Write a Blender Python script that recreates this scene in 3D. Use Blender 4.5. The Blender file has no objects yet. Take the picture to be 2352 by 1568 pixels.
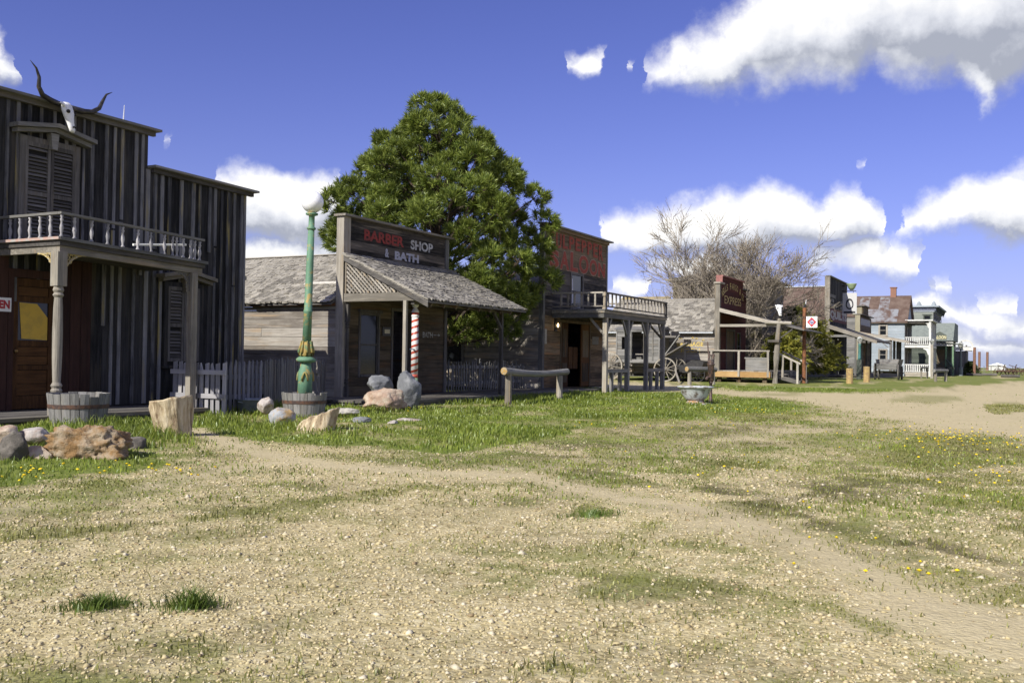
import bpy, math, random
import numpy as np
from mathutils import Vector, Matrix, noise
random.seed(7); RNG = np.random.default_rng(11)
R = math.radians
scene = bpy.context.scene
COL = scene.collection

# ------------------------------------------------------------------ camera, sky, sun, exposure
TH, PITCH, ROLL = R(27.7), math.atan(34/2200), 0.0145
cam_d = bpy.data.cameras.new('camera'); cam_d.sensor_width = 36; cam_d.lens = 2200/2352*36; cam_d.clip_end = 9000; cam_d.clip_start = .05
cam = bpy.data.objects.new('camera', cam_d); COL.objects.link(cam); scene.camera = cam
_f0 = Vector((math.cos(TH), math.sin(TH), 0)); _r0 = Vector((math.sin(TH), -math.cos(TH), 0)); _z = Vector((0, 0, 1))
_f = _f0*math.cos(PITCH) + _z*math.sin(PITCH); _u = _z*math.cos(PITCH) - _f0*math.sin(PITCH)
_r = _r0*math.cos(ROLL) + _u*math.sin(ROLL); _u2 = _u*math.cos(ROLL) - _r0*math.sin(ROLL)
cam.matrix_world = Matrix(((_r.x, _u2.x, -_f.x, 0), (_r.y, _u2.y, -_f.y, 0), (_r.z, _u2.z, -_f.z, 1.15), (0, 0, 0, 1)))

SUN_EL, SUN_AZ = R(35.5), R(12)                    # azimuth measured from -X towards +Y
S = Vector((-math.cos(SUN_AZ)*math.cos(SUN_EL), math.sin(SUN_AZ)*math.cos(SUN_EL), math.sin(SUN_EL)))
sun_d = bpy.data.lights.new('sun', 'SUN'); sun_d.energy = 5.0; sun_d.angle = R(.5); sun_d.color = (1, .96, .88)
sun = bpy.data.objects.new('sun', sun_d); COL.objects.link(sun); sun.rotation_euler = S.to_track_quat('Z', 'Y').to_euler()
scene.view_settings.view_transform = 'Standard'; scene.view_settings.look = 'None'
scene.view_settings.exposure = 0.27; scene.view_settings.gamma = 1
scene.render.engine = 'CYCLES'; scene.cycles.max_bounces = 6; scene.cycles.diffuse_bounces = 3; scene.cycles.glossy_bounces = 3
scene.cycles.use_denoising = True

def N(nt, t, **k):
    n = nt.nodes.new(t)
    for a, b in k.items():
        if a == 'ins':
            for i, v in b.items():
                if hasattr(v, 'is_output'): nt.links.new(v, n.inputs[i])
                else: n.inputs[i].default_value = v
        else: setattr(n, a, b)
    return n
def mth(nt, op, a, b=None, c=None, clamp=False):
    n = nt.nodes.new('ShaderNodeMath'); n.operation = op; n.use_clamp = clamp
    for i, v in enumerate((a, b, c)):
        if v is None: continue
        if hasattr(v, 'is_output'): nt.links.new(v, n.inputs[i])
        else: n.inputs[i].default_value = v
    return n.outputs[0]

# cumulus: centre azimuth, elevation, half widths (radians), weight
CLOUDS=[(0.3206,0.2925,0.0375,0.0198,1),(0.2876,0.3056,0.0392,0.0284,1),(0.2785,0.2785,0.0347,0.0174,0.9),(0.2442,0.3156,0.0405,0.0339,1),(0.223,0.3382,0.038,0.0313,1),(0.2141,0.2956,0.0543,0.0281,1),(0.168,0.2944,0.0447,0.0238,0.9),(0.1561,0.3328,0.0796,0.0422,1),(0.0881,0.3221,0.0825,0.0452,1),(0.0202,0.3176,0.0772,0.0511,1),(0.0647,0.2811,0.0557,0.0193,0.8),(0.0198,0.2629,0.0252,0.0209,1),(-0.0061,0.2731,0.0315,0.0224,1),(0.0307,0.2389,0.0081,0.007,0.7),(0.1432,0.2584,0.0281,0.0105,0.4),(0.1072,0.2636,0.0235,0.0119,0.45),(0.402,0.2962,0.0226,0.0133,1),(0.4289,0.2993,0.0109,0.0067,0.7),(0.3663,0.2953,0.0081,0.0046,0.5),(0.3745,0.1321,0.0269,0.0169,0.95),(0.3387,0.1391,0.0355,0.0212,1),(0.3033,0.1441,0.035,0.0219,1),(0.2683,0.1502,0.0388,0.0239,1),(0.2317,0.1537,0.036,0.0237,1),(0.2042,0.1586,0.0209,0.0154,1),(0.2507,0.1237,0.0802,0.0209,0.8),(0.1872,0.1333,0.0411,0.0265,0.85),(0.1483,0.1482,0.0242,0.0261,1),(0.126,0.1315,0.0179,0.0189,0.8),(0.1705,0.1157,0.0366,0.0128,0.6),(0.3118,0.1199,0.0525,0.0133,0.6),(0.1662,0.1019,0.0305,0.0163,0.95),(0.1298,0.1063,0.0317,0.0203,1),(0.0981,0.1021,0.0271,0.0167,0.9),(0.0902,0.0886,0.0193,0.0092,0.6),(0.2852,0.0954,0.0347,0.0221,0.9),(0.3249,0.0999,0.0265,0.0111,0.4),(0.0905,0.1323,0.0231,0.0141,0.95),(0.0637,0.1394,0.03,0.0204,1),(0.0301,0.1498,0.0326,0.0232,1),(-0.0025,0.1558,0.035,0.0236,1),(0.0117,0.1288,0.0527,0.016,0.9),(-0.0307,0.1325,0.0405,0.0273,1),(0.0651,0.0748,0.0207,0.0074,0.8),(0.3603,0.0752,0.0246,0.0126,0.8),(0.3825,0.0593,0.0225,0.009,0.5),(0.0113,0.0523,0.0249,0.0137,0.8),(0.0405,0.0444,0.04,0.0107,0.6),(0.0481,0.0712,0.0259,0.0058,0.5),(0.0151,0.0867,0.0094,0.0048,0.5),(0.1297,0.19,0.0088,0.0041,0.6),(0.0004,0.0301,0.0316,0.0113,0.6),(0.0366,0.0198,0.0292,0.0082,0.5),(0.0745,0.0591,0.0228,0.0083,0.7),(0.0553,0.03,0.0223,0.0091,0.6),(-0.0069,0.01,0.0415,0.0088,0.45),(0.9846,0.2511,0.0249,0.0195,1),(1.0007,0.2673,0.028,0.0221,1),(0.8414,0.1944,0.0169,0.009,0.8),(0.8322,0.1993,0.0081,0.0049,0.6),(0.7677,0.1642,0.0296,0.0191,1),(0.738,0.1638,0.0323,0.0223,1),(0.7034,0.1569,0.0306,0.026,1),(0.6795,0.1624,0.0264,0.0239,1),(0.7332,0.1359,0.0519,0.0238,0.95),(0.6899,0.1291,0.0351,0.0263,0.9),(0.7412,0.1029,0.0517,0.0209,0.95),(0.7025,0.1022,0.0394,0.022,0.9),(0.6544,0.1128,0.0356,0.0221,0.8)]
# the clouds are grouped in layers; each layer is an upper and a lower outline over azimuth
LAYERS = [range(0, 14), (16, 17, 18), range(19, 31), range(31, 37), range(37, 43), (43, 44, 46, 50), (45, 47, 51, 53), (52, 54, 55), (56, 57, 59), range(60, 66), range(66, 69)]
AZ0, AZ1, EL0, EL1 = -.16, 1.20, -.1, .6
def outline(blobs):
    n = 150; xs = [AZ0+(AZ1-AZ0)*i/(n-1) for i in range(n)]; top = []; bot = []
    for a in xs:
        t, b = -9, 9
        for az, el, rx, ry, w in blobs:
            q = 1-((a-az)/rx)**2
            if q > 0: t = max(t, el+ry*1.02*math.sqrt(q)); b = min(b, el-ry*1.0*math.sqrt(q))
        if t < -1: t, b = -.1, .6
        top.append(t); bot.append(b)
    return xs, top, bot
def build_world():
    w = bpy.data.worlds.new('World'); scene.world = w; w.use_nodes = True; nt = w.node_tree; nt.nodes.clear()
    w.cycles.sampling_method = 'MANUAL'; w.cycles.sample_map_resolution = 512
    g = bpy.data.node_groups.new('cumulus_field', 'ShaderNodeTree')
    g.interface.new_socket('P', in_out='INPUT', socket_type='NodeSocketVector'); g.interface.new_socket('D', in_out='OUTPUT', socket_type='NodeSocketFloat')
    gi = g.nodes.new('NodeGroupInput'); go = g.nodes.new('NodeGroupOutput'); acc = None
    sp = N(g, 'ShaderNodeSeparateXYZ', ins={0: gi.outputs[0]}); az, el = sp.outputs[0], sp.outputs[1]
    u = N(g, 'ShaderNodeMapRange', ins={0: az, 1: AZ0, 2: AZ1, 3: 0.0, 4: 1.0}).outputs[0]; e = N(g, 'ShaderNodeMapRange', clamp=False, ins={0: el, 1: EL0, 2: EL1, 3: 0.0, 4: 1.0}).outputs[0]
    for li, idx in enumerate(LAYERS):
        xs, top, bot = outline([CLOUDS[i] for i in idx]); outs = []
        for prof in (top, bot):
            n = g.nodes.new('ShaderNodeFloatCurve'); c = n.mapping.curves[0]
            pts = [((x-AZ0)/(AZ1-AZ0), (y-EL0)/(EL1-EL0)) for x, y in zip(xs, prof)]
            c.points[0].location = pts[0]; c.points[1].location = pts[-1]
            for p in pts[1:-1]: c.points.new(*p)
            for p in c.points: p.handle_type = 'VECTOR'
            n.mapping.update(); g.links.new(u, n.inputs[1]); outs.append(n.outputs[0])
        k = (EL1-EL0)/(.050 if li == 0 else .034)
        d = mth(g, 'MULTIPLY', mth(g, 'MINIMUM', mth(g, 'SUBTRACT', outs[0], e), mth(g, 'MULTIPLY', mth(g, 'SUBTRACT', e, outs[1]), 1.2)), k)
        if li in (1, 5, 6, 7): d = mth(g, 'MULTIPLY', d, 1.3)
        acc = d if acc is None else mth(g, 'MAXIMUM', acc, d)
    # the same broken cumulus goes on round the rest of the sky
    cn = N(g, 'ShaderNodeTexNoise', noise_dimensions='2D', ins={'Vector': N(g, 'ShaderNodeVectorMath', operation='MULTIPLY', ins={0: gi.outputs[0], 1: (3.2, 7.0, 0)}).outputs[0], 'Scale': 1.0, 'Detail': 2.0})
    away = mth(g, 'MULTIPLY', mth(g, 'ABSOLUTE', mth(g, 'SUBTRACT', az, .50)), 1.0); gate = N(g, 'ShaderNodeMapRange', ins={0: away, 1: .62, 2: .78, 3: -4.0, 4: 0.0}).outputs[0]
    rest = mth(g, 'ADD', mth(g, 'MULTIPLY_ADD', cn.outputs[0], 7.0, -3.9), gate); acc = mth(g, 'MAXIMUM', acc, rest)
    g.links.new(mth(g, 'MINIMUM', acc, 1.1), go.inputs[0])
    tc = N(nt, 'ShaderNodeTexCoord'); dirv = tc.outputs['Generated']
    sp = N(nt, 'ShaderNodeSeparateXYZ', ins={0: dirv})
    az = mth(nt, 'ARCTAN2', sp.outputs[1], sp.outputs[0]); el = mth(nt, 'ARCSINE', sp.outputs[2])
    p = N(nt, 'ShaderNodeCombineXYZ', ins={0: az, 1: el, 2: 0.0})
    nz = N(nt, 'ShaderNodeTexNoise', ins={'Vector': dirv, 'Scale': 17.0, 'Detail': 7.0, 'Roughness': .6})
    wv = N(nt, 'ShaderNodeVectorMath', operation='SUBTRACT', ins={0: nz.outputs['Color'], 1: (.5, .5, .5)})
    ws = N(nt, 'ShaderNodeVectorMath', operation='MULTIPLY_ADD', ins={0: wv.outputs[0], 1: (.058, .050, 0), 2: p.outputs[0]})
    def field(vec):
        n = nt.nodes.new('ShaderNodeGroup'); n.node_tree = g; nt.links.new(vec, n.inputs[0]); return n.outputs[0]
    D1 = field(ws.outputs[0])
    off = N(nt, 'ShaderNodeVectorMath', operation='ADD', ins={0: ws.outputs[0], 1: (.009, .020, 0)})
    D2 = field(off.outputs[0])
    nf = N(nt, 'ShaderNodeTexNoise', ins={'Vector': dirv, 'Scale': 30.0, 'Detail': 6.0, 'Roughness': .6})
    Dn = mth(nt, 'ADD', D1, mth(nt, 'MULTIPLY_ADD', nf.outputs[0], .7, -.35))
    mask = N(nt, 'ShaderNodeMapRange', interpolation_type='SMOOTHSTEP', ins={0: Dn, 1: -.22, 2: .55, 3: 0.0, 4: 1.0}).outputs[0]
    up = N(nt, 'ShaderNodeMapRange', ins={0: el, 1: .0, 2: .012, 3: 0.0, 4: 1.0}).outputs[0]; mask = mth(nt, 'MULTIPLY', mask, up)
    df = mth(nt, 'SUBTRACT', D1, D2)
    lit = mth(nt, 'MULTIPLY_ADD', df, .85, .60)
    lit = mth(nt, 'MULTIPLY_ADD', nf.outputs[0], .8, mth(nt, 'SUBTRACT', lit, .40))
    thick = mth(nt, 'MAXIMUM', mth(nt, 'SUBTRACT', D1, .50), 0.0)
    deep = N(nt, 'ShaderNodeVectorMath', operation='MULTIPLY_ADD', ins={0: ws.outputs[0], 1: (1/.15, 1/.075, 0), 2: (-.02/.15, -.325/.075, 0)}); deep = N(nt, 'ShaderNodeVectorMath', operation='LENGTH', ins={0: deep.outputs[0]})
    deep = N(nt, 'ShaderNodeMapRange', interpolation_type='SMOOTHSTEP', ins={0: deep.outputs['Value'], 1: .3, 2: 1.1, 3: .20, 4: 0.0}).outputs[0]      # the thick core of the big cumulus
    lit = mth(nt, 'SUBTRACT', lit, deep)
    lit = mth(nt, 'MULTIPLY_ADD', thick, -.55, lit, clamp=True)
    rmp = N(nt, 'ShaderNodeValToRGB', ins={0: lit}); e = rmp.color_ramp.elements
    e[0].position = .08; e[0].color = (.36, .385, .46, 1); e[1].position = .90; e[1].color = (1, .99, .97, 1)
    m = e.new(.44); m.color = (.68, .70, .76, 1)
    sky = N(nt, 'ShaderNodeTexSky', sky_type='NISHITA', sun_disc=False, sun_elevation=SUN_EL, sun_rotation=math.atan2(S.x, S.y), altitude=800, air_density=1.0, dust_density=.15, ozone_density=3.0)
    tint = N(nt, 'ShaderNodeMix', data_type='RGBA', blend_type='MULTIPLY'); tint.inputs[0].default_value = 1
    nt.links.new(sky.outputs[0], tint.inputs[6]); tint.inputs[7].default_value = SKY_TINT
    hsv = N(nt, 'ShaderNodeHueSaturation', ins={'Saturation': 1.0, 'Color': tint.outputs[2]})
    hz = mth(nt, 'POWER', 2.718, mth(nt, 'MULTIPLY', mth(nt, 'MAXIMUM', el, 0.0), -11.0))
    air = N(nt, 'ShaderNodeMix', data_type='RGBA', ins={0: mth(nt, 'MULTIPLY', hz, .9), 6: hsv.outputs[0], 7: (4.9, 5.9, 8.2, 1)})       # pale blue air low down
    b1 = N(nt, 'ShaderNodeBackground', ins={0: air.outputs[2], 1: SKY_STRENGTH})
    b2 = N(nt, 'ShaderNodeBackground', ins={0: rmp.outputs[0], 1: .97})
    mx = N(nt, 'ShaderNodeMixShader', ins={0: mask, 1: b1.outputs[0], 2: b2.outputs[0]})
    out = N(nt, 'ShaderNodeOutputWorld'); nt.links.new(mx.outputs[0], out.inputs[0])
SKY_TINT = (.94, .79, 1.45, 1); SKY_STRENGTH = .072
build_world()

# ------------------------------------------------------------------ materials
MATS = {}
def newmat(name):
    m = bpy.data.materials.new(name); m.use_nodes = True; nt = m.node_tree
    return m, nt, nt.nodes['Principled BSDF']
TONES = {   # dark, light, stain
 'charcoal': ((.009, .009, .009), (.072, .070, .070), (.10, .085, .06)),
 'batten': ((.045, .045, .047), (.29, .285, .288), (.34, .27, .09)),
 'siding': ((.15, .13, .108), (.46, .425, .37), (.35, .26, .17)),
 'shingle': ((.12, .11, .093), (.48, .445, .375), (.24, .21, .15)),
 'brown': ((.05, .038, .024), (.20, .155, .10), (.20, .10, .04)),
 'saloon': ((.07, .047, .026), (.33, .235, .14), (.30, .16, .07)),
 'char': ((.012, .011, .010), (.15, .128, .105), (.28, .235, .18)),
 'red': ((.05, .013, .010), (.10, .026, .019), (.06, .03, .02)),
 'new': ((.30, .175, .065), (.56, .39, .19), (.40, .24, .1)),
 'post': ((.15, .135, .11), (.44, .40, .33), (.30, .22, .13)),
 'tan': ((.10, .072, .042), (.24, .175, .11), (.17, .12, .08)),
 'door': ((.05, .022, .007), (.17, .08, .026), (.10, .05, .02)),
 'porchred': ((.025, .012, .009), (.075, .035, .025), (.05, .03, .02)),
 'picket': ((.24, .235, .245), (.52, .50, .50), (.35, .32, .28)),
 'barrel': ((.14, .135, .125), (.36, .35, .33), (.24, .22, .18)),
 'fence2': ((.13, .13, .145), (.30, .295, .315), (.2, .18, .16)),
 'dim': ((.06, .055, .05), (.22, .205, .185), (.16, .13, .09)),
 'rail': ((.20, .18, .15), (.50, .46, .39), (.42, .30, .16)),
 'white': ((.50, .50, .47), (.80, .80, .77), (.35, .30, .24)),
 'grey': ((.10, .098, .092), (.30, .29, .27), (.22, .18, .13)),
 'olive': ((.19, .17, .11), (.34, .31, .22), (.30, .24, .12)),
 'green': ((.06, .07, .058), (.125, .14, .118), (.10, .13, .09)),
 'tower': ((.14, .12, .07), (.32, .28, .18), (.40, .34, .15)),
 'palegreen': ((.185, .20, .175), (.285, .305, .27), (.25, .27, .2)),
 'bluegrey': ((.27, .31, .34), (.43, .47, .50), (.30, .31, .30)),
}
def wood(tone, axis='z', paint=None):
    key = 'wood_%s_%s' % (tone, axis)
    if key in MATS: return MATS[key]
    m, nt, bs = newmat(key); dk, lt, st = TONES[tone]
    geo = N(nt, 'ShaderNodeNewGeometry'); oi = N(nt, 'ShaderNodeObjectInfo')
    rv = N(nt, 'ShaderNodeVectorMath', operation='SCALE', ins={0: (37.1, 17.3, 53.7), 'Scale': oi.outputs['Random']})
    ps = N(nt, 'ShaderNodeVectorMath', operation='ADD', ins={0: geo.outputs['Position'], 1: rv.outputs[0]})
    sc = {'x': (1.3, 22, 22), 'y': (22, 1.3, 22), 'z': (22, 22, 1.3)}[axis]
    mp = N(nt, 'ShaderNodeVectorMath', operation='MULTIPLY', ins={0: ps.outputs[0], 1: sc})
    n1 = N(nt, 'ShaderNodeTexNoise', ins={'Vector': mp.outputs[0], 'Scale': 1.0, 'Detail': 6.0, 'Roughness': .68, 'Distortion': .6})
    n2 = N(nt, 'ShaderNodeTexNoise', ins={'Vector': ps.outputs[0], 'Scale': 1.6, 'Detail': 5.0, 'Roughness': .6})
    sc2 = tuple(v*(.35 if v > 2 else .5) for v in sc)
    mp2 = N(nt, 'ShaderNodeVectorMath', operation='MULTIPLY', ins={0: ps.outputs[0], 1: sc2})
    n3 = N(nt, 'ShaderNodeTexNoise', ins={'Vector': mp2.outputs[0], 'Scale': 1.0, 'Detail': 4.0})
    v = mth(nt, 'MULTIPLY_ADD', n2.outputs[0], .55, mth(nt, 'MULTIPLY_ADD', n1.outputs[0], 1.05, -.62 + .12))
    v = mth(nt, 'MULTIPLY_ADD', oi.outputs['Random'], .42, mth(nt, 'SUBTRACT', v, .17), clamp=True)
    cr = N(nt, 'ShaderNodeValToRGB', ins={0: v}); e = cr.color_ramp.elements
    e[0].position = .12; e[0].color = (*dk, 1); e[1].position = .78; e[1].color = (*lt, 1)
    sm = N(nt, 'ShaderNodeMapRange', ins={0: n3.outputs[0], 1: .56, 2: .70, 3: 0.0, 4: .85 if tone in ('batten', 'saloon', 'siding', 'char') else .5})
    mix = N(nt, 'ShaderNodeMix', data_type='RGBA', ins={0: sm.outputs[0], 6: cr.outputs[0], 7: (*st, 1)})
    nt.links.new(mix.outputs[2], bs.inputs['Base Color']); bs.inputs['Roughness'].default_value = .85; bs.inputs['Specular IOR Level'].default_value = .25
    bp = N(nt, 'ShaderNodeBump', ins={'Strength': .6, 'Distance': .012, 'Height': n1.outputs[0]}); nt.links.new(bp.outputs[0], bs.inputs['Normal'])
    MATS[key] = m; return m
def plain(name, col, rough=.6, col2=None, scale=6.0, lo=.45, hi=.6, metal=0.0, bump=.0, bscale=30.0, detail=6.0):
    if name in MATS: return MATS[name]
    m, nt, bs = newmat(name); geo = N(nt, 'ShaderNodeNewGeometry')
    if col2 is not None:
        n = N(nt, 'ShaderNodeTexNoise', ins={'Vector': geo.outputs['Position'], 'Scale': scale, 'Detail': detail, 'Roughness': .65})
        mr = N(nt, 'ShaderNodeMapRange', ins={0: n.outputs[0], 1: lo, 2: hi, 3: 0.0, 4: 1.0})
        mix = N(nt, 'ShaderNodeMix', data_type='RGBA', ins={0: mr.outputs[0], 6: (*col, 1), 7: (*col2, 1)})
        nt.links.new(mix.outputs[2], bs.inputs['Base Color'])
    else: bs.inputs['Base Color'].default_value = (*col, 1)
    if bump:
        nb = N(nt, 'ShaderNodeTexNoise', ins={'Vector': geo.outputs['Position'], 'Scale': bscale, 'Detail': 8.0, 'Roughness': .65})
        bp = N(nt, 'ShaderNodeBump', ins={'Strength': 1.0, 'Distance': bump, 'Height': nb.outputs[0]}); nt.links.new(bp.outputs[0], bs.inputs['Normal'])
    bs.inputs['Roughness'].default_value = rough; bs.inputs['Metallic'].default_value = metal
    MATS[name] = m; return m
def leafmat(name, c1, c2, trans=.35, attr=None):
    if name in MATS: return MATS[name]
    m, nt, bs = newmat(name); geo = N(nt, 'ShaderNodeNewGeometry')
    mix = N(nt, 'ShaderNodeMix', data_type='RGBA', ins={0: geo.outputs['Random Per Island'], 6: (*c1, 1), 7: (*c2, 1)})
    nz = N(nt, 'ShaderNodeTexNoise', ins={'Vector': geo.outputs['Position'], 'Scale': .9, 'Detail': 3.0})
    hs = N(nt, 'ShaderNodeMix', data_type='RGBA', blend_type='MULTIPLY', ins={0: 1.0, 6: mix.outputs[2]})
    vr = N(nt, 'ShaderNodeMapRange', ins={0: nz.outputs[0], 1: .3, 2: .7, 3: .72, 4: 1.25}); nt.links.new(vr.outputs[0], hs.inputs[7])
    df = N(nt, 'ShaderNodeBsdfDiffuse', ins={0: hs.outputs[2]}); tr = N(nt, 'ShaderNodeBsdfTranslucent', ins={0: hs.outputs[2]})
    gl = N(nt, 'ShaderNodeBsdfGlossy', ins={0: (.6, .65, .55, 1), 'Roughness': .42})
    mx = N(nt, 'ShaderNodeMixShader', ins={0: trans, 1: df.outputs[0], 2: tr.outputs[0]}); mx2 = N(nt, 'ShaderNodeMixShader', ins={0: .05, 1: mx.outputs[0], 2: gl.outputs[0]})
    nt.links.new(mx2.outputs[0], nt.nodes['Material Output'].inputs[0]); nt.nodes.remove(bs)
    MATS[name] = m; return m
def glassmat():
    if 'pane_glass' in MATS: return MATS['pane_glass']
    m, nt, bs = newmat('pane_glass'); bs.inputs['Base Color'].default_value = (.012, .014, .017, 1); bs.inputs['Roughness'].default_value = .10; bs.inputs['Specular IOR Level'].default_value = .35
    MATS['pane_glass'] = m; return m
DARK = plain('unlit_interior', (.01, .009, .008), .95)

# ------------------------------------------------------------------ mesh helpers
W = {}
class MB:
    def __init__(s): s.v = []; s.f = []
    def box(s, x0, x1, y0, y1, z0, z1, j=0.0):
        b = len(s.v)
        for z in (z0, z1):
            for x, y in ((x0, y0), (x1, y0), (x1, y1), (x0, y1)):
                s.v.append((x+random.uniform(-j, j), y+random.uniform(-j, j)*.5, z+random.uniform(-j, j)))
        s.f += [(b, b+3, b+2, b+1), (b+4, b+5, b+6, b+7), (b, b+1, b+5, b+4), (b+1, b+2, b+6, b+5), (b+2, b+3, b+7, b+6), (b+3, b, b+4, b+7)]
        return s
    def bar(s, p, q, w, h, up=(0, 0, 1)):
        p = Vector(p); q = Vector(q); d = (q-p).normalized(); u = Vector(up)
        a = d.cross(u)
        if a.length < 1e-3: a = d.cross(Vector((1, 0, 0)))
        a.normalize(); c = a.cross(d).normalized(); b = len(s.v)
        for o in (p, q):
            for i, k in ((-1, -1), (1, -1), (1, 1), (-1, 1)): s.v.append(tuple(o + a*(i*w/2) + c*(k*h/2)))
        s.f += [(b+3, b+2, b+1, b), (b+4, b+5, b+6, b+7), (b, b+1, b+5, b+4), (b+1, b+2, b+6, b+5), (b+2, b+3, b+7, b+6), (b+3, b, b+4, b+7)]
        return s
    def tube(s, pts, rad, n=8, cap=True, wob=0.0):
        pts = [Vector(p) for p in pts]
        if not isinstance(rad, (list, tuple)): rad = [rad]*len(pts)
        prev = None; rings = []
        for i, p in enumerate(pts):
            d = (pts[min(i+1, len(pts)-1)] - pts[max(i-1, 0)]).normalized()
            a = d.cross(prev) if prev is not None and False else d.cross(Vector((0, 0, 1)))
            if a.length < .05: a = d.cross(Vector((1, 0, 0)))
            a.normalize(); c = d.cross(a).normalized(); b = len(s.v); rings.append(b)
            for k in range(n):
                t = 2*math.pi*k/n; r = rad[i]*(1+random.uniform(-wob, wob)); s.v.append(tuple(p + a*(math.cos(t)*r) + c*(math.sin(t)*r)))
        for b0, b1 in zip(rings, rings[1:]):
            for k in range(n): s.f.append((b0+k, b0+(k+1) % n, b1+(k+1) % n, b1+k))
        if cap: s.f.append(tuple(rings[0]+k for k in reversed(range(n)))); s.f.append(tuple(rings[-1]+k for k in range(n)))
        return s
    def lathe(s, c, prof, n=16, cap=True):
        c = Vector(c); rings = []
        for r, z in prof:
            b = len(s.v); rings.append(b)
            for k in range(n): t = 2*math.pi*k/n; s.v.append((c.x+r*math.cos(t), c.y+r*math.sin(t), c.z+z))
        for b0, b1 in zip(rings, rings[1:]):
            for k in range(n): s.f.append((b0+k, b0+(k+1) % n, b1+(k+1) % n, b1+k))
        if cap: s.f.append(tuple(rings[0]+k for k in reversed(range(n)))); s.f.append(tuple(rings[-1]+k for k in range(n)))
        return s
    def prism(s, pts, ext):          # polygon of 3d points extruded by a vector
        e = Vector(ext); n = len(pts); b = len(s.v)
        s.v += [tuple(Vector(p)) for p in pts] + [tuple(Vector(p)+e) for p in pts]
        s.f.append(tuple(b+i for i in reversed(range(n)))); s.f.append(tuple(b+n+i for i in range(n)))
        for i in range(n): s.f.append((b+i, b+(i+1) % n, b+n+(i+1) % n, b+n+i))
        return s
    def fb(s, face, at, d0, d1, a0, a1, z0, z1, j=0.0):      # box given by its distance out of a wall that faces -Y or -X
        if face == 'Y': return s.box(a0, a1, at-d1, at-d0, z0, z1, j)
        return s.box(at-d1, at-d0, a0, a1, z0, z1, j)
    def mesh(s, name):
        me = bpy.data.meshes.new(name); me.from_pydata(s.v, [], s.f); me.update(); return me
    def obj(s, name, mat, parent=None, smooth=False):
        return link(name, s.mesh(name), mat, parent, smooth)
def fixnormals(me):
    import bmesh
    bm = bmesh.new(); bm.from_mesh(me); bmesh.ops.recalc_face_normals(bm, faces=bm.faces); bm.to_mesh(me); bm.free()
def link(name, me, mat, parent=None, smooth=False, fix=True):
    if fix and len(me.polygons) < 20000: fixnormals(me)
    if mat is not None and not me.materials: me.materials.append(mat)
    if smooth:
        me.polygons.foreach_set('use_smooth', [True]*len(me.polygons))
    o = bpy.data.objects.new(name, me); COL.objects.link(o); W[o.name] = Vector((0, 0, 0))
    if parent is not None: o.parent = parent; o.location = -W[parent.name]
    return o
def piece(name, me, parent, mat4):          # shares mesh data; mat4 is a world matrix
    o = bpy.data.objects.new(name, me); COL.objects.link(o); o.parent = parent
    o.matrix_basis = Matrix.Translation(-W[parent.name]) @ mat4; W[o.name] = mat4.translation.copy(); return o
def tag(o, label, cat=None, group=None, kind=None):
    if label: o['label'] = label
    if cat: o['category'] = cat
    if group: o['group'] = group
    if kind: o['kind'] = kind
    return o
def thing(name, label, cat, loc=(0, 0, 0), group=None, kind=None):
    o = bpy.data.objects.new(name, None); COL.objects.link(o); o.location = loc; o.empty_display_size = .2; W[o.name] = Vector(loc)
    return tag(o, label, cat, group, kind)
def plank(name, parent, mat, *b, j=.004): return MB().box(*b, j=j).obj(name, mat, parent)
def siding(parent, face, at, a0, a1, z0, z1, h, mat, holes=(), d=.025, name='plank', joints=0, slope=None):
    """horizontal boards, one object each, cut round the openings"""
    z = z0; row = 0
    while z < z1-.03:
        hh = h*random.uniform(.86, 1.14); zt = min(z+hh, z1)
        if z1-zt < .05: zt = z1
        cuts = [(a0, a1)]
        for (h0, h1, g0, g1) in holes:
            if zt > g0+.02 and z < g1-.02:
                nc = []
                for c0, c1 in cuts:
                    if h1 <= c0 or h0 >= c1: nc.append((c0, c1))
                    else:
                        if h0-c0 > .02: nc.append((c0, h0))
                        if c1-h1 > .02: nc.append((h1, c1))
                cuts = nc
        for c0, c1 in cuts:
            parts = [(c0, c1)]
            if joints and c1-c0 > joints and random.random() < .5:
                m = random.uniform(c0+.3*(c1-c0), c1-.3*(c1-c0)); parts = [(c0, m-.003), (m+.003, c1)]
            for p0, p1 in parts:
                dd = d+random.uniform(-.004, .006)
                mb = MB(); mb.fb(face, at, -.002, dd, p0, p1, z+.004, zt-.004, j=.003); mb.obj(name, mat, parent)
        z = zt; row += 1
def window(parent, face, at, a0, a1, z0, z1, fm, w=.07, bar=True, vbar=False, glass=None, name='window', hood=0.0, proud=.05):
    mb = MB(); fb = lambda *k: mb.fb(face, at, *k)
    fb(-.03, proud, a0-w, a0, z0-w, z1+w); fb(-.03, proud, a1, a1+w, z0-w, z1+w); fb(-.03, proud-.004, a0, a1, z1, z1+w); fb(-.03, proud+.02, a0, a1, z0-w, z0)
    if hood: fb(-.01, proud+.05, a0-w-hood, a1+w+hood, z1+w+.002, z1+w+.07)
    f = mb.obj(name, fm, parent)
    MB().fb(face, at, -.012, .004, a0+.001, a1-.001, z0+.001, z1-.001).obj('pane', glass or glassmat(), f)
    s = MB(); zm = (z0+z1)/2; am = (a0+a1)/2
    if bar: s.fb(face, at, .005, .03, a0+.002, a1-.002, zm-.022, zm+.022)
    if vbar: s.fb(face, at, .006, .024, am-.012, am+.012, z0+.002, z1-.002)
    s.fb(face, at, .005, .026, a0+.002, a0+.03, z0+.002, z1-.002); s.fb(face, at, .005, .026, a1-.03, a1-.002, z0+.002, z1-.002)
    s.obj('sash', fm, f); return f
_sh = {}
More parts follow.
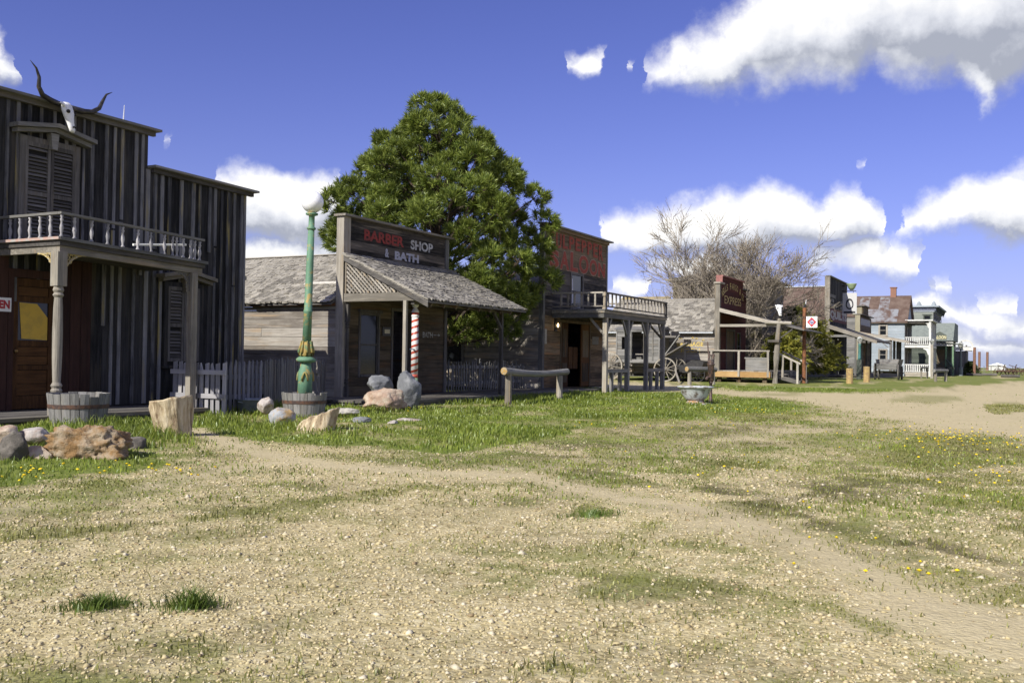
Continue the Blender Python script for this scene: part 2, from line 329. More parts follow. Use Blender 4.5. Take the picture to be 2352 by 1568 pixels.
def shingle_meshes(mat):
    if mat.name in _sh: return _sh[mat.name]
    L = []
    for k in range(5):
        mb = MB(); b = 0; t = .5
        for z0 in (-.5, .5):
            for x, y in ((-.5, 0), (.5, 0), (.5, 1), (-.5, 1)): mb.v.append((x+random.uniform(-.04, .04), y+(random.uniform(-.10, .10) if y == 0 else 0), z0+(random.uniform(-.3, .3) if y == 0 else 0)))
        mb.f = [(0, 3, 2, 1), (4, 5, 6, 7), (0, 1, 5, 4), (1, 2, 6, 5), (2, 3, 7, 6), (3, 0, 4, 7)]
        me = mb.mesh('shingle'); me.materials.append(mat); L.append(me)
    _sh[mat.name] = L; return L
def shingles(parent, o, u, v, U, V, expo, wr, mat, nind, ref=(0, 0, 1.15), thick=.024):
    o = Vector(o); u = Vector(u).normalized(); v = Vector(v).normalized(); n = u.cross(v).normalized()
    if n.z < 0: n = -n
    items = []; rows = int(V/expo)+1
    for r in range(rows):
        a = random.uniform(-.1, 0)
        while a < U:
            w = random.uniform(*wr)
            if a+w > .02 and a < U-.02:
                a0, a1 = max(a, 0), min(a+w, U); y = r*expo
                L = min(expo*2.1, V-y+.05)
                tilt = .085 + random.uniform(-.02, .03)
                vv = (v*math.cos(tilt) - n*math.sin(tilt)); nn = (n*math.cos(tilt) + v*math.sin(tilt))
                uu = (u + vv*random.uniform(-.03, .03)).normalized()
                c = o + u*((a0+a1)/2) + v*(y+random.uniform(-.018, .012)) + n*(.030+random.uniform(0, .008))
                items.append((c, uu*(a1-a0-.006), vv*L, nn*thick))
            a += w
    ref = Vector(ref); items.sort(key=lambda i: (i[0]-ref).length)
    ms = shingle_meshes(mat)
    for c, x, y, z in items[:nind]:
        piece('shingle', random.choice(ms), parent, Matrix(((x.x, y.x, z.x, c.x), (x.y, y.y, z.y, c.y), (x.z, y.z, z.z, c.z), (0, 0, 0, 1))))
    if items[nind:]:
        mb = MB()
        for c, x, y, z in items[nind:]:
            b = len(mb.v)
            for k in (-.5, .5):
                for i, jx in ((-.5, 0), (.5, 0), (.5, 1), (-.5, 1)): mb.v.append(tuple(c + x*i + y*(jx+(random.uniform(-.1, .1) if jx == 0 else 0)) + z*(k+random.uniform(-.2, .2))))
            mb.f += [(b, b+3, b+2, b+1), (b+4, b+5, b+6, b+7), (b, b+1, b+5, b+4), (b+1, b+2, b+6, b+5), (b+2, b+3, b+7, b+6), (b+3, b, b+4, b+7)]
        tag(mb.obj('shingles', mat, parent), None, kind='stuff')
def lettering(parent, s, pos, xdir, size, mat, width=None, bold=.012, name='lettering', depth=.004, zdir=(0, 0, 1), align='LEFT'):
    cu = bpy.data.curves.new('type', 'FONT'); cu.body = s; cu.size = size*1.4; cu.extrude = 0; cu.offset = bold; cu.align_x = align; cu.resolution_u = 3
    t = bpy.data.objects.new('type', cu); COL.objects.link(t)
    dg = bpy.context.evaluated_depsgraph_get(); me = bpy.data.meshes.new_from_object(t.evaluated_get(dg))
    bpy.data.objects.remove(t); bpy.data.curves.remove(cu)
    co = np.array([v.co[:] for v in me.vertices]).reshape(-1, 3)
    if len(co) == 0: return None
    mn, mx = co.min(0), co.max(0); sx = 1.0
    if width: sx = width/(mx[0]-mn[0])
    x = Vector(xdir).normalized(); z = Vector(zdir); p = Vector(pos); out = x.cross(z).normalized()     # towards the reader
    x0 = mn[0] if align == 'LEFT' else (mn[0]+mx[0])/2
    for v in me.vertices: v.co = p + x*((v.co.x-x0)*sx) + z*((v.co.y-mn[1])*size/(mx[1]-mn[1]) if width else v.co.y) + out*depth
    me.update(); me.materials.clear(); return link(name, me, mat, parent, fix=False)
def rock(name, label, c, size, mat, seed, group=None, rough=.10, facets=10, rot=0.0, cat='rock', sub=4):
    import bmesh
    bm = bmesh.new(); bmesh.ops.create_icosphere(bm, subdivisions=sub, radius=1.0); rr = random.Random(seed)
    pl = []
    for k in range(facets):
        n = Vector((rr.gauss(0, 1), rr.gauss(0, 1), rr.gauss(0, .8))).normalized(); pl.append((n, rr.uniform(.58, .9)))
    off = Vector((seed*3.1, seed*1.7, seed*.9)); ca, sa = math.cos(rot), math.sin(rot)
    for v in bm.verts:
        p = v.co.copy()
        for n, d in pl:
            e = p.dot(n)-d
            if e > 0: p -= n*e*.9
        k = noise.fractal(p*1.8+off, .9, 2.0, 5)
        p *= 1 + rough*k + rough*.35*noise.fractal(p*7+off, .8, 2.0, 3)
        p = Vector((p.x*size[0]/2, p.y*size[1]/2, p.z*size[2]/2))
        v.co = Vector((p.x*ca-p.y*sa, p.x*sa+p.y*ca, p.z)) + Vector(c)
    me = bpy.data.meshes.new(name); bm.to_mesh(me); bm.free()
    o = link(name, me, mat, None, smooth=True); o.data.transform(Matrix.Translation(-Vector(c))); o.location = c
    return tag(o, label, cat, group)

# ------------------------------------------------------------------ ground
GV=[(14.17,0.67,0.65,-0.88,-2.99,-0.14,0.8),(9.85,0.28,0.38,-0.57,-2.15,-0.06,0.55),(7.85,-0.0,0.14,-0.22,-1.32,-0.0,0.5),(9.83,1.42,0.3,-0.45,-1.29,-0.19,0.4),(7.52,1.97,0.15,-0.24,-0.4,-0.11,0.8),(8.47,3.84,0.11,-0.16,-0.28,-0.13,0.7),(9.38,3.0,0.15,-0.22,-0.5,-0.16,0.5),(9.54,2.77,0.08,-0.11,-0.44,-0.13,0.8),(8.14,2.84,0.4,-0.6,-0.69,-0.24,0.3),(7.01,1.31,0.26,-0.41,-0.53,-0.1,0.5),(6.26,1.3,0.11,-0.17,-0.3,-0.06,0.6),(6.33,0.91,0.19,-0.31,-0.53,-0.08,0.5),(5.51,0.46,0.21,-0.35,-0.35,-0.03,0.95),(5.33,0.05,0.14,-0.23,-0.35,-0.0,0.85),(5.35,2.0,0.12,-0.2,-0.21,-0.08,0.35),(4.87,2.33,0.15,-0.25,-0.26,-0.12,0.3),(4.83,1.22,0.29,-0.48,-0.32,-0.08,0.5),(4.78,0.89,0.13,-0.22,-0.22,-0.04,0.45),(3.19,1.52,0.13,-0.22,-0.11,-0.05,0.4),(4.2,0.19,0.18,-0.31,-0.32,-0.02,0.35),(5.89,4.89,0.46,-0.71,-0.28,-0.23,0.45),(7.07,4.44,0.42,-0.63,-0.28,-0.18,0.55),(5.11,4.63,0.24,-0.38,-0.27,-0.24,0.4),(4.78,6.0,0.22,-0.34,-0.2,-0.25,0.6),(3.86,5.14,0.23,-0.37,-0.35,-0.47,0.45),(3.14,4.37,0.11,-0.18,-0.36,-0.5,0.4),(2.31,3.31,0.05,-0.08,-0.06,-0.09,0.5),(8.61,6.56,0.45,-0.63,-0.44,-0.33,0.55),(8.14,5.12,0.15,-0.21,-0.31,-0.19,0.5),(9.61,5.17,0.59,-0.82,-0.92,-0.49,0.6),(11.72,5.0,0.64,-0.86,-1.06,-0.46,0.6),(14.9,4.48,0.92,-1.17,-1.45,-0.44,0.65),(19.83,4.59,0.78,-0.9,-2.18,-0.51,0.7),(6.47,6.66,0.26,-0.39,-0.34,-0.35,0.6),(5.74,6.93,0.41,-0.61,-0.26,-0.32,0.6),(10.05,3.76,0.35,-0.49,-0.42,-0.16,0.4),(12.36,3.14,0.35,-0.48,-0.54,-0.14,0.35),(11.38,1.89,0.21,-0.3,-0.49,-0.08,0.4),(33.11,2.45,0.99,-0.96,-3.62,-0.27,0.8),(28.34,0.2,0.47,-0.51,-4.02,-0.03,0.8),(33.06,6.93,1.19,-1.08,-1.7,-0.36,0.6),(6.8,2.85,0.09,-0.14,-0.24,-0.1,1.0),(3.03,3.73,0.07,-0.12,-0.07,-0.09,0.9),(3.22,3.33,0.06,-0.1,-0.08,-0.08,0.9)]
GS=[(7.37,2.21,0.25,-0.38,-0.33,-0.1,1.0),(6.67,1.69,0.25,-0.4,-0.35,-0.09,0.9),(5.91,1.1,0.13,-0.2,-0.27,-0.05,0.5),(4.62,0.48,0.1,-0.17,-0.31,-0.03,1.0),(4.67,0.13,0.14,-0.24,-0.23,-0.01,1.0),(5.45,0.57,0.07,-0.12,-0.15,-0.02,0.8),(7.67,3.06,0.25,-0.38,-0.3,-0.12,0.7),(7.68,4.59,0.34,-0.51,-0.27,-0.16,0.5),(8.0,6.67,0.32,-0.45,-0.39,-0.32,0.4)]
GD=[(9.77,4.16,0.43,-0.61,-0.41,-0.17,0.7),(8.61,3.22,0.48,-0.71,-0.43,-0.16,0.6),(8.62,2.38,0.27,-0.41,-0.42,-0.12,0.8),(8.97,3.59,0.2,-0.29,-0.27,-0.11,0.7),(7.23,1.67,0.27,-0.42,-0.33,-0.08,0.7),(6.57,1.09,0.24,-0.38,-0.29,-0.05,0.8),(8.1,1.51,0.16,-0.25,-0.3,-0.06,0.5),(13.49,0.64,0.64,-0.89,-1.31,-0.06,0.6),(4.9,6.4,0.28,-0.43,-0.17,-0.22,0.7),(4.42,5.54,0.09,-0.14,-0.09,-0.11,0.6),(11.2,3.36,0.25,-0.35,-0.35,-0.11,0.6),(9.49,4.56,0.22,-0.32,-0.28,-0.13,0.6),(16.35,4.15,0.76,-0.94,-0.85,-0.22,0.6),(3.04,2.75,0.05,-0.09,-0.19,-0.17,0.35),(6.11,1.14,0.09,-0.14,-0.14,-0.03,0.7)]
P1=[(4.2,8.3),(5.0,7.4),(6.2,7.6),(6.7,7.3),(7.4,7.75),(8.5,9.0),(9.4,10.2),(11.2,12.6),(13.2,15.3),(9.7,19.2)]
P2=[(11.7,12.2),(10.2,10.4),(9.7,9.2),(9.3,7.3),(9.6,6.0),(11.0,5.9),(14.1,6.2),(16.7,5.4),(23.9,4.2),(28.8,6.7),(32.0,8.9),(32.5,10.4),(29.2,14.2),(21.9,17.0),(13.4,14.0)]
P3=[(48.7,21.3),(49.5,15.9),(36.6,10.2),(36.8,6.1),(41.4,3.9),(52.5,2.5),(82.2,-0.6),(137.1,-1.0),(95.6,12.0),(65.2,19.7)]
PR=[(39.8,16.4),(45.0,14.4),(34.8,9.5),(35.3,5.9),(38.2,3.9),(51.1,2.0),(77.7,-0.6),(95.8,-11.8),(14.6,-1.8),(17.1,-0.1),(18.7,1.6),(23.9,4.1),(29.3,6.9),(31.3,9.4),(32.6,13.4)]
DAND=[(15.6,0.75,0.85,-1.1,-2.0,-0.11,150),(11.0,0.31,0.3,-0.44,-1.76,-0.05,25),(21.28,5.21,0.79,-0.88,-1.43,-0.35,30),(14.9,5.21,0.94,-1.18,-0.92,-0.32,14),(6.25,7.26,0.44,-0.65,-0.4,-0.46,26),(5.45,7.62,0.12,-0.18,-0.25,-0.35,12),(16.0,11.12,0.35,-0.4,-0.98,-0.68,10),(7.56,1.91,0.39,-0.6,-0.91,-0.23,10),(6.19,0.89,0.22,-0.35,-0.58,-0.08,14),(5.46,0.36,0.18,-0.3,-0.32,-0.02,18),(29.27,12.67,0.3,-0.26,-1.84,-0.8,16),(9.67,2.9,0.67,-0.97,-1.55,-0.47,12),(12.58,9.59,0.9,-1.1,-2.4,-1.83,8),(8.05,10.94,0.28,-0.38,-0.23,-0.32,5),(2.35,3.05,0.06,-0.11,-0.08,-0.11,2),(2.46,2.77,0.03,-0.05,-0.07,-0.08,2),(16.95,11.22,0.12,-0.14,-0.81,-0.54,12)]
GD += [(*g[:6], .75) for g in (GV[29], GV[30], GV[31])]; GV = [g if i not in (29, 30, 31, 8, 3) else (*g[:6], .28) for i, g in enumerate(GV)]
SAND_L=[([(10.38,10.88),(9.18,8.92),(8.29,7.41),(7.91,6.24),(7.87,5.2),(8.26,4.2),(7.75,3.18),(7.4,2.36),(6.79,1.66),(5.95,1.03),(5.24,0.54),(4.77,0.22),(4.27,-0.14)],0.3),([(8.68,4.67),(10.34,4.14),(14.08,3.57),(18.62,2.71),(20.35,1.35)],0.3),([(4.33,6.34),(5.23,6.31),(6.81,6.73),(8.03,6.99)],0.22)]
VEG_L=[([(4.28,5.16),(5.08,5.01),(6.08,4.8),(7.12,4.47),(7.92,3.8),(8.61,3.22)],0.22),([(7.84,2.81),(7.47,2.06),(6.75,1.4),(5.98,0.86),(5.54,0.51),(5.27,0.15),(5.09,-0.17)],0.22),([(9.41,3.28),(10.78,2.73),(10.61,1.54),(9.96,0.66),(8.43,-0.21)],0.45),([(4.67,2.64),(4.66,1.86),(4.79,1.21),(4.7,0.77),(4.47,0.46)],0.14),([(3.63,5.51),(3.99,5.2),(4.51,5.23)],0.2)]
DEAD_L=[([(9.03,4.85),(8.95,3.81),(8.72,2.61),(7.6,1.65),(6.73,0.97),(6.48,0.42),(5.88,-0.15)],0.28),([(10.27,4.65),(12.81,3.55),(14.5,2.41)],0.35),([(4.51,6.6),(4.99,6.26),(5.72,6.23)],0.2),([(8.74,1.45),(11.99,1.02),(13.38,-0.11)],0.6)]
def lines(x, y, L):
    out = np.zeros(x.shape)
    for P, w in L:
        best = np.full(x.shape, 1e9)
        for (x0, y0), (x1, y1) in zip(P, P[1:]):
            dx, dy = x1-x0, y1-y0; t = np.clip(((x-x0)*dx+(y-y0)*dy)/(dx*dx+dy*dy), 0, 1); best = np.minimum(best, np.hypot(x-x0-dx*t, y-y0-dy*t))
        out = np.maximum(out, np.exp(-(best/w)**2))
    return out
def _hash(ix, iy, s):
    h = (ix.astype(np.int64)*374761393 + iy.astype(np.int64)*668265263 + s*144269) & 0x7fffffff
    h = ((h ^ (h >> 13))*1274126177) & 0x7fffffff
    return ((h ^ (h >> 16)) & 0xffff)/65535.0
def vnoise(x, y, s=0):
    ix = np.floor(x); iy = np.floor(y); fx = x-ix; fy = y-iy; fx = fx*fx*(3-2*fx); fy = fy*fy*(3-2*fy)
    a = _hash(ix, iy, s); b = _hash(ix+1, iy, s); c = _hash(ix, iy+1, s); d = _hash(ix+1, iy+1, s)
    return (a*(1-fx)+b*fx)*(1-fy) + (c*(1-fx)+d*fx)*fy
def fbm(x, y, s=0, o=4):
    t = 0; a = .5; n = 0
    for k in range(o): t = t + a*vnoise(x*2**k, y*2**k, s+k*17); n += a; a *= .55
    return t/n
def inpoly(x, y, P):
    r = np.zeros(x.shape, bool); n = len(P)
    for i in range(n):
        x0, y0 = P[i]; x1, y1 = P[(i+1) % n]
        if y0 == y1: continue
        c = ((y0 > y) != (y1 > y)) & (x < (x1-x0)*(y-y0)/(y1-y0)+x0); r ^= c
    return r
def ell(x, y, L):
    out = np.zeros(x.shape)
    for cx, cy, ux, uy, vx, vy, s in L:
        det = ux*vy-uy*vx
        if abs(det) < 1e-6: continue
        dx = x-cx; dy = y-cy; a = (dx*vy-dy*vx)/det; b = (ux*dy-uy*dx)/det; r2 = a*a+b*b
        out = np.maximum(out, s*np.exp(-r2*r2*.7))
    return out
def soft_poly(x, y, P, w):
    t = 0
    for dx, dy in ((0, 0), (w, 0), (-w, 0), (0, w), (0, -w)): t = t + inpoly(x+dx, y+dy, P)
    return t/5.0
def cover(x, y):
    """lush grass, sparse grass, bare sand, dead brown mat: 0..1 at ground points"""
    d = np.hypot(x, y); w = .18+.02*d
    nx = (fbm(x*.9, y*.9, 5)-.5)*1.5; ny = (fbm(x*.9, y*.9, 9)-.5)*1.5
    nx = nx*(.22+.014*d); ny = ny*(.22+.014*d)
    lush = np.maximum(soft_poly(x+nx, y+ny, P1, w), soft_poly(x+nx, y+ny, P2, w))
    lush = np.maximum(lush, .85*soft_poly(x+nx, y+ny, P3, w*1.3))
    back = 1/(1+np.exp(-(y-12.4+.5*nx)/.25))*(x > 4); lush = np.maximum(lush, .75*back*((x < 34) | (x > 41) | (y > 17)))
    far = 1/(1+np.exp(-(np.maximum(x-120, 0)-4+6*nx)/3.)); lush = np.maximum(lush, .9*far)
    lush = np.maximum(lush, .7*(x < 2.5)*(y > 9.5))
    road = soft_poly(x+nx, y+ny, PR, w); lush = lush*(1-.97*road)
    patch = fbm(x*.55, y*.55, 31); fine = fbm(x*4, y*4, 23, 3)
    lush = lush*(1-.9*lines(x+nx*.5, y+ny*.5, SAND_L[:1]))
    lush = np.clip(lush*(.30+1.35*np.clip((patch-.34)*2.6, 0, 1))*(.55+.9*np.clip((fine-.25)*2, 0, 1)), 0, 1)
    trk = lines(x+nx*.5, y+ny*.5, SAND_L); sp = np.maximum(ell(x+nx*.3, y+ny*.3, GV), .62*lines(x+nx*.6, y+ny*.6, VEG_L)); f2 = .55*fine+.45*fbm(x*1.5, y*1.5, 29, 3); sp = np.clip((sp*1.25+f2-.935)*3.6, 0, 1)*np.clip(sp*3, 0, 1)*(1-.9*trk)
    mid = np.clip((fbm(x*.35, y*.35, 77)-.52)*4, 0, 1)*.22*np.clip((fine-.4)*4, 0, 1)*(d < 60); sp = np.maximum(sp, mid*(1-road))
    edge = np.clip(lush*4, 0, 1)*(1-np.clip((lush-.25)*3, 0, 1)); sp = np.maximum(sp, .5*edge*np.clip((fine-.3)*3, 0, 1))
    sand = np.maximum(np.maximum(ell(x+nx*.3, y+ny*.3, GS), .85*road), trk)
    dead = np.maximum(ell(x+nx*.3, y+ny*.3, GD), lines(x+nx*.6, y+ny*.6, DEAD_L))*(1-.8*trk)*np.clip((fbm(x*2.6, y*3.4, 41, 3)-.40)*7, 0, 1)
    dead = np.maximum(dead, .6*edge*np.clip((fbm(x*2.3, y*2.3, 43, 3)-.5)*5, 0, 1))
    return lush, sp, sand, dead
def gz(x, y):
    x = np.asarray(x, float); y = np.asarray(y, float)
    d = np.hypot(x, y); t = np.clip((x-58)/60, 0, 1); z = -.34*t*t*(3-2*t)
    z = z - np.clip(d-140, 0, None)*.0045 + 4.*(fbm(x*.0021, y*.0021, 91, 3)-.5)*np.clip((d-400)/900, 0, 1)
    isl = np.exp(-(((x-7.6)/2.2)**2+((y-9.4)/1.6)**2)*1.2)*.05
    trk = -.035*np.exp(-(((x*.35+y-5.4)/.9)**2))*(d < 14)
    return z + isl + trk + .035*(fbm(x*.8, y*.8, 61, 3)-.5)*(d < 70)
def build_ground():
    rs = list(1/np.linspace(1/1.6, 1/130., 330)) + list(np.geomspace(136, 6000, 36)); rs = [.02, .8] + rs
    a1 = np.linspace(TH-R(36), TH+R(36), 330); a2 = np.linspace(TH+R(36), TH-R(36)+2*math.pi, 82)[1:-1]
    an = np.concatenate([a1, a2]); rs = np.array(rs); A, Q = np.meshgrid(an, rs)
    x = Q*np.cos(A); y = Q*np.sin(A); z = gz(x, y); nr, na = x.shape
    me = bpy.data.meshes.new('ground'); co = np.stack([x, y, z], -1).reshape(-1, 3)
    i = np.arange(nr-1)[:, None]*na + np.arange(na)[None]; k = np.arange(nr-1)[:, None]*na + (np.arange(na)[None]+1) % na
    F = np.stack([i, k, k+na, i+na], -1)[:, :, ::-1].reshape(-1, 4)
    F = F[:, ::-1]
    me.vertices.add(len(co)); me.vertices.foreach_set('co', co.ravel()); me.loops.add(F.size); me.loops.foreach_set('vertex_index', F.ravel().astype(np.int32))
    me.polygons.add(len(F)); me.polygons.foreach_set('loop_start', np.arange(0, F.size, 4, dtype=np.int32)); me.polygons.foreach_set('loop_total', np.full(len(F), 4, np.int32))
    me.polygons.foreach_set('use_smooth', np.ones(len(F), bool)); me.update(); me.validate()
    l, s, b, d = cover(x, y); at = me.color_attributes.new('cover', 'FLOAT_COLOR', 'POINT')
    at.data.foreach_set('color', np.stack([l, s, b, d], -1).reshape(-1).astype(np.float32))
    m, nt, bs = newmat('ground_soil'); geo = N(nt, 'ShaderNodeNewGeometry'); P = geo.outputs['Position']
    ca = N(nt, 'ShaderNodeVertexColor', layer_name='cover'); sp = N(nt, 'ShaderNodeSeparateColor', ins={0: ca.outputs[0]})
    v1 = N(nt, 'ShaderNodeTexVoronoi', ins={'Vector': P, 'Scale': 42.0}); v2 = N(nt, 'ShaderNodeTexVoronoi', ins={'Vector': P, 'Scale': 17.0})
    nb = N(nt, 'ShaderNodeTexNoise', ins={'Vector': P, 'Scale': 1.3, 'Detail': 8.0, 'Roughness': .62}); nf = N(nt, 'ShaderNodeTexNoise', ins={'Vector': P, 'Scale': 60.0, 'Detail': 4.0, 'Roughness': .7})
    nc = N(nt, 'ShaderNodeTexNoise', ins={'Vector': P, 'Scale': 9.0, 'Detail': 6.0, 'Roughness': .7})
    spv = N(nt, 'ShaderNodeSeparateColor', ins={0: v1.outputs['Color']}); spv2 = N(nt, 'ShaderNodeSeparateColor', ins={0: v2.outputs['Color']})
    g = N(nt, 'ShaderNodeValToRGB', ins={0: mth(nt, 'MULTIPLY_ADD', spv2.outputs[0], .35, mth(nt, 'MULTIPLY', spv.outputs[0], .65))}); e = g.color_ramp.elements
    e[0].position = .05; e[0].color = (.28, .225, .11, 1); e[1].position = .95; e[1].color = (.64, .56, .35, 1)
    for p_, c_ in ((.3, (.44, .365, .19)), (.55, (.51, .425, .235)), (.75, (.565, .48, .28))): q = e.new(p_); q.color = (*c_, 1)
    big = N(nt, 'ShaderNodeMapRange', ins={0: nb.outputs[0], 1: .3, 2: .72, 3: .78, 4: 1.14})
    gr = N(nt, 'ShaderNodeMix', data_type='RGBA', blend_type='MULTIPLY', ins={0: 1.0, 6: g.outputs[0], 7: big.outputs[0]})
    snd = N(nt, 'ShaderNodeValToRGB', ins={0: nc.outputs[0]}); e = snd.color_ramp.elements; e[0].position = .25; e[0].color = (.45, .375, .22, 1); e[1].position = .8; e[1].color = (.61, .52, .325, 1)
    def mix(f, a, b_): return N(nt, 'ShaderNodeMix', data_type='RGBA', ins={0: f, 6: a, 7: b_}).outputs[2]
    sf = mth(nt, 'MULTIPLY', sp.outputs[2], .85, clamp=True); c0 = mix(sf, gr.outputs[2], snd.outputs[0])
    spr = N(nt, 'ShaderNodeValToRGB', ins={0: nf.outputs[0]}); e = spr.color_ramp.elements; e[0].position = .3; e[0].color = (.095, .105, .025, 1); e[1].position = .75; e[1].color = (.28, .28, .08, 1)
    ff = N(nt, 'ShaderNodeMapRange', ins={0: nf.outputs[0], 1: .38, 2: .60, 3: .15, 4: 1.0})
    c1 = mix(mth(nt, 'MULTIPLY', mth(nt, 'MULTIPLY', sp.outputs[1], ff.outputs[0]), .95, clamp=True), c0, spr.outputs[0])
    ddm = mth(nt, 'MULTIPLY', ca.outputs[1], 1.0, clamp=True); c2 = mix(mth(nt, 'MULTIPLY', ddm, mth(nt, 'MULTIPLY_ADD', ff.outputs[0], .5, .5)), c1, (.055, .05, .018, 1))
    lu = N(nt, 'ShaderNodeValToRGB', ins={0: mth(nt, 'MULTIPLY_ADD', nf.outputs[0], .5, mth(nt, 'MULTIPLY', nc.outputs[0], .5))}); e = lu.color_ramp.elements
    e[0].position = .3; e[0].color = (.075, .11, .016, 1); e[1].position = .72; e[1].color = (.26, .29, .07, 1)
    lf = N(nt, 'ShaderNodeMapRange', ins={0: mth(nt, 'MULTIPLY_ADD', nc.outputs[0], .5, mth(nt, 'SUBTRACT', sp.outputs[0], .25)), 1: .1, 2: .5, 3: 0.0, 4: 1.0})
    nl = N(nt, 'ShaderNodeTexNoise', ins={'Vector': P, 'Scale': .42, 'Detail': 6.0, 'Roughness': .65}); yf = N(nt, 'ShaderNodeMapRange', ins={0: nl.outputs[0], 1: .47, 2: .68, 3: 0.0, 4: .75})
    lu2 = mix(yf.outputs[0], lu.outputs[0], (.30, .26, .10, 1))
    c3 = mix(lf.outputs[0], c2, lu2); nt.links.new(c3, bs.inputs['Base Color']); bs.inputs['Roughness'].default_value = .95; bs.inputs['Specular IOR Level'].default_value = .15
    hgt = mth(nt, 'MULTIPLY_ADD', nf.outputs[0], .5, mth(nt, 'MULTIPLY', v1.outputs['Distance'], -.5)); hgt = mth(nt, 'MULTIPLY_ADD', nc.outputs[0], 1.2, hgt)
    bp = N(nt, 'ShaderNodeBump', ins={'Strength': .7, 'Distance': .016, 'Height': hgt}); nt.links.new(bp.outputs[0], bs.inputs['Normal'])
    o = link('ground', me, m, fix=False); tag(o, 'sandy gravel street with patches of short grass', kind='structure')
build_ground()

def mesh_np(name, co, faces, mat, smooth=False):
    me = bpy.data.meshes.new(name); k = faces.shape[1]
    me.vertices.add(len(co)); me.vertices.foreach_set('co', co.astype(np.float32).ravel()); me.loops.add(faces.size); me.loops.foreach_set('vertex_index', faces.ravel().astype(np.int32))
    me.polygons.add(len(faces)); me.polygons.foreach_set('loop_start', np.arange(0, faces.size, k, dtype=np.int32)); me.polygons.foreach_set('loop_total', np.full(len(faces), k, np.int32))
    if smooth: me.polygons.foreach_set('use_smooth', np.ones(len(faces), bool))
    me.update(); me.materials.append(mat); return me
def blades(x, y, z, h, wd, lean, seed=0):
    """bent grass blades: 5 points, 3 triangles each"""
    n = len(x); r = np.random.default_rng(seed); a = r.uniform(0, 2*np.pi, n); b = r.uniform(0, 2*np.pi, n)
    dx, dy = np.cos(a)*wd/2, np.sin(a)*wd/2; l = lean*h*r.uniform(.2, 1., n); lx, ly = np.cos(b)*l, np.sin(b)*l
    p = np.zeros((n, 5, 3)); p[:, 0] = np.stack([x-dx, y-dy, z-.01], -1); p[:, 1] = np.stack([x+dx, y+dy, z-.01], -1)
    p[:, 2] = np.stack([x+dx*.75+lx*.35, y+dy*.75+ly*.35, z+h*.6], -1); p[:, 3] = np.stack([x-dx*.75+lx*.35, y-dy*.75+ly*.35, z+h*.6], -1)
    p[:, 4] = np.stack([x+lx, y+ly, z+h], -1); i = np.arange(n)[:, None]*5
    f = np.concatenate([i+np.array([[0, 1, 2]]), i+np.array([[0, 2, 3]]), i+np.array([[3, 2, 4]])], 1).reshape(-1, 3)
    return p.reshape(-1, 3), f
def sector(n, r0, r1, half=R(33), pw=1.0, seed=0):
    r = np.random.default_rng(seed); u = r.random(n); d = (r0**pw+u*(r1**pw-r0**pw))**(1/pw); a = TH+r.uniform(-half, half, n)
    return d*np.cos(a), d*np.sin(a), d
